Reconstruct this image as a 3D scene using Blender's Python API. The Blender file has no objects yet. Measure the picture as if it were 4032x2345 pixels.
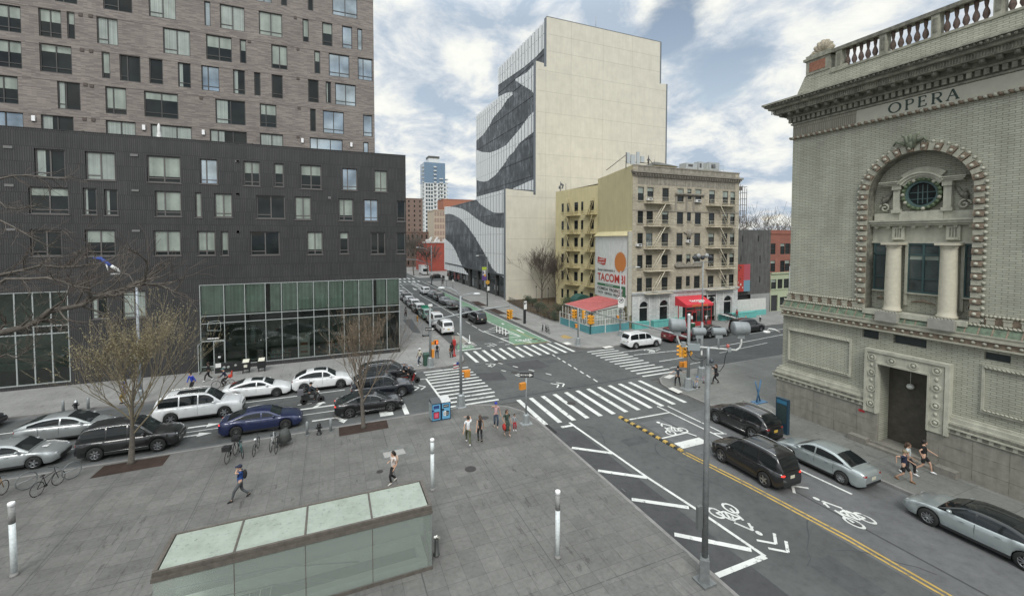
import bpy,bmesh,math,random
from math import radians,sin,cos,pi,sqrt,atan2,hypot
from mathutils import Vector,Matrix,noise
random.seed(7)
SC=bpy.context.scene
COL=SC.collection
# ---------------- camera, sky, sun, exposure ----------------
cam_d=bpy.data.cameras.new('camera')
cam=bpy.data.objects.new('camera',cam_d);COL.objects.link(cam)
cam.location=(0,0,13.0)
cam.rotation_euler=(radians(90-2.061),0,radians(-22.837))
cam_d.sensor_width=36;cam_d.lens=15.086;cam_d.shift_y=-0.0429
cam_d.clip_start=0.1;cam_d.clip_end=5000
SC.camera=cam
SC.view_settings.view_transform='Standard';SC.view_settings.look='None'
SC.view_settings.exposure=0.08;SC.view_settings.gamma=1.0
SC.cycles.max_bounces=6;SC.cycles.diffuse_bounces=3;SC.cycles.glossy_bounces=4
SC.cycles.transmission_bounces=6;SC.cycles.transparent_max_bounces=8
SC.cycles.use_denoising=True
def mk_world():
 w=bpy.data.worlds.new('World');SC.world=w;w.use_nodes=True
 nt=w.node_tree;nt.nodes.clear();N=nt.nodes.new;Lk=nt.links.new
 out=N('ShaderNodeOutputWorld');bg=N('ShaderNodeBackground');Lk(bg.outputs[0],out.inputs[0])
 sky=N('ShaderNodeTexSky');sky.sky_type='NISHITA';sky.sun_disc=False
 sky.sun_elevation=radians(44);sky.sun_rotation=radians(204);sky.air_density=1.2;sky.dust_density=0.6
 def math_(op,a,b=None,c=None,clamp=False):
  n=N('ShaderNodeMath');n.operation=op;n.use_clamp=clamp
  for i,v in enumerate((a,b,c)):
   if v is None:continue
   if isinstance(v,(int,float)):n.inputs[i].default_value=v
   else:Lk(v,n.inputs[i])
  return n.outputs[0]
 tc=N('ShaderNodeTexCoord');sp=N('ShaderNodeSeparateXYZ');Lk(tc.outputs['Generated'],sp.inputs[0])
 zz=math_('ADD',math_('MAXIMUM',sp.outputs[2],0.0),0.34)
 cx=math_('DIVIDE',sp.outputs[0],zz);cy=math_('DIVIDE',sp.outputs[1],zz)
 cb=N('ShaderNodeCombineXYZ');Lk(cx,cb.inputs[0]);Lk(cy,cb.inputs[1])
 def noise_(scale,detail,rough,off=(0,0,0),dist=0.0):
  mp=N('ShaderNodeMapping');mp.inputs['Location'].default_value=off
  Lk(cb.outputs[0],mp.inputs[0]);n=N('ShaderNodeTexNoise');Lk(mp.outputs[0],n.inputs['Vector'])
  n.inputs['Scale'].default_value=scale;n.inputs['Detail'].default_value=detail
  n.inputs['Roughness'].default_value=rough;n.inputs['Distortion'].default_value=dist
  return n.outputs['Fac']
 n1=noise_(2.3,10,0.58,(3.1,1.7,0),0.25)
 n2=noise_(4.4,10,0.62,(9.3,4.2,0),0.3)
 # a gap in the cloud deck towards the upper right, a smaller one to the left of the tall block
 def hole(D,r0,r1):
  v=N('ShaderNodeVectorMath');v.operation='DOT_PRODUCT';nv=N('ShaderNodeVectorMath');nv.operation='NORMALIZE'
  Lk(tc.outputs['Generated'],nv.inputs[0]);Lk(nv.outputs[0],v.inputs[0]);v.inputs[1].default_value=D
  mr=N('ShaderNodeMapRange');mr.interpolation_type='SMOOTHSTEP';Lk(v.outputs['Value'],mr.inputs[0])
  mr.inputs[1].default_value=cos(radians(r0));mr.inputs[2].default_value=cos(radians(r1))
  return mr.outputs[0]
 h1=hole(HOLE1,9,1.0);h2=hole(HOLE2,5,1);h3=hole(HOLE3,5,1)
 hs=math_('ADD',math_('MULTIPLY',h1,0.205),math_('ADD',math_('MULTIPLY',h2,0.12),math_('MULTIPLY',h3,0.12)))
 dens=math_('SUBTRACT',math_('ADD',n1,0.155),hs)
 mr=N('ShaderNodeMapRange');mr.interpolation_type='SMOOTHSTEP';Lk(dens,mr.inputs[0])
 mr.inputs[1].default_value=0.40;mr.inputs[2].default_value=0.56
 mask=mr.outputs[0]
 sh=N('ShaderNodeValToRGB');Lk(math_('ADD',math_('MULTIPLY',n2,0.78),math_('MULTIPLY',n1,0.28)),sh.inputs[0])
 el=sh.color_ramp.elements;el[0].position=0.44;el[0].color=(0.44,0.53,0.635,1)
 el[1].position=0.64;el[1].color=(0.94,0.945,0.885,1)
 e=el.new(0.52);e.color=(0.66,0.71,0.76,1);e=el.new(0.58);e.color=(0.85,0.87,0.84,1)
 skm=N('ShaderNodeMix');skm.data_type='RGBA';skm.blend_type='MULTIPLY';skm.inputs[0].default_value=1
 Lk(sky.outputs[0],skm.inputs[6]);skm.inputs[7].default_value=(0.185,0.150,0.122,1)
 mx=N('ShaderNodeMix');mx.data_type='RGBA';Lk(mask,mx.inputs[0]);Lk(skm.outputs[2],mx.inputs[6]);Lk(sh.outputs[0],mx.inputs[7])
 # an overcast sky is about three times as bright overhead as at the horizon
 st=N('ShaderNodeMapRange');Lk(sp.outputs[2],st.inputs[0])
 st.inputs[1].default_value=0.45;st.inputs[2].default_value=1.0;st.inputs[3].default_value=1.0;st.inputs[4].default_value=2.9
 Lk(mx.outputs[2],bg.inputs[0]);Lk(st.outputs[0],bg.inputs[1])
HOLE1=(0.676,0.628,0.385);HOLE2=(0.143,0.936,0.323);HOLE3=(0.600,0.665,0.445)
mk_world()
sd=bpy.data.lights.new('sun','SUN');sd.energy=1.75;sd.angle=radians(22);sd.color=(1.0,0.975,0.92)
sun=bpy.data.objects.new('sun',sd);COL.objects.link(sun);sun.rotation_euler=(radians(46),0,radians(-24))
sun.location=(-40,-60,80)
# ---------------- materials ----------------
MATS={}
def _new(name):
 m=bpy.data.materials.new(name);m.use_nodes=True
 return m,m.node_tree,m.node_tree.nodes['Principled BSDF']
def _mp(nt,scale=(1,1,1),rot=(0,0,0),loc=(0,0,0)):
 tc=nt.nodes.new('ShaderNodeTexCoord');mp=nt.nodes.new('ShaderNodeMapping')
 mp.inputs['Scale'].default_value=scale;mp.inputs['Rotation'].default_value=rot;mp.inputs['Location'].default_value=loc
 nt.links.new(tc.outputs['Object'],mp.inputs[0]);return mp.outputs[0]
def _noise(nt,vec,scale,detail=4,rough=0.6):
 n=nt.nodes.new('ShaderNodeTexNoise');nt.links.new(vec,n.inputs['Vector'])
 n.inputs['Scale'].default_value=scale;n.inputs['Detail'].default_value=detail;n.inputs['Roughness'].default_value=rough
 return n.outputs['Fac']
def _ramp(nt,fac,pts):
 r=nt.nodes.new('ShaderNodeValToRGB');nt.links.new(fac,r.inputs[0]);el=r.color_ramp.elements
 while len(el)<len(pts):el.new(0.5)
 for e,(p,c)in zip(el,pts):
  e.position=p;e.color=(*c,1)if len(c)==3 else c
 return r.outputs[0]
def _mul(nt,a,b,fac=1.0,mode='MULTIPLY'):
 m=nt.nodes.new('ShaderNodeMix');m.data_type='RGBA';m.blend_type=mode;m.inputs[0].default_value=fac
 for i,v in((6,a),(7,b)):
  if isinstance(v,tuple):m.inputs[i].default_value=(*v,1)
  else:nt.links.new(v,m.inputs[i])
 return m.outputs[2]
def _bump(nt,h,bs,strength,dist=0.02):
 b=nt.nodes.new('ShaderNodeBump');b.inputs['Strength'].default_value=strength;b.inputs['Distance'].default_value=dist
 nt.links.new(h,b.inputs['Height']);nt.links.new(b.outputs[0],bs.inputs['Normal'])
def M(name,col,rough=0.6,metal=0.0,var=0.0,vs=3.0,bump=0.0,emit=0.0,coat=0.0,spec=0.5,streak=0.0):
 if name in MATS:return MATS[name]
 m,nt,bs=_new(name)
 bs.inputs['Roughness'].default_value=rough;bs.inputs['Metallic'].default_value=metal
 bs.inputs['Specular IOR Level'].default_value=spec
 bs.inputs['Base Color'].default_value=(*col,1)
 if coat:bs.inputs['Coat Weight'].default_value=coat;bs.inputs['Coat Roughness'].default_value=0.04
 if emit:
  bs.inputs['Emission Color'].default_value=(*col,1);bs.inputs['Emission Strength'].default_value=emit
 if var or bump or streak:
  v=_mp(nt);n=_noise(nt,v,vs,6,0.65)
  c=col
  if var:c=_mul(nt,c,_ramp(nt,n,[(0.3,(1-var,)*3),(0.7,(1+var,)*3)]))
  if streak:
   n2=_noise(nt,_mp(nt,(1.3,1.3,0.12)),2.0,5,0.6)
   c=_mul(nt,c,_ramp(nt,n2,[(0.35,(1-streak,)*3),(0.62,(1,1,1))]))
  if not isinstance(c,tuple):nt.links.new(c,bs.inputs['Base Color'])
  if bump:_bump(nt,n,bs,bump,0.02)
 MATS[name]=m;return m
def M_brick(name,c1,c2,mortar,bw,bh,axes='XZ',rough=0.85,ms=0.012,var=0.15,bump=0.3,rot=0.0,off=0.5,vs=0.6,streak=0.0):
 if name in MATS:return MATS[name]
 m,nt,bs=_new(name);bs.inputs['Roughness'].default_value=rough
 tc=nt.nodes.new('ShaderNodeTexCoord');sp=nt.nodes.new('ShaderNodeSeparateXYZ');nt.links.new(tc.outputs['Object'],sp.inputs[0])
 cb=nt.nodes.new('ShaderNodeCombineXYZ')
 for i,a in enumerate(axes):nt.links.new(sp.outputs['XYZ'.index(a)],cb.inputs[i])
 mp=nt.nodes.new('ShaderNodeMapping');mp.inputs['Rotation'].default_value=(0,0,rot);nt.links.new(cb.outputs[0],mp.inputs[0])
 b=nt.nodes.new('ShaderNodeTexBrick');nt.links.new(mp.outputs[0],b.inputs['Vector'])
 b.inputs['Color1'].default_value=(*c1,1);b.inputs['Color2'].default_value=(*c2,1);b.inputs['Mortar'].default_value=(*mortar,1)
 b.inputs['Scale'].default_value=1.0;b.inputs['Brick Width'].default_value=bw;b.inputs['Row Height'].default_value=bh
 b.inputs['Mortar Size'].default_value=ms;b.inputs['Mortar Smooth'].default_value=0.1;b.inputs['Bias'].default_value=0.0;b.offset=off
 n=_noise(nt,_mp(nt),vs,6,0.65)
 c=_mul(nt,b.outputs[0],_ramp(nt,n,[(0.3,(1-var,)*3),(0.7,(1+var,)*3)]))
 if streak:
  n2=_noise(nt,_mp(nt,(1.3,1.3,0.10)),1.2,5,0.6)
  c=_mul(nt,c,_ramp(nt,n2,[(0.35,(1-streak,)*3),(0.62,(1,1,1))]))
 nt.links.new(c,bs.inputs['Base Color'])
 if bump:
  inv=nt.nodes.new('ShaderNodeMath');inv.operation='SUBTRACT';inv.inputs[0].default_value=1.0
  nt.links.new(b.outputs['Fac'],inv.inputs[1]);_bump(nt,inv.outputs[0],bs,bump,0.01)
 MATS[name]=m;return m
def M_glass(name,tint=(0.02,0.025,0.025),rough=0.06,spec=0.6,wav=0.0):
 if name in MATS:return MATS[name]
 m,nt,bs=_new(name);bs.inputs['Base Color'].default_value=(*tint,1);bs.inputs['Roughness'].default_value=rough
 bs.inputs['Specular IOR Level'].default_value=spec
 n=_noise(nt,_mp(nt),0.5,3,0.5)
 c=_mul(nt,tint,_ramp(nt,n,[(0.3,(0.6,0.6,0.6)),(0.7,(1.5,1.5,1.5))]));nt.links.new(c,bs.inputs['Base Color'])
 if wav:_bump(nt,n,bs,wav,0.2)
 MATS[name]=m;return m
def M_ground(name,col,rough=0.9,amp=0.25,fine=60,big=0.35,patch=0.0,blot=None):
 if name in MATS:return MATS[name]
 m,nt,bs=_new(name);bs.inputs['Roughness'].default_value=rough;bs.inputs['Specular IOR Level'].default_value=0.25
 v=_mp(nt)
 a=_noise(nt,v,big,8,0.6);b=_noise(nt,v,fine,3,0.7);d=_noise(nt,v,2.2,6,0.7)
 c=_mul(nt,col,_ramp(nt,a,[(0.3,(1-amp,)*3),(0.7,(1+amp,)*3)]))
 c=_mul(nt,c,_ramp(nt,b,[(0.25,(0.75,)*3),(0.75,(1.25,)*3)]))
 c=_mul(nt,c,_ramp(nt,d,[(0.32,(0.82,)*3),(0.5,(1,)*3),(0.72,(1.12,)*3)]))
 if blot:
  e=_noise(nt,_mp(nt,(1,0.45,1)),1.1,9,0.75)
  c=_mul(nt,c,_ramp(nt,e,[(0.30,(blot,)*3),(0.40,(1,)*3)]))
 nt.links.new(c,bs.inputs['Base Color']);_bump(nt,b,bs,0.25,0.01)
 MATS[name]=m;return m
def M_paint_worn(name,col,lo=.36,hi=.50,under=(.10,.104,.102)):
 m,nt,bs=_new(name);bs.inputs['Roughness'].default_value=.85;bs.inputs['Specular IOR Level'].default_value=.2
 v=_mp(nt);a=_noise(nt,v,2.6,10,.78);b=_noise(nt,v,.5,4,.6);c=_mul(nt,col,_ramp(nt,b,[(.3,(.78,)*3),(.7,(1.08,)*3)]))
 mm=nt.nodes.new('ShaderNodeMix');mm.data_type='RGBA';nt.links.new(_ramp(nt,a,[(lo,(0,)*3),(hi,(1,)*3)]),mm.inputs[0]);mm.inputs[6].default_value=(*under,1);nt.links.new(c,mm.inputs[7]);nt.links.new(mm.outputs[2],bs.inputs['Base Color']);MATS[name]=m;return m
def M_pave(name,c1,c2,mortar,bw,bh,off,blot=0.62,amp=0.2,ms=0.012):
 m,nt,bs=_new(name);bs.inputs['Roughness'].default_value=0.88;bs.inputs['Specular IOR Level'].default_value=0.25
 v=_mp(nt);b=nt.nodes.new('ShaderNodeTexBrick');nt.links.new(v,b.inputs['Vector'])
 b.inputs['Color1'].default_value=(*c1,1);b.inputs['Color2'].default_value=(*c2,1);b.inputs['Mortar'].default_value=(*mortar,1)
 b.inputs['Scale'].default_value=1;b.inputs['Brick Width'].default_value=bw;b.inputs['Row Height'].default_value=bh
 b.inputs['Mortar Size'].default_value=ms;b.inputs['Mortar Smooth'].default_value=0.2;b.offset=off
 n=_noise(nt,v,0.45,8,0.65);d=_noise(nt,v,6.0,6,0.75);f=_noise(nt,v,70,2,0.6)
 c=_mul(nt,b.outputs[0],_ramp(nt,n,[(0.3,(1-amp,)*3),(0.7,(1+amp,)*3)]))
 c=_mul(nt,c,_ramp(nt,d,[(0.30,(0.80,)*3),(0.48,(1,)*3),(0.7,(1.14,)*3)]))
 c=_mul(nt,c,_ramp(nt,f,[(0.3,(0.85,)*3),(0.7,(1.15,)*3)]))
 # wear and spilt-water marks gathered near the street side of the plaza
 e=_noise(nt,_mp(nt,(2.4,0.6,1),(0,0,0.35)),1.5,8,0.7);g=_noise(nt,v,0.16,2,0.5)
 r1=_ramp(nt,e,[(0.34,(blot,)*3),(0.43,(1,)*3)]);r2=_ramp(nt,g,[(0.42,(0,)*3),(0.58,(1,)*3)])
 mm=nt.nodes.new('ShaderNodeMix');mm.data_type='RGBA';nt.links.new(r2,mm.inputs[0]);mm.inputs[6].default_value=(1,1,1,1);nt.links.new(r1,mm.inputs[7])
 c=_mul(nt,c,mm.outputs[2])
 nt.links.new(c,bs.inputs['Base Color']);_bump(nt,d,bs,0.15,0.01);MATS[name]=m;return m
# ---------------- mesh helpers ----------------
class MB:
 def __init__(s):s.v=[];s.f=[];s.m=[];s.sm=[]
 def add(s,vs,fs,mi=0,smooth=False):
  o=len(s.v);s.v+=[tuple(p)for p in vs]
  for f in fs:s.f.append([o+i for i in f]);s.m.append(mi);s.sm.append(smooth)
  return s
 def box(s,a,b,mi=0):
  x0,y0,z0=a;x1,y1,z1=b
  if x0>x1:x0,x1=x1,x0
  if y0>y1:y0,y1=y1,y0
  if z0>z1:z0,z1=z1,z0
  return s.add([(x0,y0,z0),(x1,y0,z0),(x1,y1,z0),(x0,y1,z0),(x0,y0,z1),(x1,y0,z1),(x1,y1,z1),(x0,y1,z1)],
              [(0,3,2,1),(4,5,6,7),(0,1,5,4),(1,2,6,5),(2,3,7,6),(3,0,4,7)],mi)
 def prism(s,poly,z0,z1,mi=0,cap=True):
  n=len(poly);A=sum(poly[i][0]*poly[(i+1)%n][1]-poly[(i+1)%n][0]*poly[i][1]for i in range(n))
  if A<0:poly=poly[::-1]
  vs=[(x,y,z0)for x,y in poly]+[(x,y,z1)for x,y in poly]
  fs=[(i,(i+1)%n,n+(i+1)%n,n+i)for i in range(n)]
  if cap:fs+=[tuple(range(n,2*n)),tuple(range(n-1,-1,-1))]
  return s.add(vs,fs,mi)
 def extr(s,pts,off,mi=0):  # planar polygon of 3-D points extruded by vector off
  n=len(pts);q=[Vector(p)for p in pts];o=Vector(off)
  nr=Vector((0,0,0))
  for i in range(n):nr+=q[i].cross(q[(i+1)%n])
  if nr.dot(o)<0:q=q[::-1]
  vs=q+[p+o for p in q]
  fs=[(i,(i+1)%n,n+(i+1)%n,n+i)for i in range(n)]+[tuple(range(n,2*n)),tuple(range(n-1,-1,-1))]
  return s.add(vs,fs,mi)
 def quad(s,a,b,c,d,mi=0):return s.add([a,b,c,d],[(0,1,2,3)],mi)
 def poly(s,pts,mi=0):return s.add(pts,[tuple(range(len(pts)))],mi)
 def tube(s,pts,rad,n=8,mi=0,cap=True,smooth=True):
  P=[Vector(p)for p in pts]
  if isinstance(rad,(int,float)):rad=[rad]*len(P)
  vs=[];fs=[];ref=None
  for i,p in enumerate(P):
   t=(P[min(i+1,len(P)-1)]-P[max(i-1,0)])
   if t.length<1e-9:t=Vector((0,0,1))
   t.normalize()
   if ref is None or abs(ref.dot(t))>0.95:ref=Vector((1,0,0))if abs(t.x)<0.8 else Vector((0,1,0))
   u=(ref-t*ref.dot(t)).normalized();w=t.cross(u);ref=u
   for k in range(n):
    a=2*pi*k/n;vs.append(p+(u*cos(a)+w*sin(a))*rad[i])
  for i in range(len(P)-1):
   for k in range(n):
    fs.append((i*n+k,i*n+(k+1)%n,(i+1)*n+(k+1)%n,(i+1)*n+k))
  s.add(vs,fs,mi,smooth)
  if cap:
   o=len(s.v)-len(vs);L=(len(P)-1)*n
   s.f.append([o+k for k in range(n-1,-1,-1)]);s.m.append(mi);s.sm.append(False)
   s.f.append([o+L+k for k in range(n)]);s.m.append(mi);s.sm.append(False)
  return s
 def lathe(s,prof,c=(0,0,0),n=16,axis='Z',mi=0,smooth=True,cap=True):
  vs=[];fs=[]
  for r,h in prof:
   for k in range(n):
    a=2*pi*k/n;x,y=r*cos(a),r*sin(a)
    v=(x,y,h)if axis=='Z' else((x,h,y)if axis=='Y' else(h,x,y))
    vs.append((v[0]+c[0],v[1]+c[1],v[2]+c[2]))
  m=len(prof)
  for i in range(m-1):
   for k in range(n):
    f=(i*n+k,i*n+(k+1)%n,(i+1)*n+(k+1)%n,(i+1)*n+k)
    fs.append(f if axis!='Y' else f[::-1])
  if cap:fs.append(tuple(range(n))[::-1]);fs.append(tuple(range((m-1)*n,m*n)))
  return s.add(vs,fs,mi,smooth)
 def ball(s,c,r,mi=0,nu=10,nv=7,sq=(1,1,1)):
  pr=[(max(1e-4,sin(pi*j/nv)),-cos(pi*j/nv))for j in range(nv+1)]
  vs=[];fs=[]
  for a,h in pr:
   for k in range(nu):
    t=2*pi*k/nu;vs.append((c[0]+r*sq[0]*a*cos(t),c[1]+r*sq[1]*a*sin(t),c[2]+r*sq[2]*h))
  for j in range(nv):
   for k in range(nu):fs.append((j*nu+k,j*nu+(k+1)%nu,(j+1)*nu+(k+1)%nu,(j+1)*nu+k))
  return s.add(vs,fs,mi,True)
 def build(s,name,mats,parent=None,world=True,loc=None):
  me=bpy.data.meshes.new(name);me.from_pydata(s.v,[],s.f)
  for m in(mats if isinstance(mats,(list,tuple))else[mats]):me.materials.append(m)
  me.polygons.foreach_set('material_index',s.m);me.polygons.foreach_set('use_smooth',s.sm);me.update()
  o=bpy.data.objects.new(name,me);COL.objects.link(o)
  if parent is not None:
   o.parent=parent
   if world:
    q=parent;L=Vector((0,0,0))
    while q is not None:L+=q.location;q=q.parent
    o.location=-L
  if loc is not None:o.location=loc
  return o
def tag(o,label=None,cat=None,group=None,kind=None):
 if label:o['label']=label
 if cat:o['category']=cat
 if group:o['group']=group
 if kind:o['kind']=kind
 return o
def thing(name,label,cat,loc=(0,0,0),rz=0.0,group=None):
 o=bpy.data.objects.new(name,None);COL.objects.link(o);o.location=loc;o.rotation_euler=(0,0,rz);o.empty_display_size=0.3
 return tag(o,label,cat,group)
def struct(name,mb,m):return tag(mb.build(name,m),kind='structure')
CH={}
def dup(root,loc=None,rz=None,label=None,group=None,cat=None,scale=None,swap=None):
 def cp(o,par):
  c=o.copy();COL.objects.link(c);c.parent=par
  if swap and o.data and o.data.materials and any(m.name in swap for m in o.data.materials if m):
   c.data=o.data.copy()
   for i,m in enumerate(c.data.materials):
    if m and m.name in swap:c.data.materials[i]=swap[m.name]
  for k in[x for x in o.children]:cp(k,c)
  return c
 r=cp(root,None)
 if loc is not None:r.location=loc
 if rz is not None:r.rotation_euler=(0,0,rz)
 if scale is not None:r.scale=scale if isinstance(scale,tuple)else(scale,)*3
 return tag(r,label,cat,group)
def text_mesh(txt,size,ext=0.01,font_scale_x=1.0,spacing=1.0,shear=0.0,bold=0.0):
 c=bpy.data.curves.new('lettering','FONT');c.body=txt;c.size=size;c.extrude=ext;c.align_x='LEFT';c.offset=bold
 c.space_character=spacing;c.shear=shear;c.resolution_u=3
 o=bpy.data.objects.new('lettering',c);COL.objects.link(o)
 dg=bpy.context.evaluated_depsgraph_get();me=bpy.data.meshes.new_from_object(o.evaluated_get(dg))
 bpy.data.objects.remove(o)
 if font_scale_x!=1.0:
  for v in me.vertices:v.co.x*=font_scale_x
 return me
def lettering(txt,size,m,origin,ux,uy,parent=None,name='lettering',width=None,**k):
 """text laid with its baseline start at origin, running along ux, up along uy"""
 me=text_mesh(txt,size,**k);me.name=name
 ux=Vector(ux).normalized();uy=Vector(uy).normalized();n=ux.cross(uy)
 xs=[v.co.x for v in me.vertices];x0=min(xs);sx=1.0 if not width else width/(max(xs)-x0)
 O=Vector(origin)
 for v in me.vertices:v.co=O+ux*((v.co.x-x0)*sx)+uy*v.co.y+n*v.co.z
 me.materials.clear();me.materials.append(m)
 o=bpy.data.objects.new(name,me);COL.objects.link(o)
 if parent is not None:
  o.parent=parent;q=parent;L=Vector((0,0,0))
  while q is not None:L+=q.location;q=q.parent
  o.location=-L
 return o
def arc(cx,cy,r,a0,a1,n=10):return[(cx+r*cos(radians(a0+(a1-a0)*i/n)),cy+r*sin(radians(a0+(a1-a0)*i/n)))for i in range(n+1)]
# ---------------- ground, roads, pavements ----------------
ASPH=M_ground('asphalt',(0.092,0.096,0.094),0.88,0.20,90,0.22,blot=.82)
ASPH2=M_ground('asphalt_patch',(0.066,0.067,0.069),0.9,0.12,90,0.5)
ASPH3=M_ground('asphalt_pale',(0.125,0.127,0.128),0.9,0.12,90,0.5)
CONC=M_pave('pavement_concrete',(0.255,0.252,0.240),(0.228,0.225,0.215),(0.13,0.13,0.125),1.52,1.52,0.0,0.7,0.14)
PAVE=M_pave('plaza_pavers',(0.153,0.151,0.141),(0.128,0.127,0.119),(0.082,0.081,0.077),0.76,0.76,0.0,0.6,0.17,0.008)
KERB=M('kerb_stone',(0.21,0.205,0.195),0.85,var=0.25,vs=1.5)
WHITE=M_paint_worn('road_paint_white',(0.66,0.67,0.64),.36,.45)
YEL=M_paint_worn('road_paint_yellow',(0.52,0.355,0.10),.36,.48)
BLK=M('rubber_black',(0.02,0.02,0.02),0.7)
GREEN=M_paint_worn('road_paint_green',(0.165,0.275,0.185),.36,.52,(.13,.165,.135))
SOIL=M_ground('mulch',(0.045,0.030,0.024),0.95,0.3,25,1.0)
struct('ground',MB().poly([(-3000,-600,-0.03),(3000,-600,-0.03),(3000,5000,-0.03),(-3000,5000,-0.03)]),M_ground('far_ground',(0.10,0.10,0.095),0.95,0.3,1.0,0.02))
rd=MB();rd.poly([(-120,31,0),(13.6,31,0),(13.6,-60,0),(26.9,-60,0),(26.9,31,0),(140,31.9,0),(140,44.2,0),(58,43.8,0),(26,42.6,0),(26.1,260,0),(13,260,0),(13,42.2,0),(-120,42.2,0)])
rd.poly([(-60,128.6,0.001),(13,128.6,0.001),(13,140.5,0.001),(-60,140.5,0.001)]);rd.poly([(26.1,128.6,0.001),(120,128.6,0.001),(120,140.5,0.001),(26.1,140.5,0.001)])
struct('road',rd,ASPH)
def pavement(name,poly,m,kerbs):
 k=MB().prism(poly,-0.02,0.13);o=struct(name,k,m)
 kb=MB()
 for run in kerbs:
  for i in range(len(run)-1):
   a=Vector((*run[i],0));b=Vector((*run[i+1],0));d=(b-a).normalized();n=Vector((-d.y,d.x,0))*0.17;a-=n*.05;b-=n*.05
   kb.add([a+Vector((0,0,-0.01)),b+Vector((0,0,-0.01)),b+n+Vector((0,0,-0.01)),a+n+Vector((0,0,-0.01)),a+Vector((0,0,0.136)),b+Vector((0,0,0.136)),b+n+Vector((0,0,0.136)),a+n+Vector((0,0,0.136))],
                   [(4,5,6,7),(0,1,5,4),(2,3,7,6),(1,2,6,5),(3,0,4,7)])
 struct('kerb',kb,KERB)
 return o
plc=[(8.0,31.35),(9.75,31.6),(11.2,31.0),(12.4,30.1),(13.05,28.9),(13.35,27.2),(13.4,25.5)]
pavement('plaza_pavement',[(-120,31.35)]+plc+[(13.35,-60),(-120,-60)],PAVE,[(([(-120,31.35)]+plc+[(13.35,-60)])[::-1])])
nw=[(-120,42.15),(10.6,42.15),(11.9,42.5),(12.8,43.5),(13.2,45.2),(13.2,128.6)]
pavement('pavement',nw+[(-120,128.6)],CONC,[nw])
ne=[(26.0,128.6),(26.0,46.6),(26.2,44.9),(26.8,43.5),(28.0,42.6),(31,42.3),(58,43.6),(140,44.1)]
pavement('pavement',ne+[(140,128.6)],CONC,[ne])
se=[(140,31.95),(46,31.85),(31.0,31.7),(29.0,31.5),(27.7,30.8),(26.85,29.6),(26.6,28.3),(26.85,26.6),(26.85,-60)]
pavement('pavement',se+[(140,-60)],M_pave('pavement_concrete_grey',(0.175,0.178,0.165),(0.16,0.162,0.15),(0.10,0.10,0.095),1.8,1.8,0.0,0.6,0.16),[se])
pavement('pavement',[(-60,140.5),(13.2,140.5),(13.2,330),(-60,330)],CONC,[[(-60,140.5),(13.2,140.5),(13.2,330)]])
pavement('pavement',[(26,140.5),(26,330),(120,330),(120,140.5)],CONC,[[(26,330),(26,140.5),(120,140.5)]])
# darker asphalt where the road has been patched, paler strips along the gutters
pt=MB();pt.poly([(*p,0.005)for p in[(16.47,41.1),(20.27,41.11),(20.39,38.34),(16.89,38.12)]])
pt.poly([(*p,0.005)for p in[(13.5,26.0),(15.2,24.5),(15.2,6),(13.4,6)]])
pt.poly([(*p,0.005)for p in[(9.2,37.4),(14.8,36.2),(15.0,38.6),(10.2,39.6)]])
struct('road_patch',pt,ASPH2)
sl=MB()
for a,b,w in[((13.4,41.6),(26.3,41.9),.10),((12.0,31.9),(26.6,32.2),.12),((15.2,41.0),(19.0,32.0),.07),((26.3,42.0),(45,33.0),.06),((-20,36.4),(8,36.2),.05),((21.8,24),(21.9,3),.05)]:
 d=Vector((b[0]-a[0],b[1]-a[1],0));n=Vector((-d.y,d.x,0)).normalized()*w;A=Vector((*a,0.006));B=Vector((*b,0.006));sl.quad(A-n,B-n,B+n,A+n)
rr=random.Random(12)
for i in range(34):
 x,y=(rr.uniform(-18,12),rr.uniform(32,41.5))if i<10 else((rr.uniform(14,26),rr.uniform(6,45))if i<26 else(rr.uniform(27,48),rr.uniform(33,42)));a=rr.choice((0,pi/2))+rr.gauss(0,.25);p=(x,y)
 for k in range(rr.randint(3,8)):
  a+=rr.gauss(0,.3);q=(p[0]+cos(a)*.55,p[1]+sin(a)*.55);d=Vector((q[0]-p[0],q[1]-p[1],0));n=Vector((-d.y,d.x,0)).normalized()*rr.uniform(.012,.03);A=Vector((*p,.0065));B=Vector((*q,.0065));sl.quad(A-n,B-n,B+n,A+n);p=q
struct('road_seam',sl,ASPH2)
ut=MB()
for x,y,w,h in((17.0,21.5,1.6,.9),(22.6,17.2,.9,2.4),(-5.5,35.9,2.2,.8),(20.6,39.4,1.4,1.1),(30.2,34.6,2.6,.8),(16.6,45.5,.9,1.4),(23.8,28.6,1.2,.8),(-14,40.2,2.6,.9),(17.4,8.8,1.3,2.0),(38,36.4,1.6,1.0)):ut.poly([(x,y,.0058),(x+w,y,.0058),(x+w,y+h,.0058),(x,y+h,.0058)])
struct('utility_patch',ut,M_ground('asphalt_patch_mid',(.078,.08,.08),.9,.18,90,.8))
gt=MB();gt.poly([(*p,0.004)for p in[(-60,31.4),(8,31.4),(8,31.9),(-60,31.9)]]);gt.poly([(*p,0.004)for p in[(-60,41.6),(10,41.6),(10,42.1),(-60,42.1)]])
gt.poly([(*p,0.003)for p in[(19.9,24),(26.8,24),(26.8,-20),(20.7,-20)]])
struct('road_gutter',gt,ASPH3)
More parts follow.
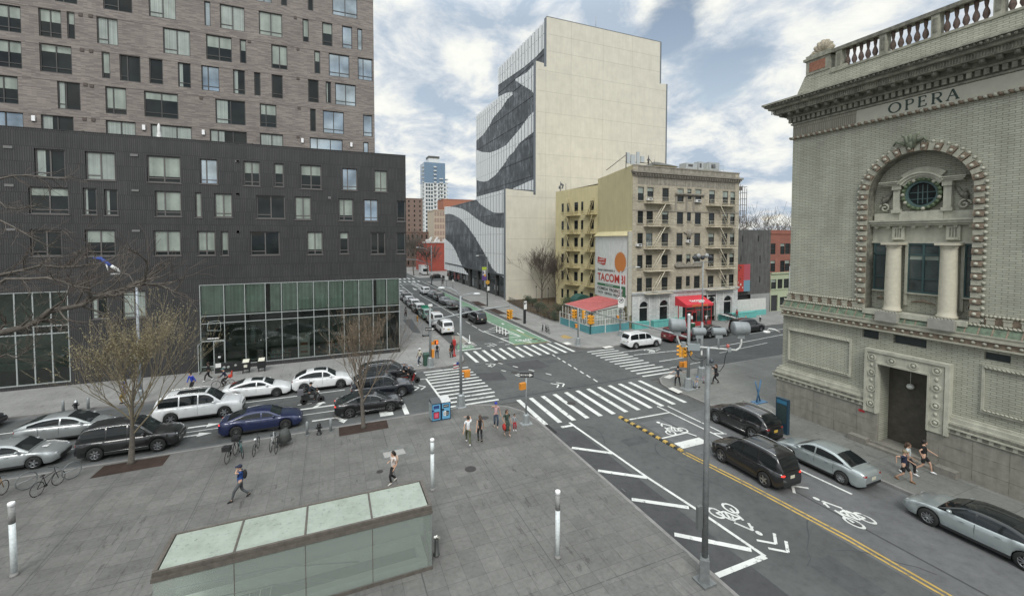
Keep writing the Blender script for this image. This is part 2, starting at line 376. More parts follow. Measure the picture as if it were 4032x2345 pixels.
# ---------------- painted markings ----------------
SN=[0]
def stripe(mb,a,b,w,z=0.010):
 SN[0]+=1;z+=(SN[0]%9)*.0005
 A=Vector((a[0],a[1],z));B=Vector((b[0],b[1],z));d=B-A;n=Vector((-d.y,d.x,0)).normalized()*w/2
 mb.quad(A-n,B-n,B+n,A+n)
def par(mb,a,b,c,d,n,w,ab=True,z=0.010):  # n stripes from edge a-b to edge d-c
 for i in range(n):
  t=i/(n-1);p=(a[0]+(b[0]-a[0])*t,a[1]+(b[1]-a[1])*t);q=(d[0]+(c[0]-d[0])*t,d[1]+(c[1]-d[1])*t)
  stripe(mb,p,q,w,z)
xn=MB()
for i in range(12):stripe(xn,(14.0+i*1.055,42.55-(0.2 if i>9 else 0)),(14.0+i*1.055,47.0),0.36)
struct('crosswalk',xn,WHITE)
xw=MB()
for i in range(12):
 y=41.35-i*0.85;stripe(xw,(8.1,y),(12.6-(0 if i<10 else 0.3),y),0.27)
struct('crosswalk',xw,WHITE)
xs=MB()
for i in range(12):stripe(xs,(13.65+i*1.1,26.3-i*0.06),(13.72+i*1.1,31.3),0.36)
struct('crosswalk',xs,WHITE)
xe=MB()
for i in range(12):
 y=41.6-i*0.86;stripe(xe,(26.9,y),(30.6+(0.3 if i>8 else 0),y),0.26)
struct('crosswalk',xe,WHITE)
ln=MB()
stripe(ln,(-60,38.95),(0.9,39.2),.12);stripe(ln,(-60,34.6),(-7.3,34.6),.10);stripe(ln,(-2.6,34.72),(1.6,34.68),.10)
for x in(-5.2,-2.6):stripe(ln,(x,37.0),(x+1.0,37.0),.12)
stripe(ln,(7.2,39.45),(8.0,39.4),.14);stripe(ln,(7.95,39.4),(8.05,33.6),.18);stripe(ln,(5.0,34.0),(5.0,31.9),.35)
stripe(ln,(3.6,32.2),(3.6,33.8),.95)
# turn arrows
def arrow(mb,x,y,s,a,L=2.6,hook=0):
 c,q=cos(a),sin(a)
 def P(u,v):return(x+s*(u*c-v*q),y+s*(u*q+v*c),0.011)
 mb.poly([P(-L/2,-.13),P(L/2,-.13),P(L/2,.13),P(-L/2,.13)]);mb.poly([P(L/2,-.42),P(L/2+1.0,0),P(L/2,.42)])
 if hook:mb.poly([P(.1,hook*.13),P(.5,hook*.13),P(.9,hook*.8),P(.6,hook*.8)]);mb.poly([P(.35,hook*.8),P(1.15,hook*.8),P(.8,hook*1.5)])
arrow(ln,0.0,33.3,.8,0,3.6,-1);arrow(ln,-1.6,35.9,.9,0,3.8,1);arrow(ln,-8.7,35.4,.8,0,1.4);arrow(ln,-8.9,33.9,.8,0,1.4);arrow(ln,-12,33.2,.8,0,2)
# north street
stripe(ln,(18.67,99),(19.3,67),.13);
for y in(64.6,61.3,58.3):stripe(ln,(19.3,y),(19.35,y-2.2),.13)
stripe(ln,(18.6,99),(20.6,102.5),.12);stripe(ln,(22.0,102),(22.2,66.5),.12);stripe(ln,(22.2,66.5),(22.55,62.0),.12)
stripe(ln,(25.25,47.2),(25.15,130),.14)
lot=[(19.49,56.57),(21.42,57.07),(23.01,51.69),(20.14,51.77)]
for i in range(4):stripe(ln,lot[i],lot[(i+1)%4],.15)
stripe(ln,lot[0],(22.53,53.79),.14);stripe(ln,lot[2],(22.4,62.5),.14);stripe(ln,lot[3],(20.59,48.23),.22)
for q in range(3):stripe(ln,(20.7+q*.5,57.6-q*1.9),(22.1+q*.3,58.6-q*1.9),.16)
for a,b in zip([(15.85,57.09),(15.79,54.73),(15.63,50.32)],[(15.79,54.73),(15.63,50.32),(15.82,51.25)]):stripe(ln,a,b,.15)
stripe(ln,(15.94,54.9),(15.99,51.18),.13)
for p,q in[((1270,688),(1340,682)),((1360,722),(1420,716)),((900,740),(970,730)),((960,775),(1030,768))]:pass
lt=[(19.21,49.9),(19.89,49.87),(19.5,48.42),(20.08,48.41),(15.52,49.39),(16.2,49.49),(15.63,48.04),(16.27,48.03),(17.3,49.82),(18.15,49.66),(17.72,49.25),(17.98,48.17),(18.23,49.62),(18.41,48.56),(17.25,48.74),(17.52,48.17)]
for i in range(0,len(lt),2):stripe(ln,lt[i],lt[i+1],.16)
# guide dashes through the junction
for i in range(0,8):
 t=i/7;a=(22.6-.5*t,42.2-8.9*t);stripe(ln,(a[0]+.1,a[1]),(a[0],a[1]-.8),.14)
for i in range(0,4):stripe(ln,(15.9+i*1.0,41.6-i*1.7),(16.2+i*1.0,41.0-i*1.7),.16)
for i in range(0,3):stripe(ln,(14.6+i*.7,41.0-i*1.9),(14.9+i*.7,40.5-i*1.9),.15)
# east street
stripe(ln,(31.0,38.5),(44.2,37.6),.14);stripe(ln,(44.0,37.6),(62,39.6),.14);stripe(ln,(31.8,35.4),(36,35.6),.12);stripe(ln,(40.5,35.4),(50.0,36.6),.12);stripe(ln,(52.5,41.0),(64,41.6),.12)
stripe(ln,(30.6,40.0),(36.0,40.0),.12);stripe(ln,(31.2,33.2),(36,33.6),.1)
# south street
pl=[(15.35,26.0),(15.42,24.27),(15.7,18.28),(16.0,15.2),(16.2,11.75),(13.55,11.78)]
for i in range(len(pl)-1):stripe(ln,pl[i],pl[i+1],.16 if i<4 else .24)
stripe(ln,(14.45,25.55),(15.4,25.5),.26)
for a,b in zip([(13.62,22.75),(13.61,19.9),(13.65,17.01)],[(15.53,21.2),(15.66,18.27),(15.77,15.4)]):stripe(ln,a,b,.26)
a=[(13.74,14.21),(16.01,12.23)];stripe(ln,a[0],a[1],.26)
stripe(ln,(23.13,25.9),(23.2,24.9),.14);stripe(ln,(23.15,25.3),(23.45,17.5),.12);stripe(ln,(23.9,25.6),(24.0,20.5),.12);stripe(ln,(24.1,15.9),(24.25,13.0),.14);stripe(ln,(23.3,20.8),(24.1,20.4),.12)
a=[(19.59,24.74),(23.21,24.61),(19.67,21.56),(21.8,21.56),(22.01,20.93),(19.94,19.87),(21.77,20.06)]
stripe(ln,a[0],a[1],.16);stripe(ln,a[2],a[3],.14);stripe(ln,a[3],a[4],.13);stripe(ln,(19.9,20.35),(22.0,20.35),.75)
# far crossing
for x in range(8):stripe(ln,(14.6+x*1.4,129.2),(14.6+x*1.4,133.0),.5)
for x in range(8):stripe(ln,(14.6+x*1.4,139),(14.6+x*1.4,142),.5)
stripe(ln,(14,124),(22,124),.35);stripe(ln,(17.8,124),(17.2,100),.14);stripe(ln,(21.0,124),(21.4,104),.2);stripe(ln,(22.6,124),(22.8,104),.2)
stripe(ln,(19,140),(19,200),.15);stripe(ln,(23,140),(23,200),.15)
arrow(ln,16.0,116,1.3,-pi/2,2.6,1);arrow(ln,19.6,112,1.3,-pi/2,2.6,1);arrow(ln,16,104,1.3,-pi/2,2.6,1)
# cyclist symbols and chevrons
def bike_glyph(mb,x,y,a,s=1.0,sx=1.0):
 c,q=cos(a),sin(a)
 def P(u,v):u*=s;v*=s*sx;return(x+u*c-v*q,y+u*q+v*c)
 def ring(u,v,r,w=.10,n=14):
  for i in range(n):
   t0=2*pi*i/n;t1=2*pi*(i+1)/n
   o0,o1=(u+r*1.25*cos(t0),v+r*sin(t0)),(u+r*1.25*cos(t1),v+r*sin(t1));k=1-w/r
   i0,i1=(u+r*1.25*k*cos(t0),v+r*k*sin(t0)),(u+r*1.25*k*cos(t1),v+r*k*sin(t1))
   mb.poly([(*P(*q_),.0152)for q_ in(i0,o0,o1,i1)])
 ring(-.25,-.52,.33);ring(-.25,.52,.33)
 for(p,r)in[((-.25,-.52),(.35,-.25)),((-.25,-.52),(-.2,0)),((-.2,0),(.35,-.25)),((-.2,0),(.40,.34)),((.35,-.25),(.40,.34)),((.55,.30),(-.25,.52)),((.5,-.3),(1.15,.05)),((1.15,.05),(.75,.35)),((1.1,0),(.95,.3)),((.45,-.2),(.1,.1))]:
  stripe(mb,P(*p),P(*r),.10*s,.0125)
 mb.poly([(*P(1.35+.15*cos(t*pi/5),.15+.13*sin(t*pi/5)),.016)for t in range(10)])
def chev(mb,x,y,a,s=1.0):
 c,q=cos(a),sin(a)
 def P(u,v):return(x+s*(u*c-v*q),y+s*(u*q+v*c))
 for o in(0,.62):stripe(mb,P(o,-.65),P(o+.55,0),.15*s);stripe(mb,P(o+.55,0),P(o,.65),.15*s)
bg=MB()
bike_glyph(bg,21.3,22.2,pi/2,1.0);bike_glyph(bg,17.1,14.3,-pi/2,1.1,.8);chev(bg,17.3,12.55,-pi/2,.85)
bike_glyph(bg,22.3,11.9,pi/2,1.15,.7);chev(bg,22.2,14.2,pi/2,.85)
bike_glyph(bg,3.1,37.6,0,1.0,1.0);chev(bg,6.4,37.3,0,.9);bike_glyph(bg,34.0,39.2,0,1.0,.8)
chev(bg,14.6,41.2,0,.75);chev(bg,16.3,36.9,0,.8);chev(bg,18.0,33.2,0,.9)
struct('road_markings',bg,WHITE)
# bike lane
gl=MB();gl.poly([(*p,.008)for p in[(22.35,66),(22.3,104),(24.9,104),(25.05,66)]]);gl.poly([(*p,.008)for p in[(22.35,66),(25.05,66),(25.18,48.0),(20.6,47.7),(20.2,48.9),(22.7,55),(22.75,60)]])
gl.poly([(*p,.008)for p in[(13.63,49.44),(14.46,51.41),(15.68,50.5),(15.54,47.9),(13.8,47.56),(13.44,48.42)]])
struct('bicycle_lane',gl,GREEN)
gw=MB();bike_glyph(gw,22.6,49.6,-pi/2,1.1,1.2);bike_glyph(gw,14.6,49.3,pi/2,.8,.9);stripe(gw,(24.3,53.5),(24.3,56),.3);stripe(gw,(23.9,60),(24.0,61),.3);bike_glyph(gw,23.6,72,-pi/2,1.0)
chev(gw,23.8,88,-pi/2,1.0);stripe(gw,(13.3,47.9),(16.2,47.9),.3)
for v in gw.v:pass
gw.v=[(a,b,c+.006)for a,b,c in gw.v];struct('road_markings',gw,WHITE)
yg=MB();yg.v=[];stripe(yg,(21.8,47.75),(25.1,47.6),.12,.016);stripe(yg,(23.6,57),(24.2,48.2),.08,.016);stripe(yg,(20.3,47.9),(23,48.6),.1,.016)
struct('utility_mark',yg,YEL)
ar=MB();ar.poly([(*p,.008)for p in[(14.66,55.67),(15.82,55.18),(15.71,50.89),(14.24,51.3),(13.89,52.06)]]);struct('painted_kerb_extension',ar,M_ground('beige_paint',(0.24,0.225,0.195),0.85,0.15,40,0.5))
pj=MB()
for y in(20.1,24.45,13.1,28.6):pj.poly([(-60,y,.1345),(13.2,y,.1345),(13.2,y+.03,.1345),(-60,y+.03,.1345)])
for x in(7.9,3.0,-1.6,-6.2,-10.8):pj.poly([(x,5,.1348),(x+.03,5,.1348),(x+.03,31.1,.1348),(x,31.1,.1348)])
struct('paving_joint',pj,M('joint_dark',(.075,.076,.073),.9))
struct('road_markings',ln,WHITE)
yl=MB()
for o in(-.13,.13):
 for p,q in(((19.6,19.55),(20.1,15.6)),((20.1,15.6),(20.5,11.0)),((20.5,11.0),(20.6,-40))):stripe(yl,(p[0]+o,p[1]),(q[0]+o,q[1]),.11)
struct('centre_line',yl,YEL)
pA,pB=Vector((19.2,25.35,0)),Vector((19.6,19.7,0));dv=(pB-pA);L_=dv.length;dv.normalize();nv=Vector((-dv.y,dv.x,0))
rb=tag(MB().add([(0,0,0)],[]).build('rubber_divider',[BLK]),'black rubber lane divider with yellow blocks at end of the yellow line','divider')
m1=MB()
ybs=[]
for i in range(19):
 a=pA+dv*(L_*i/19);b=pA+dv*(L_*(i+1)/19-.02);h=.07+(.03 if i%2==0 else 0)
 t=MB()if i%2==0 else m1;w=.15;(ybs.append(t)if i%2==0 else m1.box(tuple(a-nv*.1-dv*.3),tuple(b+nv*.1+dv*.3+Vector((0,0,.03)))))
 t.add([a-nv*w,b-nv*w,b+nv*w,a+nv*w,a-nv*w*.6+Vector((0,0,h)),b-nv*w*.6+Vector((0,0,h)),b+nv*w*.6+Vector((0,0,h)),a+nv*w*.6+Vector((0,0,h))],[(4,5,6,7),(0,1,5,4),(1,2,6,5),(2,3,7,6),(3,0,4,7)])
bpy.data.objects.remove(rb);rb=tag(m1.build('rubber_divider',[BLK]),'black rubber lane divider with yellow blocks at end of the yellow line','divider')
for t in ybs:t.build('yellow_block',[YEL],rb)
# tactile ramps, covers and grates
tp=MB()
def tpad(pts,z):tp.poly([(*p,z)for p in pts])
tpad([(26.17,46.09),(26.94,46.17),(26.96,45.16),(26.11,44.93)],.137);tpad([(29.48,42.45),(30.69,42.62),(30.72,41.85),(29.45,41.73)],.137)
tpad([(28.27,30.87),(29.31,31.27),(29.73,30.88),(28.53,30.35)],.137);tpad([(26.51,28.38),(27.11,28.48),(27.08,27.28),(26.44,27.13)],.137)
struct('tactile_paving',tp,M('tactile_white',(0.62,0.61,0.57),0.8,var=.12,vs=6))
mh=MB()
for x,y,r,z in[(15.4,50.6,.45,.016),(16.3,38.0,.38,.012),(7.0,22.6,.32,.138),(24.1,49.6,.32,.018),(24.3,48.7,.3,.018),(10,28.8,.3,.138),(16.0,41.8,.3,.013),(2.3,24.3,.18,.138),(17.3,29.0,.35,.013)]:
 mh.poly([(x+r*cos(t*pi/8),y+r*sin(t*pi/8),z)for t in range(16)])
struct('manhole_cover',mh,M('cast_iron',(0.055,0.052,0.05),0.6,0.4,var=.3,vs=20))
cv=MB();cv.poly([(14.75,49.9,.012),(16.2,49.9,.012),(16.2,51.3,.012),(14.75,51.3,.012)]);struct('road_plate',cv,M('pale_concrete',(0.30,0.295,0.28),0.9,var=.15,vs=3))
pw=MB();pw.poly([(*p,.137)for p in[(2.49,27.01),(4.53,27.02),(4.49,25.35),(2.54,25.51)]]);struct('pavement_patch',pw,M('dark_paver',(0.135,0.138,0.13),0.9,var=.25,vs=3))
pw=MB();pw.poly([(*p,.142)for p in[(2.68,26.38),(3.9,26.45),(3.95,25.77),(2.71,25.7)]]);struct('pavement_cover',pw,M('pale_concrete',(0.3,.3,.3)))
g_=MB();q=[(13.41,26.4),(13.78,26.25),(13.8,24.93),(13.37,24.86)]
g_.prism([(x,y)for x,y in q],0.0,0.012);g_o=tag(g_.build('storm_drain',M('drain_dark',(0.02,.02,.02),.6)),'dark storm drain grate at the kerb by the striped crossing','drain')
bars=MB()
for i in range(8):
 t=(i+.5)/8;a=Vector((q[0][0]*(1-t)+q[3][0]*t,q[0][1]*(1-t)+q[3][1]*t,.02));b=Vector((q[1][0]*(1-t)+q[2][0]*t,q[1][1]*(1-t)+q[2][1]*t,.02));bars.tube([a,b],.018,4)
bars.build('grate_bars',M('cast_iron',()),g_o)
def wet(mb,cx,cy,n,sx,sy,seed,ex):
 rr=random.Random(seed)
 for i in range(n):
  x,y=cx+rr.gauss(0,sx),cy+rr.gauss(0,sy);l,w=rr.uniform(.1,ex),rr.uniform(.02,.07);a=rr.choice((1.5,1.6,1.45,0.1))
  mb.poly([(x+cos(a)*l*u*rr.uniform(.7,1.1)-sin(a)*w*v*rr.uniform(.4,1.3),y+sin(a)*l*u*rr.uniform(.7,1.1)+cos(a)*w*v*rr.uniform(.4,1.3),.1365+i*1e-5)for u,v in[(cos(k*pi/6),sin(k*pi/6))for k in range(12)]])
st=MB();wet(st,11.2,15.5,90,1.0,2.8,3,.34);wet(st,11.0,23.2,16,.6,.7,4,.3);wet(st,1.0,22.6,10,.4,.15,5,.3);wet(st,11.5,11.5,34,.9,1.2,6,.5)
rr=random.Random(5)
for i in range(170):
 x,y,r=rr.uniform(-16,13),rr.uniform(11,31),rr.uniform(.02,.055);st.poly([(x+r*cos(k*pi/3),y+r*sin(k*pi/3),.1362+i*1e-6)for k in range(6)])
struct('pavement_stains',st,M('wet_stain',(0.125,0.127,0.121),0.8,var=.2,vs=6))
for nm,pts in(('a',[(26.13,84.01),(27.64,83.38),(27.45,77.06),(25.82,77.46)]),('b',[(26.12,74.55),(27.61,73.92),(27.53,67.33),(26.04,67.95)]),('c',[(26.61,64.77),(27.71,64.3),(27.77,61.54),(26.71,61.99)]),('d',[(10.26,68.92),(11.69,69.31),(11.1,58.09),(10.17,59.22)])):
 b=MB();b.poly([(*p,.138)for p in pts]);struct('planting_strip' if nm!='d' else 'pavement_grating',b,SOIL if nm!='d' else M('grating_grey',(0.075,.076,.078),.7,var=.2,vs=8))
for nm,pts in(('tree pit',[(-12.13,29.63),(-12.05,30.99),(-9.01,31.07),(-9.01,29.74)]),('tree pit',[(0.3,29.71),(0.3,31.12),(3.45,31.14),(3.43,29.75)])):
 b=MB();b.poly([(*p,.140)for p in pts]);struct('tree_pit',b,SOIL)
ys=MB();ys.poly([(*p,.137)for p in[(27.67,49.32),(28.63,49.85),(28.83,47.93),(27.91,47.66),(27.42,48.3)]]);struct('pavement_stain',ys,M('ochre_stain',(0.34,0.24,0.09),.9,var=.3,vs=4))
# ---------------- facade tools ----------------
GL=M_glass('window_glass',(0.016,0.020,0.020),0.05,0.38)
GLR=M_glass('window_glass_mirror',(0.36,0.42,0.46),0.05,1.0);GLR.node_tree.nodes['Principled BSDF'].inputs['Metallic'].default_value=0.75
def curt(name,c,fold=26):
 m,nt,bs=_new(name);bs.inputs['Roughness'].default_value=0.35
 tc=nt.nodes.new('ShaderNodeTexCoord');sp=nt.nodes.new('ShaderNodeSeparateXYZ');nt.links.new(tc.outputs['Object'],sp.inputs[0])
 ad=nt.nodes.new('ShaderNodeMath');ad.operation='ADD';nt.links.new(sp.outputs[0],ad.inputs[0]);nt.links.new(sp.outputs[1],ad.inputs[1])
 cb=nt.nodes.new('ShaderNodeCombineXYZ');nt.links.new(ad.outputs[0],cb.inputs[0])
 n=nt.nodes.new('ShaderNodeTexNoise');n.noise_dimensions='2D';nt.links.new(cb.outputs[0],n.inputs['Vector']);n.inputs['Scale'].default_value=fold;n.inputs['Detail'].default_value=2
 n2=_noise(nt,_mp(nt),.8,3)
 c=_mul(nt,c,_ramp(nt,n.outputs['Fac'],[(.3,(.72,)*3),(.65,(1.1,)*3)]));c=_mul(nt,c,_ramp(nt,n2,[(.3,(.8,)*3),(.7,(1.15,)*3)]))  # flat cloth: vertical stripes in the colour imitate the shading of folds
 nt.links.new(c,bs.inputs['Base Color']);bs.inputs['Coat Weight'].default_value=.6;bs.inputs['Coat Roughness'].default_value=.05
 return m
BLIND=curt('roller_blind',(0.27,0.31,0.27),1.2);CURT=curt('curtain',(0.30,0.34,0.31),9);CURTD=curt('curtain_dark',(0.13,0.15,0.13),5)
FRAME=M('window_frame_dark',(0.050,0.049,0.048),0.5);FRAMEP=M('window_frame_grey',(0.115,0.108,0.104),0.5);FRAMEL=M('mullion_pale',(0.40,0.43,0.42),0.4,0.3)
def facade(mb,ax,P,u0,u1,z0,z1,holes,dep,mi=0,rmi=0):
 """wall sheet facing -X or -Y with openings and reveals going in by dep"""
 def V(u,z,d=0):return(u,P+d,z)if ax=='Y' else(P+d,u,z)
 us=sorted({u0,u1}|{h[0]for h in holes}|{h[1]for h in holes});zs=sorted({z0,z1}|{h[2]for h in holes}|{h[3]for h in holes})
 us=[u for u in us if u0<=u<=u1];zs=[z for z in zs if z0<=z<=z1]
 for j in range(len(zs)-1):
  zc=(zs[j]+zs[j+1])/2;st=None
  for i in range(len(us)):
   solid=i<len(us)-1 and not any(h[0]<(us[i]+us[i+1])/2<h[1]and h[2]<zc<h[3]for h in holes)
   if solid and st is None:st=us[i]
   if not solid and st is not None:
    q=[V(st,zs[j]),V(us[i],zs[j]),V(us[i],zs[j+1]),V(st,zs[j+1])]
    mb.quad(*(q if ax=='Y' else q[::-1]),mi);st=None
 for a,b,c,d in[h[:4]for h in holes]:
  for(p,q)in(((a,c),(b,c)),((b,c),(b,d)),((b,d),(a,d)),((a,d),(a,c))):
   mb.quad(V(*p),V(*q),V(*q,dep),V(*p,dep),rmi)
def bx(mb,ax,P,u0,u1,z0,z1,d0,d1,mi=0):
 if ax=='Y':mb.box((u0,P+d0,z0),(u1,P+d1,z1),mi)
 else:mb.box((P+d0,u0,z0),(P+d1,u1,z1),mi)
def window(par,ax,P,r,dep,kind,fr=None,mull=None,sill=None,rnd=random,fw=.07,tr=.2):
 """frame part with glass pane and blind sub-parts"""
 u0,u1,z0,z1=r[:4];w=u1-u0;h=z1-z0;fr=fr or FRAME
 f=MB();d0,d1=dep-.10,dep
 for a,b,c,d in((u0,u1,z0,z0+fw),(u0,u1,z1-fw,z1),(u0,u0+fw,z0+fw,z1-fw),(u1-fw,u1,z0+fw,z1-fw)):bx(f,ax,P,a,b,c,d,d0,d1)
 if mull is None:
  mull=[]if w<1.1 else([.5]if w<2.3 and rnd.random()<.6 else([.36]if w<2.0 else([.5]if w<2.7 else[.22,.62])))
 for t in mull:bx(f,ax,P,u0+w*t-fw*.5,u0+w*t+fw*.5,z0+fw,z1-fw,d0+.002,d1)
 tz=z0+h*tr
 if tr:
  a=u0+fw;b=u1-fw
  if kind%3==0 and mull and w>1.2:b=u0+w*mull[-1]-fw*.5
  bx(f,ax,P,a,b,tz-fw*.4,tz+fw*.4,d0+.004,d1)
 if sill:bx(f,ax,P,u0-.08,u1+.08,z0-.07,z0-.001,-sill,dep*.5)
 fo=f.build('window',fr,par)
 g=MB();bx(g,ax,P,u0+fw,u1-fw,z0+fw,z1-fw,dep-.045,dep-.03)
 g.build('pane',GLR if kind==5 else GL,fo)
 if kind in(1,2,3,4,6,7):
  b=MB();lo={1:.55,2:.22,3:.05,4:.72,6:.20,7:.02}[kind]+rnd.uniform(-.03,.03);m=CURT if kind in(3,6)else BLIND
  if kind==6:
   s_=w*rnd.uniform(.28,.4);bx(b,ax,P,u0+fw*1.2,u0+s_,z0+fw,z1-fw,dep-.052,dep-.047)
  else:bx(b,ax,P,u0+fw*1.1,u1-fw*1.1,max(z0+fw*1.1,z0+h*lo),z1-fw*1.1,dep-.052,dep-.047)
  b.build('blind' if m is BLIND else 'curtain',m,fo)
 return fo
# ---------------- brick tower and dark podium (left) ----------------
rw=random.Random(3)
TW=[(-26.71,-25.02,31.13,33.47),(-23.87,-22.33,31.13,33.67),(-21.94,-21.39,31.25,33.7),(-19.85,-18.3,31.19,33.69),(-14.86,-12.67,31.11,33.59),(-11.43,-10.91,34.4,36.87),(-26.81,-25.06,28.02,30.44),(-23.89,-21.69,28.01,30.55),(-19.57,-18.97,28.03,30.49),(-18.26,-16.68,27.98,30.48),(-16.01,-14.94,28.04,30.48),(-13.74,-12.69,28,30.42),(-26.91,-25.39,24.88,27.3),(-22.78,-21.18,24.82,27.35),(-19.39,-17.83,24.78,27.3),(-16.48,-13.79,24.8,27.26),(-19.32,-17.16,34.43,36.87),(-15.91,-13.76,34.44,37.05),(-22.7,-21.16,34.43,36.74),(-27,-25.13,22.13,24.18),(-23.97,-21.73,22.04,24.2),(-19.43,-17.19,22.06,24.17),(-16.04,-12.73,22.05,24.13)]
TW+=[(-10.11,-7.95,34.39,36.86),(-6.67,-4.5,34.39,36.86),(-2.54,-1.94,34.37,36.84),(-0.6,0.44,34.31,36.85),(1.45,2.5,34.38,36.87),(3.06,3.59,34.42,36.84),(-11.35,-9.14,31.07,33.58),(-8.44,-7.86,31.16,33.58),(-5.58,-4.06,31.07,33.57),(-1.43,-0.84,31.14,33.58),(0.03,2.17,31.07,33.58),(3.07,4.66,31.1,33.58),(-11.81,-10.29,27.94,30.44),(-9.09,-8.03,27.95,30.44),(-7.21,-6.63,28,30.43),(-5.6,-4.55,27.96,30.44),(-2.1,-1.04,27.95,30.41),(-0.33,0.23,28.06,30.4),(0.64,2.82,28,30.39),(-10.69,-8.06,24.76,27.24),(-6.75,-5.21,24.8,27.23),(-1.95,-1.37,24.79,27.24),(-0.66,1.51,24.73,27.22),(3.56,4.58,24.75,27.2),(-11.23,-7.97,22.03,24.1),(-6.79,-4.62,22.06,24.13),(-2.02,1.34,21.86,24.11),(3.56,4.12,21.79,24.08),(-6.92,-5.44,37.81,40.21),(-4.57,-3.98,37.82,40.21),(-1.99,-1.44,37.82,40.35),(0.48,3.09,37.84,40.45)]
kinds_t=[1,1,1,3,3,5,1,4,2,0,0,6,1,6,2,4,0,3,0,5,6,3,3,3,7,2,1,5,5,1,1,2,1,5,5,5,6,0,0,0,6,5,6,1,0,5,5,6,3,5,5,5,1,1,5]
BRK=M_brick('tower_brick',(0.275,0.238,0.215),(0.155,0.134,0.124),(0.20,0.178,0.162),0.62,0.095,'XZ',ms=0.010,var=.14,bump=.3,vs=.25)
tower=thing('brick_tower','tall pinkish-brown brick tower with scattered dark-framed windows above the black podium','building',(-20,56,0))
TX=4.82
mb=MB();facade(mb,'Y',52.5,-75,TX,20.0,75,TW,.22)
mb.poly([(TX,52.5,20),(TX,80,20),(TX,80,75),(TX,52.5,75)]);mb.poly([(-75,52.5,75),(TX,52.5,75),(TX,80,75),(-75,80,75)]);mb.poly([(-75,80,20),(-75,52.5,20),(-75,52.5,75),(-75,80,75)]);mb.poly([(TX,80,20),(-75,80,20),(-75,80,75),(TX,80,75)])
mb.build('wall',BRK,tower)
jt=MB()
for z in(24.15,27.3,30.4,33.6,36.8,40.0):bx(jt,'Y',52.5,-75,TX,z,z+.035,-.008,.01)
jt.build('brick_joint',M('brick_joint',(0.11,.095,.085),.9),tower)
for i,r in enumerate(TW):
 window(tower,'Y',52.5,r,.2,kinds_t[i%len(kinds_t)],rnd=rw,fw=.085,tr=.19 if(r[1]-r[0])>.8 else 0)
for x,z in[(-3.24,36.77),(-7.58,33.48),(-3.04,33.46),(-3.07,30.34),(-3.04,27.18),(-3.17,24.04)]:
 v=MB();v.box((x-.14,52.44,z-.14),(x+.14,52.499,z+.14));v.build('wall_vent',M('vent_brown',(0.09,.07,.06),.7),tower)
for x,z in[(-20.97,33.56),(-20.26,33.6),(-20.95,30.38),(-20.31,30.38),(-20.79,27.25),(-20.35,27.19),(-20.95,24.08),(-20.31,24.07),(-11.88,27.15)]:
 v=MB();v.box((x-.14,52.44,z-.14),(x+.14,52.499,z+.14));v.build('wall_vent',M('vent_brown',()),tower)
LAMPW=M('lamp_white',(0.85,0.85,0.85),.4)
for x,z in[(-24.42,23.75),(-16.54,23.72),(-11.75,23.71)]+[(-2.74,23.68),(2.26,23.65)]:
 v=MB();v.box((x-.12,52.36,z-.24),(x+.12,52.46,z+.24),0);v.box((x-.16,52.46,z-.28),(x+.05,52.498,z+.28),1);v.build('wall_light',[LAMPW,FRAME],tower)
PODB=M_brick('podium_brick',(0.034,0.034,0.035),(0.047,0.046,0.046),(0.014,0.014,0.014),0.15,1.3,'XZ',ms=0.022,var=.22,bump=.5,off=0.37,vs=.5,rough=.6)
pod=thing('podium_building','black ribbed brick podium building with glazed corner shop','building',(-20,53,0))
PW=[(-23.11,-21.15,18.23,20.64),(-19.81,-17.76,18.18,20.66),(-15.49,-12.96,18.18,20.64),(-11.45,-10.04,18.23,20.6),(-23.56,-21,15.09,17.4),(-20.04,-19.12,15.08,17.45),(-18.59,-17.65,15.07,17.4),(-14.96,-12.98,15.05,17.42),(-11.9,-11.39,15.01,17.4),(-23.57,-21.55,11.48,13.79),(-20,-17.93,11.42,13.78),(-15.15,-13.1,11.39,13.75),(-11.8,-10.36,11.37,13.72),(-9.89,-9.27,11.34,13.71)]
PW+=[(-7.88,-6.47,18.21,20.65),(-5.22,-4.37,18.23,20.6),(-2.84,-0.86,18.13,20.63),(1.16,2.68,18.19,20.51),(4.45,5.83,18.14,20.49),(-10.35,-8.9,15.06,17.37),(-6.83,-4.3,15,17.33),(-3.4,-1.9,14.96,17.33),(0.78,2.24,14.92,17.26),(3.33,4.8,14.9,17.24),(6.83,7.78,14.9,17.25),(-7.42,-4.85,11.32,13.7),(-2.32,-0.84,11.3,13.7),(0.8,1.72,11.34,13.7),(3.99,5.54,11.26,13.7),(6.75,7.75,11.26,13.71)]
PW+=[(-19.77,-18.59,5.81,8.08),(-17.59,-15.86,5.74,8.21)]
kinds_p=[6,3,2,5,4,6,6,2,7,0,1,2,2,2,1,1,1,5,7,7,0,7,2,5,0,0,2,4,0,0,6,3]
cw=[(-11.75,8.53),(7.24,8.37)]
CW0,CW1=cw[0][0],cw[1][0];CWT=cw[0][1]
PX1=7.84;LZ=[(-21.29,8.43),(-21.52,0.44)]
LG=[-40,LZ[0][0],LZ[1][1],LZ[0][1]]
DZ0=0.13
mb=MB()
holes=PW+[LG,[CW0,7.05,.55,CWT],[CW0-.02,CW0+1.98,.14,.55]]
facade(mb,'Y',49.5,-75,7.05,.0,CWT,[h for h in holes if h[3]<=CWT+.01 and h is not LG]+[LG],.25)
facade(mb,'Y',49.5,-75,PX1,CWT,22.3,[h for h in holes if h[2]>CWT-.01]+[[LG[0],LG[1],CWT-5,LG[3]]]if LG[3]>CWT else[h for h in holes if h[2]>CWT-.01],.25)
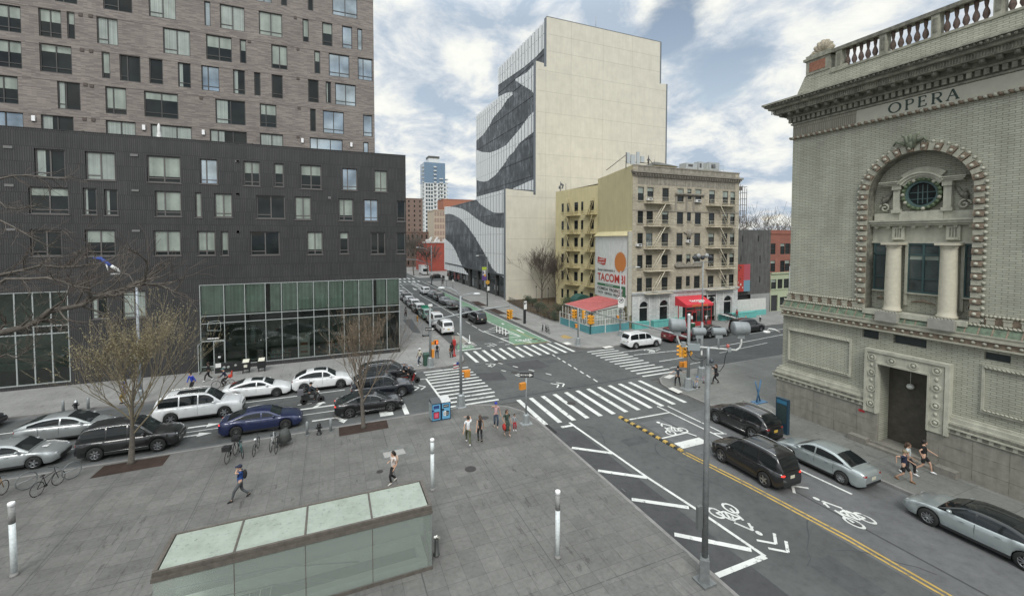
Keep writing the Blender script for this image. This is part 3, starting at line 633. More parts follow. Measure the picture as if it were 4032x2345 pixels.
for x,z0,z1,y0 in((7.05,0,CWT,49.5),(PX1,CWT,22.3,49.5)):mb.poly([(x,y0,z0),(x,95,z0),(x,95,z1),(x,y0,z1)])
mb.poly([(7.05,49.5,CWT),(7.05,95,CWT),(PX1,95,CWT),(PX1,49.5,CWT)])
mb.poly([(-75,49.7,21.0),(PX1-.2,49.7,21.0),(PX1-.2,95,21.0),(-75,95,21.0)]);bx(mb,'Y',49.5,-75,PX1,22.3,22.36,-.03,.3)
mb.box((PX1-.3,49.81,21),(PX1,95,22.34));mb.poly([(-75,49.8,21),(-75,49.8,22.3),(PX1,49.8,22.3),(PX1,49.8,21)])
mb.build('wall',PODB,pod)
for i,r in enumerate(PW):
 window(pod,'Y',49.5,r,.24,kinds_p[i%len(kinds_p)],FRAMEP,rnd=rw,fw=.10,tr=.17 if(r[1]-r[0])>.8 else 0,sill=.05)
for x0,x1,z0,z1 in[(-24.98,-24.41,20.5,20.71),(-16.66,-16.1,20.45,20.66),(-25,-24.43,17.33,17.54),(-16.63,-16.11,17.27,17.46),(-24.99,-24.45,13.65,13.85),(-16.7,-16.12,13.61,13.8),(-8.55,-8.21,20.45,20.65),(-8.56,-8.28,17.24,17.44),(-8.57,-8.28,13.58,13.77)]+[(-0.25,0.03,17.18,17.42),(-8.45,-8.22,20.47,20.67),(-8.57,-8.28,17.26,17.44),(-8.59,-8.31,13.58,13.77)]:
 v=MB();v.box((x0,49.44,z0),(x1,49.499,z1));v.build('wall_vent',M('vent_grey',(0.16,.16,.155),.7),pod)
# ground-floor glazing
CLR=bpy.data.materials.new('shop_glass');CLR.use_nodes=True
nt=CLR.node_tree;nt.nodes.clear();o_=nt.nodes.new('ShaderNodeOutputMaterial');mx_=nt.nodes.new('ShaderNodeMixShader');tr_=nt.nodes.new('ShaderNodeBsdfTransparent');gl_=nt.nodes.new('ShaderNodeBsdfGlossy');fr_=nt.nodes.new('ShaderNodeFresnel')
tr_.inputs[0].default_value=(0.80,0.88,0.83,1);gl_.inputs['Roughness'].default_value=.03;gl_.inputs[0].default_value=(.9,.95,.92,1);fr_.inputs[0].default_value=1.75
nt.links.new(fr_.outputs[0],mx_.inputs[0]);nt.links.new(tr_.outputs[0],mx_.inputs[1]);nt.links.new(gl_.outputs[0],mx_.inputs[2]);nt.links.new(mx_.outputs[0],o_.inputs[0])
ms_=[p[0]for p in[(-9.77,8.44),(-8.01,8.37),(-6.22,8.29),(-4.78,8.23),(-3.31,8.17),(-1.79,8.11),(-0.34,8.04),(1.16,7.98),(2.69,7.92),(4.17,7.85),(5.64,7.79)]]
zt=[p[1]for p in[(-8.06,5.49),(-8.08,4.76)]]
INT=M('shop_interior',(0.34,0.37,0.33),.8,var=.3,vs=1.5);SLAB=M('slab_edge_dark',(0.03,.03,.03),.5)
mb=MB();fw=.035
for x in[CW0+.03]+ms_+[7.0]:mb.box((x-fw,49.50,.5),(x+fw,49.62,CWT))
for z in zt+[.56,CWT-.03]:mb.box((CW0,49.495,z-fw),(7.05,49.625,z+fw))
mb.build('curtain_wall_frame',FRAMEL,pod)
g=MB();g.quad((CW0+2.0,49.56,.55),(7.0,49.56,.55),(7.0,49.56,CWT),(CW0+2.0,49.56,CWT));g.quad((CW0,49.56,3.05),(CW0+2.0,49.56,3.05),(CW0+2.0,49.56,CWT),(CW0,49.56,CWT));g.build('shop_window',CLR,pod)
g=MB();g.box((CW0,49.66,zt[1]),(7.0,49.9,zt[0]));g.build('floor_slab',SLAB,pod)
r_=MB();r_.poly([(CW0,49.7,.14),(7.0,49.7,.14),(7.0,58,.14),(CW0,58,.14)]);r_.poly([(CW0,58,.14),(7.0,58,.14),(7.0,58,CWT),(CW0,58,CWT)]);r_.poly([(CW0,49.7,.14),(CW0,58,.14),(CW0,58,CWT),(CW0,49.7,CWT)]);r_.poly([(CW0,49.9,zt[0]-.1),(7,49.9,zt[0]-.1),(7,58,zt[0]-.1),(CW0,58,zt[0]-.1)])
r_.build('shop_interior',INT,pod)
c_=MB();rr=random.Random(5);xs_=[CW0]+ms_+[7.0]
for i in range(len(xs_)-1):
 if i==3 or i==10:c_.quad((xs_[i]+.4,49.8,zt[0]+.1),(xs_[i+1]-.1,49.8,zt[0]+.1),(xs_[i+1]-.1,49.8,CWT-.1),(xs_[i]+.4,49.8,CWT-.1))
 else:c_.quad((xs_[i]+.05,49.8,zt[0]+.1),(xs_[i+1]-.05,49.8,zt[0]+.1),(xs_[i+1]-.05,49.8,CWT-.1),(xs_[i]+.05,49.8,CWT-.1))
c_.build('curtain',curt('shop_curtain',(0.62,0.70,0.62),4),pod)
PROD=[M('goods_%s'%n,c,.6)for n,c in(('cream',(.42,.40,.33)),('green',(.18,.24,.19)),('rust',(.28,.13,.08)),('teal',(.15,.30,.30)),('white',(.55,.55,.52)))]
for(xa,xb,zr)in[(CW0+3.2,CW0+5.2,1),(CW0+5.6,CW0+7.7,2),(CW0+10,CW0+11.6,1),(CW0+11.8,CW0+13.6,3),(CW0+13.8,CW0+15.4,3),(CW0+15.6,CW0+17,2)]:
 sh=MB()
 for k in range(zr):
  z=.75+k*.42;sh.box((xa,50.0,z-.04),(xb,50.35,z),4);x=xa+.04
  while x<xb-.1:
   w=rr.uniform(.06,.14);h=rr.uniform(.14,.32);sh.box((x,50.08,z+.001),(x+w,50.28,z+h),rr.randrange(4));x+=w+.02
 sh.build('shop_shelf',PROD,pod)
sh=MB();xa=CW0+8.35;sh.box((xa,50.0,.15),(xa+1.15,50.5,3.1),4);sh.box((xa+.3,49.985,2.5),(xa+.85,49.999,2.95),0)
for k in range(4):sh.box((xa+.25,49.98,.5+k*.42),(xa+.95,49.999,.8+k*.42),2 if k%2 else 0)
sh.build('display_cabinet',PROD,pod)
sh=MB();sh.box((CW0+2.6,51.5,2.0),(CW0+4.4,51.7,2.2));sh.box((CW0+3.9,51.5,2.2),(CW0+4.3,51.7,4.0));sh.build('shop_counter',M('counter_grey',(.28,.32,.3),.5),pod)
# entrance
d=MB()
for a,b,c,e in((CW0+1.02,CW0+1.10,.16,3.05),(CW0+1.9,CW0+1.98,.16,3.05),(CW0+1.10,CW0+1.9,.16,.30),(CW0+1.10,CW0+1.9,2.93,3.05)):d.box((a,49.48,c),(b,49.56,e))
do=d.build('door',FRAMEL,pod);q=MB();q.quad((CW0+1.1,49.52,.3),(CW0+1.9,49.52,.3),(CW0+1.9,49.52,2.93),(CW0+1.1,49.52,2.93));q.build('pane',CLR,do);q=MB();q.box((CW0+1.4,49.46,1.35),(CW0+1.6,49.475,1.5));q.build('notice',LAMPW,do)
d=MB();x0=CW0-.02
for y0,y1,c,e in((48.55,48.63,.16,2.95),(49.36,49.44,.16,2.95),(48.63,49.36,.16,.3),(48.63,49.36,2.83,2.95)):d.box((x0,y0,c),(x0+.06,y1,e))
do=d.build('door',FRAMEL,pod);q=MB();q.quad((x0+.03,48.63,.3),(x0+.03,49.36,.3),(x0+.03,49.36,2.83),(x0+.03,48.63,2.83));q.build('pane',CLR,do)
q=MB();q.box((CW0,49.5,3.0),(CW0+2.0,49.6,3.1));q.build('door_head',FRAMEL,pod)
q=MB();q.box((CW0+.55,49.53,3.24),(CW0+1.07,49.54,3.33));q.box((CW0+1.12,49.53,3.24),(CW0+1.5,49.54,3.33));q.build('shop_name',LAMPW,pod)
sg=MB();a,b,c,e=CW0+.55,CW0+1.65,4.0,5.0
for p,r in(((a,c+.1),(a+.1,e-.1)),((a+.1,e-.1),(b-.2,e)),((b-.2,e),(b,e-.15)),((b,e-.15),(b,c)),((b,c),(a,c+.1))):sg.tube([(p[0],49.53,p[1]),(r[0],49.53,r[1])],.02,5)
sg.build('neon_outline',M('pale_line',(.45,.5,.48),.5),pod)
# left hall glazing
lm=[p[0]for p in[(-24.75,8.46),(-23.6,8.41),(-22.45,8.35)]];step=lm[1]-lm[0];ls=[lm[0]-step*k for k in range(1,12)]+lm
lz=[p[1]for p in[(-22.53,5.46),(-22.55,4.79)]]
mb=MB()
for x in[x for x in ls if x>LG[0]]+[LG[1]-.03]:mb.box((x-.045,49.52,LG[2]),(x+.045,49.64,LG[3]))
for z in lz+[LG[2]+.04,LG[3]-.03]:mb.box((LG[0],49.515,z-.045),(LG[1],49.645,z+.045))
mb.build('curtain_wall_frame',FRAMEL,pod)
g=MB();g.quad((LG[0],49.58,LG[2]),(LG[1],49.58,LG[2]),(LG[1],49.58,LG[3]),(LG[0],49.58,LG[3]));g.build('hall_window',CLR,pod)
r_=MB();r_.box((LG[0],49.7,lz[1]),(LG[1],49.9,lz[0]),1);r_.poly([(LG[0],57,.1),(LG[1],57,.1),(LG[1],57,LG[3]),(LG[0],57,LG[3])]);r_.poly([(LG[1],49.7,.1),(LG[1],57,.1),(LG[1],57,LG[3]),(LG[1],49.7,LG[3])]);r_.poly([(LG[0],49.7,.1),(LG[1],49.7,.1),(LG[1],57,.1),(LG[0],57,.1)]);r_.box((LG[1]-8,53,1.6),(LG[1]-3,53.3,1.75),2)
r_.build('hall_interior',[INT,SLAB,M('counter_grey',())],pod)
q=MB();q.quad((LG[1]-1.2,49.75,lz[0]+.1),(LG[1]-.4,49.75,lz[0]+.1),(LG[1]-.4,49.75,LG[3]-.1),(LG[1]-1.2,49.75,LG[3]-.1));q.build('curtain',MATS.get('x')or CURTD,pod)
pu=thing('closed_parasol','closed white parasol standing on the roof terrace of the black podium','parasol',(*[(-15.01,22.87)][0][:1],51.2,21.0))
q=MB();q.tube([(0,0,0),(0,0,2.9)],.03,6);q.build('pole',FRAMEL,pu,0)
q=MB();q.lathe([(.04,2.95),(.13,2.7),(.12,2.3),(.2,1.7),(.26,1.15),(.1,1.1)],n=9);q.build('canopy',M('canvas_white',(.72,.72,.70),.9,var=.15,vs=6),pu,0)
for nm,a in(('x',[(-21.06,23.51),(-20.1,22.91)]),('y',[(-7.53,23.55),(-7.2,22.57)])):
 s_=thing('terrace_screen','sloping brown terrace divider at the %s of the podium roof'%('left' if nm=='x' else 'middle'),'screen',(a[0][0],50.2,21))
 q=MB();h=a[0][1]-21;q.extr([(0,0,0),(0,2.3,0),(0,2.3,2.0),(0,0,1.35)],(.06,0,0));q.build('panel',M('screen_brown',(.11,.09,.08),.7),s_,0)
# ---------------- tall pale block with wave of white fins ----------------
blk=thing('wave_fin_building','tall cream concrete block with grey glass front and waves of white fins','building',(50,100,0))
CREAM=M('cream_concrete',(0.62,0.59,0.50),.9,var=.07,vs=.5,streak=.06)
XL,XT,XC,YB=33.45,40.35,42.85,82.8
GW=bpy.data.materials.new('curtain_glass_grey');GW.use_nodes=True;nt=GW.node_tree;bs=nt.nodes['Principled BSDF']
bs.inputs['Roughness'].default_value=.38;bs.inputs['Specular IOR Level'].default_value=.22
n1_=_noise(nt,_mp(nt,(1,.5,.35)),.8,8,.75);nt.links.new(_ramp(nt,n1_,[(.36,(.028,.033,.038)),(.5,(.07,.08,.088)),(.64,(.20,.22,.235))]),bs.inputs['Base Color'])  # pale and dark streaks in the glass colour imitate reflections
mb=MB();zL,zT,zC=23.3,50.45,60.1;YL,YT,YC=135.5,124.4,112.4
# cream wall facing the viewer, one slab per level step
out_=[(XL,0.1),(XL,zL),(XT-.55,22.95),(XT-.55,22.3),(XT,22.3),(XT,zT),(XC-.6,zT-.2),(XC-.6,zT-.9),(XC,zT-.9),(XC,zC),(73.5,zC),(73.5,zT-.2),(75.5,zT),(75.5,0.1)]
mb.extr([(x,YB,z)for x,z in out_],(0,.6,0),0)
mb.build('side_wall',CREAM,blk)
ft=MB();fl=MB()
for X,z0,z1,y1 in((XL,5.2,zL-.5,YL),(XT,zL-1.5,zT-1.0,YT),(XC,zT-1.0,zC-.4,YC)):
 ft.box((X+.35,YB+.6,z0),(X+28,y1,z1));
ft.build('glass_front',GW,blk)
for X,z0,z1,y1 in((XL,9.6,zL-.4,YL),(XT,26.6,zT-1,YT),(XC,53,zC-.4,YC)):
 z=z0
 while z<z1:fl.box((X+.28,YB+.6,z),(X+.36,y1,z+.10));z+=4.3
for X,z0,z1,y1 in((XL,5.4,zL-.5,YL),(XT,zL-.5,zT-1.0,YT)):
 for k in range(60):
  y=YB+2+k*1.6
  if y<y1:fl.box((X+.33,y,z0),(X+.352,y+.05,z1))
fl.box((XL+.2,YB+.6,5.0),(XL+6,YL,5.35))
fl.build('floor_line',M('grey_metal_line',(.05,.055,.06),.5),blk)
eb=MB();EDG=M('steel_edge',(.17,.19,.21),.45,.4)
for X,z0,z1 in((XL,.1,zL),(XT,22.3,zT),(XC,zT-.9,zC)):eb.box((X-.02,YB+.02,z0),(X+.34,YB+1.1,z1+.03))
eb.box((XC,YB-.03,zC),(73.6,YB+.5,zC+.12));eb.box((73.5,YB-.02,zT-.1),(73.9,YB+1.5,zC+.1));eb.box((75.5,YB-.02,.1),(75.9,YB+1.5,zT))
eb.build('steel_edge',EDG,blk)
jt=MB()
for z in(56.5,53.0,48.7,44.35,39.9,35.45,31.0,26.4,21.75,17.3,12.9,8.5,4.2):
 a=XC if z>50 else(XT if z>23 else XL);jt.box((a+.35,YB-.006,z),(75.5 if z<50 else 73.5,YB+.001,z+.07))
for x in(48.9,57.2,65.3):jt.box((x,YB-.006,.2),(x+.06,YB+.001,zC-.1))
jt.box((42.7,YB-.006,.2),(42.76,YB+.001,48.5))
jt.build('panel_joint',M('joint_grey',(.43,.41,.35),.9),blk)
FIN=M('fin_white',(.74,.76,.76),.55,0,var=.07,vs=3)
def interp(c,y):
 c=sorted(c)
 if y<=c[0][0]:return c[0][1]
 for i in range(len(c)-1):
  if c[i][0]<=y<=c[i+1][0]:return c[i][1]+(c[i+1][1]-c[i][1])*(y-c[i][0])/max(1e-6,c[i+1][0]-c[i][0])
 return c[-1][1]
def fins(X,top,bot,name='fin_band'):
 y0=max(min(p[0]for p in top),min(p[0]for p in bot),YB+1.12);y1=min(max(p[0]for p in top),max(p[0]for p in bot));mb=MB();k=0;y=y0
 gp=MB()
 while y<y1:
  t=interp(top,y+.2);b=interp(bot,y+.2)
  if t-b>.15:
   mb.box((X+.27+.025*(k%3==1),y,b),(X+.34,y+.47,t))
  y+=.475 if k%3<2 else .86;k+=1
 mb.build(name,FIN,blk)
XL_=33.45
fins(XL,[(136.09,23.2),(129.73,22.85),(122.51,22.13),(115.98,21.26),(110.62,20.09),(105.68,18.7),(100.63,17.31),(95.99,16.25),(91.29,15.55),(86.6,15.28),(83.17,15.2)],[(136.14,20.75),(130.54,20.65),(125.35,20.1),(117.92,18.66),(112.99,17.09),(108.43,15.15),(105.73,13.98),(103.16,12.7)]+[(109.26,15.63),(103.37,12.94),(100.21,11.16),(95.89,8.82),(91.89,6.31),(87.26,5.02),(83.22,4.57)])
fins(XL,[(103.05,23.4),(95.5,23.39),(88.09,23.3),(83.16,23.38)],[(103.06,22.7),(100.12,21.4),(95.52,20.04),(90.87,18.83),(86.96,18.52),(83.17,18.4)])
fins(XL,[(136.47,13.16),(127.35,11.16),(123.2,9.5),(119.3,6.88),(115.6,5.02),(110.41,3.39)],[(136.71,3.01),(110.41,3.29)])
fins(XT,[(124.49,49.79),(115.92,49.95),(105.94,49.83),(100.73,49.26),(96.3,48.16)],[(124.35,42.26),(117.97,42.73),(113.08,43.85),(109.41,45.41),(103.49,46.21),(99.59,47.37),(96.3,47.48)])
fins(XT,[(94.21,50.57),(88.07,49.88),(83.14,50.29)],[(94.2,50.17),(89.3,47.26),(86.26,45.54),(83.66,43.76),(83.1,43.35)])
fins(XT,[(124.59,39.75),(119.03,38.04),(112.18,36.62),(105.99,36.23),(100.37,36.3),(95.94,37.33),(91.85,38.29),(87.43,39.78),(83.09,40.59)],[(124.24,30.68),(120.66,29.8),(117.36,29.3),(114.12,29.06),(111.02,29.46),(108.16,29.85),(105.34,30.6),(102.25,31.57),(100.07,32.48),(98.48,33.28),(95.66,33.65),(92.5,35.01),(88.03,35.63),(83.07,36.13)])
fins(XT,[(95.68,25.1),(90.87,25.37),(87.45,25.67),(83.31,25.77)],[(95.68,24.88),(84.85,23.53),(83.29,22.77)])
fins(XC,[(82.51,59.88),(112.66,59.91)],[(83,54.24),(84.07,54.31),(88.59,53.86),(94.84,53.97),(101.89,54.52),(112.67,55.35)])
# street-level frontage under the fins
bs_=MB();bs_.box((XL+.9,YB+.6,.13),(XL+20,YL,5.2));bs_.build('shopfront_glass',GL,blk)
mb=MB();rr=random.Random(9);y=YB+1.2
cols=[M('poster_grey',(.16,.165,.17),.6),M('poster_dark',(.05,.055,.06),.5),M('poster_red',(.20,.05,.045),.6),M('poster_pale',(.30,.31,.32),.6)]
while y<YL-2:
 w=rr.uniform(1.0,2.4);z0=rr.uniform(.6,1.6);h=rr.uniform(.8,2.4);mb.box((XL+.84,y,z0),(XL+.9,y+w,z0+h),rr.choice((0,1,0,3,1,2)));y+=w+rr.uniform(.5,2.0)
mb.build('window_poster',cols,blk)
mb=MB()
for y in(84,90,96.5,103,110,117,124,131):MB().box((XL+.5,y,.13),(XL+.9,y+.4,5.1)).build('column',M('dark_column',(.06,.06,.062),.6),blk)
q=MB();q.tube([(56,84,zC),(56,84,zC+3.2)],.05,5);q.build('mast',M('mast_grey',(.3,.3,.3),.5,.5),blk)
# ---------------- corner apartment building with the wall sign ----------------
apt=thing('apartment_building','six-storey tan brick apartment house with fire escapes and painted side wall','building',(50,60,0))
TAN=M_brick('tan_brick',(0.50,0.445,0.345),(0.35,0.31,0.24),(0.28,0.255,0.205),0.34,0.10,'XZ',ms=.008,var=.16,vs=.6,streak=.12)
YELW=M('yellow_render',(0.60,0.53,0.31),.9,var=.07,vs=.6,streak=.08)
AX0,AX1,AY=39.4,60.4,49.6
AW=[(40.2,41.4,18.44,20.35),(42.02,43.15,18.42,20.36),(44.78,45.98,18.44,20.38),(47.63,48.84,18.51,20.42),(49.56,50.38,18.91,20.44),(51.15,52.37,18.5,20.47),(53.98,55.18,18.43,20.43),(56.84,58.01,18.44,20.44),(58.53,59.68,18.44,20.41),(40.17,41.32,15.19,17.03),(41.93,43.1,15.14,17.08),(44.77,45.96,15.13,17.07),(47.59,48.8,15.16,17.1),(49.56,50.35,15.63,17.08),(51.14,52.34,15.18,17.11),(53.99,55.15,15.18,17.11),(56.88,58.05,15.17,17.08),(58.57,59.7,15.14,17.09),(40.16,41.31,11.92,13.78),(41.88,43.05,11.91,13.79),(44.74,45.96,11.85,13.8),(47.57,48.76,11.9,13.82),(49.54,50.35,12.49,13.81),(51.08,52.26,11.93,13.82),(53.98,55.16,11.91,13.8),(56.82,58.02,11.94,13.81),(58.59,59.74,11.93,13.82),(40.16,41.31,8.72,10.62),(41.87,43.04,8.75,10.59),(44.78,45.95,8.68,10.59),(47.57,48.76,8.68,10.58),(49.54,50.37,9.18,10.6),(51.1,52.33,8.7,10.58),(53.98,55.19,8.67,10.59),(56.85,58.05,8.68,10.61),(58.55,59.75,8.73,10.6),(40.15,41.26,5.39,7.34),(41.92,43.06,5.35,7.28),(44.83,45.97,5.37,7.29),(47.56,48.74,5.35,7.28),(49.54,50.33,5.78,7.29),(51.15,52.33,5.39,7.28),(53.95,55.2,5.35,7.22),(56.89,58.02,5.3,7.23),(58.52,59.72,5.39,7.28)]
AD=(43.25,63.9);AE=(41.0,75.1)
m=MB();facade(m,'Y',AY,AX0,AX1,5.0,23.35,AW,.16);m.poly([(AX1,AY,0),(AX1,78,0),(AX1,78,23.35),(AX1,AY,23.35)])
bx(m,'Y',AY,AX0,AX0+.9,5.2,23.4,-.05,-.001);bx(m,'Y',AY,AX1-.9,AX1,5.2,23.0,-.05,-.001)
m.build('front_wall',TAN,apt)
m=MB();m.poly([(AX0,AY,0),(AX0,AY,23.4),(*AD,23.4),(*AD,0)]);m.poly([(*AD,0),(*AD,23.4),(*AD,22.3),(*AE,22.2),(*AE,0)][0:1]+[(*AD,22.4),(*AE,22.2),(*AE,0)]);m.poly([(*AE,0),(*AE,22.2),(60,80,22.2),(60,80,0)]);m.poly([(AX0,AY,22.9),(AX1,AY,22.9),(AX1,78,22.9),(*AE,22.1),(*AD,22.6)])
m.build('side_wall',YELW,apt)
sd_=Vector((AD[0]-AX0,AD[1]-AY,0)).normalized();sn=Vector((-sd_.y,sd_.x,0))
def wallbox(mb,A,B,s0,s1,z0,z1,o0,o1,mi=0):
 A=Vector((*A,0));d=(Vector((*B,0))-A).normalized();n=Vector((-d.y,d.x,0))
 p=[A+d*s0+n*o0,A+d*s1+n*o0,A+d*s1+n*o1,A+d*s0+n*o1]
 mb.prism([(q.x,q.y)for q in p],z0,z1,mi)
COR=M('cornice_stone',(0.27,0.245,0.205),.85,var=.2,vs=3,streak=.2)
m=MB()
for z0,z1,o in((22.35,22.62,.55),(22.15,22.35,.35),(21.85,22.15,.15),(23.3,23.48,.08),(16.95,17.1,.08)):bx(m,'Y',AY,AX0-(o if z0>20 else 0)*.6,AX1+o*.6,z0,z1,-o,-.002)
for k in range(42):bx(m,'Y',AY,AX0+.2+k*.5,AX0+.36+k*.5,21.98,22.2,-.45,-.36)
m.build('cornice',COR,apt)
m=MB();bx(m,'Y',AY,AX0+.9,AX1-.9,20.75,21.84,-.012,-.001);bx(m,'Y',AY,AX0+.9,AX1-.9,22.63,23.3,-.012,-.001);m.build('stained_frieze',M('stained_band',(.30,.275,.23),.9,var=.25,vs=2,streak=.35),apt)
rw2=random.Random(11)
kk=[1,4,0,1,4,1,4,1,1,0,0,4,0,0,0,0,4,4,0,5,0,0,0,0,4,0,4,0,0,0,0,1,4,0,0,4,0,0,0,0,0,0,0,0,0]
STN=M('sill_stone',(.30,.27,.21),.9,var=.15,vs=4)
for i,r in enumerate(AW):
 h=r[3]-r[2];fo=window(apt,'Y',AY,r,.15,kk[i%45],mull=[],tr=.5,fw=.055,rnd=rw2)
 q=MB();bx(q,'Y',AY,r[0]-.08,r[1]+.08,r[2]-.16,r[2]-.002,-.1,.05);bx(q,'Y',AY,r[0]-.06,r[1]+.06,r[3]+.002,r[3]+.18,-.03,.02);q.build('sill',STN,fo)
ACM=M('air_conditioner_white',(.62,.62,.60),.5)
for(x0,x1,z0,z1)in[(41.78,42.66,18.47,18.82),(50.94,51.94,18.5,18.91),(39.94,40.85,11.9,12.26),(49.34,50.06,12.37,12.81)]:
 q=MB();q.box((x0,AY-.4,z0),(x1,AY+.05,z1));q.box((x0+.35*(x1-x0),AY-.405,z0+.08),(x1-.1,AY-.401,z1-.08),1);q.build('air_conditioner',[ACM,M('grille_dark',(.08,.08,.08),.7)],apt)
# hood mouldings and ornaments over the middle bay
m=MB();mx0,mx1=[(47.12,52.78,20.66,21.04)][0][:2]
for z0,z1,o in((19.55,19.75,.35),(19.4,19.55,.2)):bx(m,'Y',AY,mx0,mx1,z0,z1,-o,-.002)
for(a,b)in[(47.15,21.89),(49.26,22),(50.66,22.08)]:bx(m,'Y',AY,a,a+.3,17.1,19.4,-.08,-.002)
for c in[p[0]for p in[(48.12,7.97),(51.73,7.86)]]:
 pts=[(c+1.0*cos(t*pi/8),8.9+.62*sin(t*pi/8))for t in range(9)];m.extr([(x,AY-.3,z)for x,z in pts],(0,.29,0))
c=[(49.9,7.99)][0][0];m.extr([(c-.6,AY-.3,8.9),(c+.6,AY-.3,8.9),(c,AY-.3,9.5)],(0,.29,0));bx(m,'Y',AY,c-2.6,c+2.6,8.74,8.9,-.35,-.002)
m.lathe([(.05,0),(.35,.3),(.45,.9),(.3,1.3),(.1,1.4)],(c,AY-.02,13.0),10);m.tube([(c-1,AY-.1,14.0),(c-.5,AY-.1,13.7),(c,AY-.1,14.2),(c+.5,AY-.1,13.7),(c+1,AY-.1,14.0)],.1,6)
m.build('stone_ornament',COR,apt)
# white rusticated ground floor with arched openings
WST=M_brick('white_stone',(.60,.61,.60),(.52,.53,.52),(.24,.25,.24),.95,.30,'XZ',ms=.014,var=.12,vs=1.2,streak=.2,bump=.6)
TURQ=M('turquoise_paint',(.135,.43,.40),.7,var=.12,vs=2,streak=.12)
arches=[]
for a,b in(((1103,550),(1235,285)),((1380,530),(1510,265)),((2030,470),(2145,225)),((2260,450),(2372,210))):pass
AR=[(40.74,42.34,1.34,3.98),(44.42,46.07,1.26,3.93),(53.92,55.53,1.19,3.91),(57.36,59.13,1.22,3.94)]
m=MB()
hol=[(a,b,0.9,3.9)for a,b,c,d in AR];hol2=hol+[(AX0+13.0-.3,AX0+16.3,0.13,4.2)]
facade(m,'Y',AY-.12,AX0,AX1,0.13,5.0,hol2,.35)
for a,b,c,d in AR:  # rounded heads
 cx_,r_=(a+b)/2,(b-a)/2;n=10
 for s_ in(-1,1):
  arcp=[(cx_+s_*r_*cos(t*pi/2/n),3.9-r_+r_*sin(t*pi/2/n))for t in range(n+1)]
  m.extr([(cx_+s_*r_,AY-.119,3.905)]+[(x,AY-.119,z)for x,z in arcp][::-1],(0,.34,0))
bx(m,'Y',AY,AX0-.1,AX1+.1,4.95,5.15,-.3,0);bx(m,'Y',AY,AX0-.1,AX1+.1,5.15,5.28,-.4,0)
m.build('ground_floor_wall',WST,apt)
for i,(a,b,c,d)in enumerate(AR):
 q=MB();q.box((a,AY+.1,.9),(b,AY+.2,3.9));f_=q.build('shop_window',GL,apt)
 q=MB();q.box((a,AY+.02,2.95),(b,AY+.1,3.07));q.box((a,AY+.02,.9),(a+.06,AY+.1,3.9));q.box((b-.06,AY+.02,.9),(b,AY+.1,3.9));q.build('window_frame',ACM,f_)
 q=MB();
 for s_ in(-.62,.62):q.box(((a+b)/2+s_*(b-a)*.95-.09,AY-.18,3.0),((a+b)/2+s_*(b-a)*.95+.09,AY-.121,4.6))
 q.build('pilaster_strip',ACM,apt)
m=MB()
for a,b in((AX0,AX0+2.6),(AX0+3.4,AX0+12.4),(AX0+16.8,AX1+3.6)):m.box((a,AY-.75,.13),(b,AY-.121,1.02));m.box((a-.02,AY-.8,1.02),(b+.02,AY-.121,1.1))
for k in range(7):m.box((AX0+9.6+k*.26,AY-.79,.5),(AX0+9.72+k*.26,AY-.751,.98))
m.build('turquoise_base',TURQ,apt)
m=MB();m.box((AX1,50.2,.13),(68.0,50.4,2.9));m.build('white_yard_wall',M('white_render',(.55,.55,.52),.85,var=.1),apt)
m=MB();m.box((AX1+.01,50.12,.13),(68.0,50.199,1.0));m.build('turquoise_band',TURQ,apt)
# fire escapes
FE=M('fire_escape_cream',(.62,.57,.45),.7,var=.15,vs=3);FEC=M('rust_iron',(.10,.09,.08),.7)
def escape(name,par,O,ux,n,z_list,w,ladder,dirn,m_,slope_h=None):
 """balconies at heights z_list, width w along ux from O, projecting along n, with stairs between"""
 O=Vector(O);ux=Vector(ux).normalized();n=Vector(n).normalized()
 for k,z in enumerate(z_list):
  m=MB();P=lambda u,v,h:tuple(O+ux*u+n*v+Vector((0,0,h)))
  m.extr([P(0,.02,z),P(w,.02,z),P(w,.95,z),P(0,.95,z)],(0,0,.07))
  for u in(0,w):m.tube([P(u,.92,z),P(u,.92,z+.95)],.02,4);m.tube([P(u,.02,z+.92),P(u,.92,z+.92)],.018,4)
  for h in(.92,.48):m.tube([P(0,.92,z+h),P(w,.92,z+h)],.018,4)
  q=int(w/.22)
  for i in range(q+1):m.tube([P(w*i/q,.92,z+.06),P(w*i/q,.92,z+.92)],.009,3)
  fo=m.build('fire_escape_balcony',m_,par)
  if k<len(z_list)-1 or slope_h:
   h=(z_list[k+1]-z)if k<len(z_list)-1 else slope_h
   m=MB();a,b=(ladder if dirn>0 else ladder[::-1])
   for v in(.35,.85):m.tube([P(a,v,z+.05),P(b,v,z+h)],.06,4)
   for i in range(11):t=(i+.5)/11;m.tube([P(a+(b-a)*t,.35,z+h*t),P(a+(b-a)*t,.85,z+h*t)],.035,3)
   m.build('fire_escape_stair',m_,fo)
zl=[p[1]-.07 for p in[(42.82,18.08),(42.87,14.79),(42.92,11.55),(42.97,8.34),(43.02,5.07)]][::-1]
e0=[(41.39,14.79),(46.26,14.84)];escape('fe',apt,(e0[0][0],AY,0),(1,0,0),(0,-1,0),zl,e0[1][0]-e0[0][0],(1.1,3.3),1,FE)
zl2=[p[1]-.07 for p in[(54.71,18.09),(54.79,14.8),(54.87,11.55),(54.94,8.34),(55.02,5.11)]][::-1]
e1=[(53.34,14.92),(59.22,14.99)];escape('fe',apt,(e1[0][0],AY,0),(1,0,0),(0,-1,0),zl2,e1[1][0]-e1[0][0],(2.2,4.4),-1,FE)
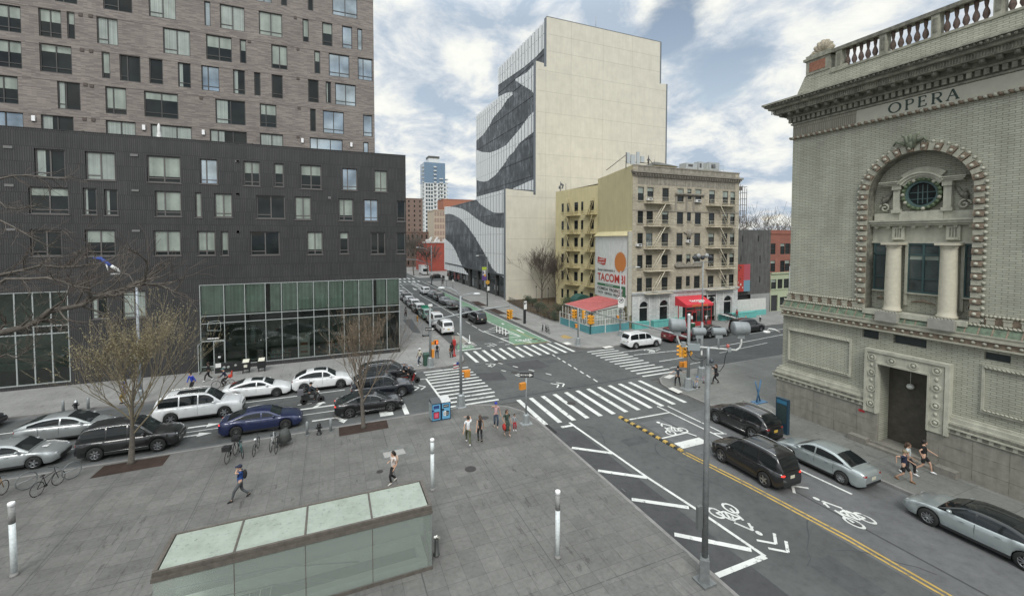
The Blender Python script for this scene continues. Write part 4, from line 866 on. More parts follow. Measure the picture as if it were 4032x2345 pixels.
# yellow side: windows and two fire escapes
def side_windows(A,B,rows,cols,w,h,par):
 A=Vector((*A,0));B=Vector((*B,0));d=(B-A).normalized();n=Vector((-d.y,d.x,0))
 for s in cols:
  for z in rows:
   f=MB();ww=w[cols.index(s)]
   def bb(mb,s0,s1,z0,z1,o0,o1):
    p=[A+d*s0+n*o0,A+d*s1+n*o0,A+d*s1+n*o1,A+d*s0+n*o1];mb.prism([(q.x,q.y)for q in p],z0,z1)
   bb(f,s,s+ww,z,z+h,.0,.03);fo=f.build('window',FRAME,par)
   q=MB();bb(q,s+.07,s+ww-.07,z+.07,z+h*.48,.03,.04);bb(q,s+.07,s+ww-.07,z+h*.52,z+h-.07,.03,.04);q.build('pane',GL,fo)
   q=MB();bb(q,s-.08,s+ww+.08,z-.14,z-.002,.0,.12);q.build('sill',YELW,fo)
LR=hypot(AE[0]-AD[0],AE[1]-AD[1])
rows_=[18.0,14.6,11.4,8.3,5.0,1.5]
side_windows(AD,AE,rows_,[.9,3.6,5.0,7.4,9.0],[.95,.55,.95,.6,.6],1.75,apt)
dd=Vector((AE[0]-AD[0],AE[1]-AD[1],0)).normalized();nn=Vector((-dd.y,dd.x,0))
zz_=[17.2,13.8,10.6,7.5,4.3][::-1]
escape('fe',apt,(AD[0]+dd.x*.1,AD[1]+dd.y*.1,0),dd,nn,zz_,2.9,(.4,1.6),-1,M('fire_escape_yellow',(.40,.34,.19),.7),3.0)
escape('fe',apt,(AD[0]+dd.x*4.3,AD[1]+dd.y*4.3,0),dd,nn,zz_,4.0,(1.6,3.0),1,MATS['fire_escape_yellow'],3.6)
# mural panel and its sloping cap
MUR=M('mural_white',(.80,.82,.78),.85,var=.09,vs=1.2,streak=.08)
SL=hypot(AD[0]-AX0,AD[1]-AY)
m=MB();wallbox(m,(AX0,AY),AD,.35,SL-.1,3.2,13.4,.001,.45);mur=m.build('sign_wall',MUR,apt)
m=MB();P=lambda s,o,z:(AX0+sd_.x*s+sn.x*o,AY+sd_.y*s+sn.y*o,z)
m.add([P(.2,0,13.4),P(SL,0,13.4),P(SL,.75,13.4),P(.2,.75,13.4),P(.2,0,14.1),P(SL,0,14.1)],[(0,3,2,1),(3,4,5,2),(0,1,5,4),(0,4,3),(1,2,5)]);m.build('coping',YELW,apt)
m=MB();wallbox(m,(AX0,AY),AD,-.05,.34,2.0,14.0,.0,.55);m.build('drain_pier',M('pier_grey',(.40,.385,.33),.9,var=.12),apt)
RED=M('sign_red',(.52,.045,.03),.7);GRN=M('sign_green',(.045,.19,.09),.7);ORG=M('sign_orange',(.66,.235,.055),.7);DKG=M('sign_black',(.05,.055,.05),.7)
uxm=tuple(-sd_);uym=(0,0,1)
def mpt(t,z,o=.46):s=(SL-.1)-t*(SL-.45);return P(s,o,z+.55*t)  # t: 0 at the far edge, 1 at the near edge; the lines climb slightly
Wm=SL-.45;uxm=(-sd_.x,-sd_.y,.55/Wm)
lettering('TACOMBI',1.75,RED,mpt(.10,5.85),uxm,uym,apt,width=Wm*.84,ext=.012,bold=.035)
lettering('COMIDA TROPICAL',.66,DKG,mpt(.10,4.32),uxm,uym,apt,width=Wm*.80,ext=.012,bold=.012)
lettering('TACOS · CERVEZA · FELICIDAD',.5,DKG,mpt(.11,3.72),uxm,uym,apt,width=Wm*.78,ext=.012,bold=.008)
lettering('Siempre bienvenido a',.62,DKG,mpt(.10,7.45),uxm,uym,apt,width=Wm*.55,ext=.012,shear=.35)
def mpoly(mb,pts,o=.47,mi=0):mb.extr([mpt(t,z,o)for t,z in pts],tuple(sn*.012),mi)
m=MB();mpoly(m,[(.10,5.4),(.95,5.45),(.95,5.05),(.10,5.02)]);mpoly(m,[(.88,5.05),(.95,5.05),(.95,4.2),(.88,4.2)]);mpoly(m,[(.85,4.2),(.98,4.2),(.915,3.6)]);m.build('sign_arrow',GRN,apt)
lettering('VISTA HERMOSA',.26,MUR,mpt(.36,5.13,.49),uxm,uym,apt,width=Wm*.26,ext=.006)
m=MB();mpoly(m,[(.11,9.85),(.22,9.65),(.39,9.55),(.36,8.5),(.3,8.45),(.22,8.6),(.10,8.8)]);m.build('sign_flag',RED,apt)
lettering('CALIDAD',.4,MUR,mpt(.14,9.22,.49),uxm,uym,apt,width=Wm*.20,ext=.006);lettering('MEXICANA',.4,MUR,mpt(.13,8.74,.49),uxm,uym,apt,width=Wm*.21,ext=.006)
m=MB();c0,cz=.805,9.0;pts=[]
for i in range(76):r=1.0 if i%2 else 1.16;pts.append((c0+r*.142*cos(i*pi/38),cz+r*1.4*sin(i*pi/38)))
mpoly(m,pts);m.build('sign_sunburst',ORG,apt)
# roof gear
rg=thing('antenna_cluster','pale grey phone antenna panels on steel frame at the tan building roof corner','antenna',(AX0+.6,50.6,23.3))
m=MB()
for x,w,h0,h in((0,.62,.45,1.5),(.72,.95,.35,1.4),(1.75,.62,.45,1.75),(2.5,.75,.75,.9)):
 q=MB();q.box((x-.9,-.1,h0),(x-.9+w*.8,.12,h0+h));q.build('antenna_panel',M('antenna_grey',(.42,.45,.46),.6),rg,0)
m.tube([(-1,0,-.3),(-1,0,2.0)],.06,5);m.tube([(-1,.1,.7),(3.2,.1,.7)],.05,5);m.tube([(3.0,0,-.3),(3.0,0,1.5)],.05,5);m.tube([(-1,.1,1.6),(-2.6,2.5,-.3)],.05,5);m.tube([(3,.1,1.6),(5,.6,.1)],.04,5);m.tube([(4.2,.1,.1),(4.2,.1,1.4)],.03,4);m.tube([(3.6,.1,.8),(5.2,.1,.8)],.03,4)
m.build('mounting_frame',FEC,rg,0)
q=MB();q.lathe([(.08,.0),(.16,.1),(.1,.3),(.22,.5),(.1,.7),(.04,1.2)],(3.0,0,.7),8);q.build('radio_unit',M('grille_dark',()),rg,0)
rg=thing('antenna_mast','small cluster of dark antennas at the far end of the yellow roof','antenna',(AE[0]+.8,AE[1]-.5,22.0))
m=MB();rr=random.Random(4)
for i in range(9):x,y,z=rr.uniform(-.5,.5),rr.uniform(-.4,.4),rr.uniform(.4,1.7);m.box((x-.09,y-.09,z),(x+.09,y+.09,z+.45))
m.tube([(0,0,0),(0,0,2.2)],.06,5);m.tube([(-.4,0,0),(.5,0,1.4)],.04,4);m.tube([(1.2,0,0),(1.2,0,1.9)],.05,5)
m.build('antenna_heads',M('antenna_dark',(.10,.11,.12),.6),rg,0)
hut=thing('roof_hut','cream rooftop hut with low dark pitched roof on the tan building','hut',(47.1,53.2,22.9));m=MB();m.box((-1.9,-1.6,0),(2.2,3,1.15));m.build('wall',M('hut_cream',(.47,.42,.30),.9),hut,0)
m=MB();m.add([(-2.2,-1.9,1.15),(2.5,-1.9,1.15),(2.5,3.3,1.15),(-2.2,3.3,1.15),(-.3,.5,2.1),(.5,.5,2.1)],[(0,1,5,4),(2,3,4,5),(1,2,5),(3,0,4)]);m.build('roof',M('roof_dark',(.09,.09,.08),.8),hut,0)
for i,(x,y,w,d,h)in enumerate(((51.65,51.6,2.3,1.4,.95),(53.8,51.6,1.0,1,1.35),(56.4,51.6,2.2,1.4,1.4))):
 lab=('wide low silver air handling unit on the tan building roof','narrow upright rooftop cooling unit between the two larger ones','tall silver cooling unit behind rail at the roof end')[i]
 u=thing('rooftop_unit',lab,'air unit',(x,y,23.2),group='cooling units on the tan building roof');q=MB();q.box((-w/2,-d/2,.5),(w/2,d/2,.5+h));q.build('casing',M('galvanised',(.42,.44,.45),.5,.3,var=.1),u,0);q=MB()
 for s1 in(-1,1):
  for s2 in(-1,1):q.box((s1*w*.4-.05,s2*d*.4-.05,-.02),(s1*w*.4+.05,s2*d*.4+.05,.5))
 q.box((-w*.3,-d/2-.01,.9),(w*.1,-d/2-.001,.5+h*.8),1);q.build('stand',[FEC,M('grille_dark',())],u,0)
rl=thing('roof_rail','thin steel guard rail at the right end of the tan roof','rail',(54.6,50.6,23.3));q=MB()
for k in range(6):q.tube([(k*.7,0,-.05),(k*.7,0,1.3)],.025,4)
for h in(.7,1.28):q.tube([(0,0,h),(3.5,0,h)],.025,4)
q.build('rail',FRAMEL,rl,0)
# red entrance under an awning
ent=thing('entrance_porch','red glazed entrance porch under the red restaurant awning','porch',(53.9,49,0))
ex=[(45.26,3),(51.71,2.59),(47.34,0.96),(50.17,0.53)]
EX0,EX1=52.2,55.4
a_=[(47.41,4.45),(52.49,4.33)];b_=[(47.4,3.33),(51.85,3.33)]
REDP=M('red_paint',(.44,.035,.04),.6,var=.08)
q=MB();A0,A1=a_[0][0],a_[1][0];B0,B1=A0,A1;zt_,zb_=4.35,3.1
YA,YB2=AY-.15,AY-2.3
for x in(A0,A1-.1):
 for y in(YB2+.1,YA-.6):q.box((x,y,.13),(x+.1,y+.1,3.1))
for x in(A0+(A1-A0)*.33,A0+(A1-A0)*.66):q.box((x,YB2+.1,.13),(x+.1,YB2+.2,3.1))
q.box((A0,YB2+.1,.13),(A1,YB2+.18,.75));q.box((A0,YB2+.18,.13),(A0+.08,YA,.75));q.box((A1-.08,YB2+.18,.13),(A1,YA,.75));q.box((A0,YB2+.1,2.4),(A1,YB2+.17,2.5))
q.build('porch_frame',REDP,ent)
q=MB();q.quad((A0+.1,YB2+.14,.75),(A1-.1,YB2+.14,.75),(A1-.1,YB2+.14,3.1),(A0+.1,YB2+.14,3.1));q.quad((A0+.04,YB2+.2,.75),(A0+.04,YA,.75),(A0+.04,YA,3.1),(A0+.04,YB2+.2,3.1));q.build('porch_glass',CLR,ent)
q=MB();q.box((A0+1.1,YB2+.02,.15),(A0+2.0,YB2+.09,2.3));q.box((A0+1.22,YB2+.0,.8),(A0+1.88,YB2+.019,2.15),1);q.build('door',[REDP,GL],ent)
q=MB();q.box((A0,YA+.1,.13),(A1,YA+.3,4.2));q.build('back_wall',INT,ent)
AWN=M('awning_red',(.56,.04,.055),.75,var=.06,vs=3)
q=MB();xa,xb=A0-.1,A1+.1
q.add([(xa,YA,zt_),(xb,YA,zt_),(xb,YB2-.1,zb_+.25),(xa,YB2-.1,zb_+.25),(xa,YB2-.1,zb_-.1),(xb,YB2-.1,zb_-.1),(xa,YA,zb_-.1),(xb,YA,zb_-.1)],[(0,3,2,1),(3,4,5,2),(0,6,4,3),(1,2,5,7)])
aw=q.build('awning',AWN,ent)
sl_=Vector((0,YA-(YB2-.1),zt_-(zb_+.25))).normalized()
lettering('TACOMBI',.62,LAMPW,(A0+(A1-A0)*.25,YB2+.42,zb_+.25+.32),(1,0,0),tuple(sl_),ent,width=(A1-A0)*.55,ext=.015,bold=.015)
lettering('MARISCOS DE BAHIA',.26,M('sign_gold',(.75,.45,.07),.7),(A0+(A1-A0)*.2,YB2-.115,zb_-.0),(1,0,0),(0,0,1),ent,width=(A1-A0)*.6,ext=.008)
# patio pavilion with red roof
pt_=thing('dining_pavilion','low restaurant pavilion with red roof and turquoise boarded base beside the mural','pavilion',(35,53,0))
PF=[(31.8,56.81),(31.97,48.82),(38.7,49.2)]
RF=[(31.95,55.66),(31.83,48.47),(41.9,54.14),(41.75,61.39)]
q=MB();c=[Vector((*p,0))for p in[PF[0],PF[1],PF[2]]]
fourth=(PF[2][0],PF[0][1])
def run_wall(mb,A,B,z0,z1,th=.08,mi=0):
 d=Vector((B[0]-A[0],B[1]-A[1],0)).normalized();n=Vector((-d.y,d.x,0))*th;mb.prism([A,B,(B[0]+n.x,B[1]+n.y),(A[0]+n.x,A[1]+n.y)],z0,z1,mi)
TQ2=M_brick('turquoise_boards',(.10,.30,.33),(.12,.34,.36),(.03,.09,.10),40,.11,'XZ',ms=.012,var=.12)
run_wall(q,PF[0],PF[1],.13,1.15);run_wall(q,PF[1],PF[2],.13,1.15);q.build('board_wall',TQ2,pt_)
q=MB()
for A,B,n in((PF[0],PF[1],9),(PF[1],PF[2],8)):
 for i in range(n+1):
  t=i/n;x,y=A[0]+(B[0]-A[0])*t,A[1]+(B[1]-A[1])*t;big=i%3==0
  q.box((x-.03,y+.02,1.15),(x+.03,y+.08,2.95 if not big else 2.0))if not big else q.box((x-.05,y-.08,.13),(x+.05,y,2.05))
 for z in(1.95,1.18):q.tube([(*A,z),(*B,z)],.03,4)
q.build('white_frame',ACM,pt_)
q=MB()
for A,B,n in((PF[0],PF[1],40),(PF[1],PF[2],36)):
 for i in range(n+1):
  t=i/n;q.tube([(A[0]+(B[0]-A[0])*t,A[1]+.12+(B[1]-A[1])*t,1.15),(A[0]+(B[0]-A[0])*t,A[1]+.12+(B[1]-A[1])*t,1.9)],.011,3)
q.build('railing',FEC,pt_)
ins=[(RF[0][0]+.5,RF[0][1]-.2),(RF[1][0]+.4,RF[1][1]+.4),(39.0,49.9),(39.2,RF[0][1]-.1)]
q=MB();q.prism(ins,1.0,1.02);q.prism([(ins[0][0]+.8,ins[0][1]-.6),(ins[1][0]+.8,ins[1][1]+.8),(38.8,50.8),(39.0,ins[0][1]-.6)],.14,2.9);q.build('dark_interior',INT,pt_)
q=MB()
for a,b in((ins[0],ins[1]),(ins[1],ins[2])):
 for i in range(8):t=i/7;x,y=a[0]+(b[0]-a[0])*t,a[1]+(b[1]-a[1])*t;q.box((x-.035,y-.035,.14),(x+.035,y+.035,3.15))
 q.tube([(*a,2.3),(*b,2.3)],.03,4)
q.build('window_frame',ACM,pt_)
q=MB();zr=[3.25,3.25,3.5,3.9]
R4=[(*RF[0],3.15),(*RF[1],3.15),(40.2,RF[1][1]+.2,3.4),(40.2,RF[0][1]+.2,4.0)]
R4=[(*(32.28,56.24),3.2),(*(32.16,48.97),3.2),(*(40.66,52.44),3.6),(*(38.14,55.99),4.15)]
R5=[(x,y,z-.12)for x,y,z in R4];q.poly([R4[0],R4[1],R4[2]],0);q.poly([R4[0],R4[2],R4[3]],0);q.poly([R5[0],R5[2],R5[1]],1);q.poly([R5[0],R5[3],R5[2]],1)
for i in range(4):a,b=R4[i],R4[(i+1)%4];q.quad((a[0],a[1],a[2]-.12),(b[0],b[1],b[2]-.12),b,a,2 if i in(0,2)else 0)
q.build('roof',[M('roof_red',(.40,.105,.10),.8,var=.18,vs=2,streak=.15),ACM,ACM],pt_)
q=MB();q.add([(R4[1][0]+.1,R4[1][1]+.05,3.05),(R4[2][0]-.1,R4[2][1]+.05,3.05),(R4[2][0]-.1,R4[2][1]+.05,R4[2][2]-.13),],[(0,1,2)]);q.build('gable_board',ACM,pt_)
# ---------------- buildings further along the right ----------------
gb=thing('grey_building','dark grey rendered building with slit windows between tan apartment house and red brick row','building',(68,56,0))
GX0,GX1,GY=61.5,71.2,51.9
sl=[(64.18,64.4,12.43,13.48),(67.96,68.21,12.51,13.49),(68.5,68.73,8.71,10.07),(63.88,64.07,9.08,10.14),(68.53,68.73,5.36,6.45)]
q=MB();facade(q,'Y',GY,GX0,GX1,3.4,14.5,sl,.1);q.poly([(GX0,GY,14.5),(GX1,GY,14.5),(GX1,70,14.5),(GX0,70,14.5)]);q.poly([(GX0,70,0),(GX0,GY,0),(GX0,GY,14.5),(GX0,70,14.5)]);q.build('wall',M('grey_render',(.105,.105,.10),.9,var=.2,vs=1.2,streak=.35),gb)
q=MB();q.poly([(GX0+5,GY-.02,.13),(GX1,GY-.02,.13),(GX1,GY-.02,3.4),(GX0+5,GY-.02,3.4)]);q.build('pale_base',M('pale_grey_render',(.27,.275,.265),.9,var=.1,vs=2),gb)
for r in sl:q=MB();bx(q,'Y',GY,*r,.08,.1);q.build('window',GL,gb)
q=MB();q.box((GX0-1.2,52.3,.13),(GX0+5.4,53.0,3.5));q.build('gate',M('gate_black',(.03,.03,.032),.6,var=.3,vs=5),gb)
bn=thing('hanging_banner','red and blue poster banner in the gap beside the grey building','banner',(63.0,51.2,3.4));
bp=[(62.66,65.55,4.07,8)][0]
q=MB();w_=(bp[1]-bp[0]);q.box((0,0,0),(w_*.48,.06,4.6),0);q.box((w_*.48,.001,1.9),(w_,.06,4.6),2);q.box((w_*.48,.001,0),(w_,.06,1.9),3);rr=random.Random(8)
for i in range(9):x,z=rr.uniform(.05,w_*.36),rr.uniform(.3,4.2);q.box((x,-.01,z),(x+rr.uniform(.1,.3),-.001,z+rr.uniform(.15,.5)),rr.choice((1,1,4)))
o_=q.build('banner_panel',[M('poster_crimson',(.38,.04,.03),.7),M('poster_black',(.03,.03,.03),.7),M('poster_rose',(.36,.07,.09),.7),M('poster_blue',(.14,.26,.33),.7),M('poster_white',(.5,.45,.4),.7)],bn,0);bn.location=(bp[0],51.35,bp[2])
rb_=thing('brick_row_building','red brick upper storeys over a pale green shopfront past the grey building','building',(76,56,0))
RX0,RX1=71.2,84
rwn=[(71.24,72.47,10.21,12.13),(73.74,74.92,10.18,12.12),(76.23,77.35,10.14,12.11),(71.28,72.51,7.13,9.11),(73.79,75,7.05,9.06),(76.28,77.38,6.98,9.01)]
rwn+=[(a+3.75*k,b+3.75*k,c,d)for k in(1,)for a,b,c,d in rwn[0:3]+rwn[3:6]]
gwn=[(71.33,72.68,4.05,5.77),(73,74.31,4.07,5.78),(74.64,76.03,4.07,5.79),(76.36,77.72,4.07,5.77)]
q=MB();facade(q,'Y',GY,RX0,RX1,6.9,14.5,rwn,.14);q.poly([(RX0,GY,14.5),(RX1,GY,14.5),(RX1,66,14.5),(RX0,66,14.5)]);bx(q,'Y',GY,RX0,RX1,13.8,14.0,-.12,0);q.build('brick_wall',M_brick('red_brick',(.30,.105,.07),(.24,.085,.06),(.20,.12,.10),.3,.09,'XZ',ms=.008,var=.15),rb_)
q=MB();dr=[(71.4,73.13,-0.1,2.97)][0];sw=[(73.7,76.28,0.72,2.56)][0]
facade(q,'Y',GY-.15,RX0,RX1,.13,6.9,gwn+[(dr[0],dr[1],.14,dr[3]),sw,(sw[0]+3.4,sw[1]+5,sw[2],sw[3])],.2);bx(q,'Y',GY-.15,RX0,RX1,6.75,7.0,-.2,.1);bx(q,'Y',GY-.15,RX0,RX1,3.9,4.1,-.1,0);q.build('green_shopfront',M('pale_green_paint',(.36,.40,.27),.8,var=.07),rb_)
for i,r in enumerate(rwn):window(rb_,'Y',GY,r,.14,4 if i%2 else 0,mull=[],tr=.5,fw=.05,rnd=rw2)
for i,r in enumerate(gwn+[sw]):window(rb_,'Y',GY-.15,r,.18,4 if i==0 else 0,mull=[],tr=.4,fw=.05,rnd=rw2)
q=MB();q.box((dr[0],GY,.14),(dr[1],GY+.05,dr[3]));q.build('door',MATS['gate_black'],rb_)
sc_=thing('scaffold_tower','dark steel mast frame on a roof behind the tan building','mast',[(79.3,15.55)][0][:1]+(64,14))
q=MB()
for i in range(4):
 for j in range(2):q.tube([(-.9+i*.6,j*1.5,0),(-.9+i*.6,j*1.5,10.3-.3*i)],.06,5)
for h in range(8):q.tube([(-1,0,1+h*1.25),(1,0,1+h*1.25)],.045,4);q.tube([(-1,1.5,1+h*1.25),(1,1.5,1+h*1.25)],.045,4)
q.box((-.9,.2,9.0),(-.2,.9,9.8));q.build('frame',FEC,sc_,0)
# ---------------- far buildings seen up the street ----------------
def far_block(name,label,x0,x1,y,z,m,depth=14,rows=0,cols=0,wm=None,ww=.5,wh=.5,zb=0,rx=None):
 o=thing(name,label,'building',((x0+x1)/2,y+depth/2,0));q=MB();q.box((x0,y,0),(x1,y+depth,z));q.box((x0-.15,y-.15,z),(x1+.15,y+depth,z+.35));q.build('wall',m,o)
 if rows:
  g=MB();sx=(x1-x0)/cols;sz=(z-zb)/rows
  for i in range(cols):
   for j in range(rows):g.box((x0+sx*(i+.5-ww/2),y-.05,zb+sz*(j+.5-wh/2)),(x0+sx*(i+.5+ww/2),y-.001,zb+sz*(j+.5+wh/2)))
  g.build('window_grid',wm or GL,o)
 return o
wt=thing('apartment_tower','far white apartment tower with blue glass upper floors and balconies','building',(66,295,0))
q=MB();WC=M('tower_white',(.62,.64,.63),.7);BG=M('tower_blue_glass',(.14,.215,.30),.15,spec=.8)
TZ=66.5;q.box((59,294,0),(74.5,308,51));q.build('wall',WC,wt)
q=MB();q.box((59,294,51),(73.5,308,TZ-1.5));q.build('blue_glass',BG,wt);q=MB();q.box((62.5,296,TZ-1.5),(69.8,304,TZ+3));q.box((62.3,295.8,TZ+1.8),(70,304.2,TZ+3.2),1);q.build('roof_plant',[WC,M('roof_dark',())],wt)
g=MB()
for j in range(19):
 z=2+j*2.6
 for x in(59.9,61.7,63.5):g.box((x,293.93,z),(x+1.3,293.99,z+1.7))
 for x in(65.8,68.5,70.4,72.6):g.box((x,293.93,z),(x+1.1,293.99,z+1.7))
g.build('window_grid',M('far_window',(.07,.09,.10),.2),wt)
for j in range(24):
 z=2+j*2.6
 for a,b in(((57.7,294.2,z),(59,299,z+.3)),((65.4,292.9,z-.2),(67.2,294,z+.5)),((74.5,294.5,z-.2),(76.0,299,z+.5)),((69.3,293.2,z-.2),(71.9,293.95,z+.4))):
  if a[0]<66 or z<56:MB().box(a,b).build('balcony',WC,wt)
BRN=M('brown_far_brick',(.20,.145,.12),.9,var=.1,vs=.3)
far_block('brown_block','brown brick slab block beside the far white tower',33,44.4,226,33.5,BRN,rows=12,cols=4,ww=.22,wh=.42,zb=4)
far_block('beige_grid_block','beige gridded office block behind the fin building edge',41.5,52,186,25.2,M('beige_far',(.46,.40,.31),.9),rows=9,cols=9,ww=.7,wh=.68,wm=M('pinkish_glass',(.30,.24,.20),.4))
far_block('terracotta_block','terracotta brick block showing above the fin building roof',55,78,224,33.6,M('terracotta',(.36,.155,.10),.9,var=.08))
far_block('brown_terrace','long brown brick terrace below the far towers',27,52,198,15.8,M('brown_terrace_brick',(.17,.115,.095),.9,var=.15,vs=.5),rows=4,cols=12,ww=.3,wh=.45)
rdb=far_block('red_brick_building','plain red brick building at the far crossing with white roof ducts',32.8,55,168,11.3,M('far_red_brick',(.33,.075,.055),.9,var=.12,vs=.4))
q=MB()
for x in(35.2,37.6):q.extr([(x,168.5,11.6),(x+.9,168.5,11.6),(x+1.7,168.5,13.6),(x+1.2,168.5,13.6)],(0,1.5,0))
for x in(34.4,38.6,41.2):q.box((x,168.5,11.6),(x+1.2,170,12.7))
q.box((32.7,167.8,11.3),(42,168.2,11.7));q.build('roof_duct',ACM,rdb)
far_block('brown_terrace','dark brown terrace opposite the red brick building',4,13,205,12,BRN,rows=4,cols=4,ww=.3,wh=.4)
far_block('closing_block','grey-brown block closing the view up the street',-6,22,330,17,BRN,rows=5,cols=9,ww=.3,wh=.4)
far_block('low_block','low brown block behind the grey building under bare trees',84.5,140,70,12.5,BRN,rows=3,cols=20,ww=.3,wh=.4)
# ---------------- opera house (right) ----------------
op=thing('opera_house','ornate pale brick opera house with arched window and heavy cornice','building',(40,5,0))
OX_=31.3
OBR=M_brick('opera_brick',(.45,.455,.37),(.38,.38,.31),(.24,.24,.195),.44,.115,'YZ',ms=.018,var=.16,vs=.35,streak=.12,bump=.5)
OST=M('opera_stone',(.46,.455,.375),.85,var=.16,vs=2.2,streak=.18,bump=.2)
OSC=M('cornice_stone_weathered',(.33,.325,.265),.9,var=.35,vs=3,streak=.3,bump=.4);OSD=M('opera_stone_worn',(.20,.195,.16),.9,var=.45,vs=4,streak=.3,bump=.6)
RUST=M('terracotta_brown',(.225,.175,.13),.85,var=.35,vs=6)
TGRN=M('glazed_green',(.11,.15,.10),.5,var=.5,vs=5)
CR=M('glazed_cream',(.38,.37,.30),.6,var=.2,vs=4)
DK=M('dark_recess',(.045,.055,.055),.7,var=.2)
acy,acz,ari,aro=13.9,15.45,2.72,3.08
Y0_,Y1_=-14.0,21.25
m=MB()
pts=[(acy-ari-.9+0,8.5)]
# wall above the ledge with arched opening, built as sheet pieces round the arch
AI,AO=acy-2.45,acy+2.45
acy=(16.35+11.48)/2;ari=(16.35-11.48)/2;acz=15.6
def wq(y0,y1,z0,z1):m.quad((OX_,y1,z0),(OX_,y0,z0),(OX_,y0,z1),(OX_,y1,z1))
wq(Y0_,acy-ari,8.0,20.6);wq(acy+ari,Y1_,8.0,20.6);n=20
for i in range(n):
 a0,a1=pi*i/n,pi*(i+1)/n;y0,z0=acy+ari*cos(a0),acz+ari*sin(a0);y1,z1=acy+ari*cos(a1),acz+ari*sin(a1)
 m.quad((OX_,y0,z0),(OX_,y1,z1),(OX_,y1,20.6),(OX_,y0,20.6))
m.poly([(OX_,Y1_,8),(OX_+40,Y1_,8),(OX_+40,Y1_,20.6),(OX_,Y1_,20.6)][::-1])
# lower wall with door and the three dark panels
lp=[(15.51,16.4,6.72,7.25),(13.19,14.75,6.72,7.22),(9.9,10.84,6.74,7.14),(12.94,15.36,.13,5.32)]
facade(m,'X',OX_-.1,Y0_,21.6,.13,7.4,lp,.98)
m.build('brick_wall',OBR,op)
m=MB();facade(m,'X',OX_-.35,Y0_,12.94,.13,2.45,[],0);facade(m,'X',OX_-.35,15.36,21.85,.13,2.45,[],0);m.box((OX_-.345,12.7,.14),(OX_-.105,12.935,2.445));m.box((OX_-.345,15.365,.14),(OX_-.105,15.6,2.445));m.poly([(OX_-.35,21.85,.13),(60,21.85,.13),(60,21.85,2.45),(OX_-.35,21.85,2.45)][::-1])
for y in[21.85-k*1.35 for k in range(26)]:
 if not 12.8<y<15.5:m.box((OX_-.355,y-.012,.2),(OX_-.349,y+.012,2.4),1)
for z in(.85,1.65):m.box((OX_-.356,15.5,z-.012),(OX_-.349,21.8,z+.012),1);m.box((OX_-.356,Y0_,z-.012),(OX_-.349,12.8,z+.012),1)
m.build('granite_base',[M('granite',(.26,.25,.215),.85,var=.18,vs=2.5,streak=.2),OSD],op)
def molding(mb,z0,z1,out,ya=Y0_,yb=21.6,skip=None,mi=0):
 runs=[(ya,yb)]if not skip else[(ya,skip[0]),(skip[1],yb)]
 for a,b in runs:mb.box((OX_-out,a,z0),(OX_+.3,b,z1),mi)
sk=(12.05,16.0)
m=MB()
for z0,z1,o in((2.45,2.70,.42),(2.70,2.78,.50),(2.95,3.05,.36),(3.05,3.28,.30),(3.28,3.42,.20)):molding(m,z0,z1,o,yb=21.6+o,skip=sk)
molding(m,2.78,2.95,.46,yb=22.05,skip=sk,mi=1)
for k in range(60):y=21.9-k*.42;(m.box((OX_-.435,y-.12,2.50),(OX_-.421,y+.12,2.66),1)if not sk[0]<y<sk[1]and y>Y0_ else None)
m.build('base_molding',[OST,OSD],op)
def rope(mb,y0,y1,z,x,r,st,mi=0,mj=None):
 y=y0;k=0
 while y<y1:mb.tube([(x,y,z-r*.8),(x-r*.5,y+st*.6,z),(x,y+st*1.1,z+r*.8)],[r*.5,r,r*.5],5,mi if mj is None or k%2 else mj);y+=st;k+=1
# framed brick panels
for a,b,c,d in((16.95,21.15,3.95,6.45),(6.2,10.87,3.95,6.5)):
 m=MB()
 for(y0,y1,z0,z1)in((a,b,c,c+.1),(a,b,d-.1,d),(a,a+.12,c+.1,d-.1),(b-.1,b,c+.1,d-.1)):m.box((OX_-.2,y0,z0),(OX_-.1,y1,z1))
 rope(m,a+.1,b-.15,d-.15,OX_-.2,.05,.16);rope(m,a+.1,b-.15,c+.15,OX_-.2,.05,.16);m.build('panel_frame',OST,op)
# ledge with eggs, green scales and sawtooth cresting
m=MB();
for z0,z1,o,mi in((7.33,7.42,.42,0),(7.42,7.72,.34,1),(7.72,7.82,.46,0),(7.82,7.95,.40,0),(7.95,8.02,.44,0)):molding(m,z0,z1,o,yb=21.25+o,mi=mi)
y=21.5
while y>-6:m.ball((OX_-.36,y,7.57),.095,0,8,6);y-=.43
m.build('egg_ledge',[CR,RUST],op)
m=MB();m.extr([(OX_-.38,Y0_,8.0),(OX_-.12,Y0_,8.42),(OX_,Y0_,8.42),(OX_,Y0_,8.0)],(0,21.55-Y0_,0),0)
y=21.4
while y>-6:m.extr([(OX_-.40,y,8.02),(OX_-.14,y,8.42),(OX_-.10,y,8.42),(OX_-.36,y,8.0)],(0,.06,0),1);y-=.52
rope(m,-6,21.5,8.47,OX_-.12,.075,.16,2)
m.build('green_scales',[TGRN,RUST,CR],op)
m=MB();y=21.2;k=0;m.box((OX_-.05,Y0_,8.55),(OX_+.01,acy-ari-.55,8.92),1);m.box((OX_-.05,acy+ari+.55,8.55),(OX_+.01,21.25,8.92),1)
while y>-6:
 if not acy-ari-.5<y<acy+ari+.5:m.box((OX_-.16,y-.14,8.56),(OX_-.05,y+.14,8.82),0);m.box((OX_-.18,y-.17,8.82),(OX_-.04,y+.17,8.9),0)
 y-=.62
y=21.2
while y>-6:
 if not acy-ari-.5<y<acy+ari+.5:m.ball((OX_-.08,y,9.0),.08,0,6,4)
 y-=.155
m.build('crenel_band',[CR,RUST],op)
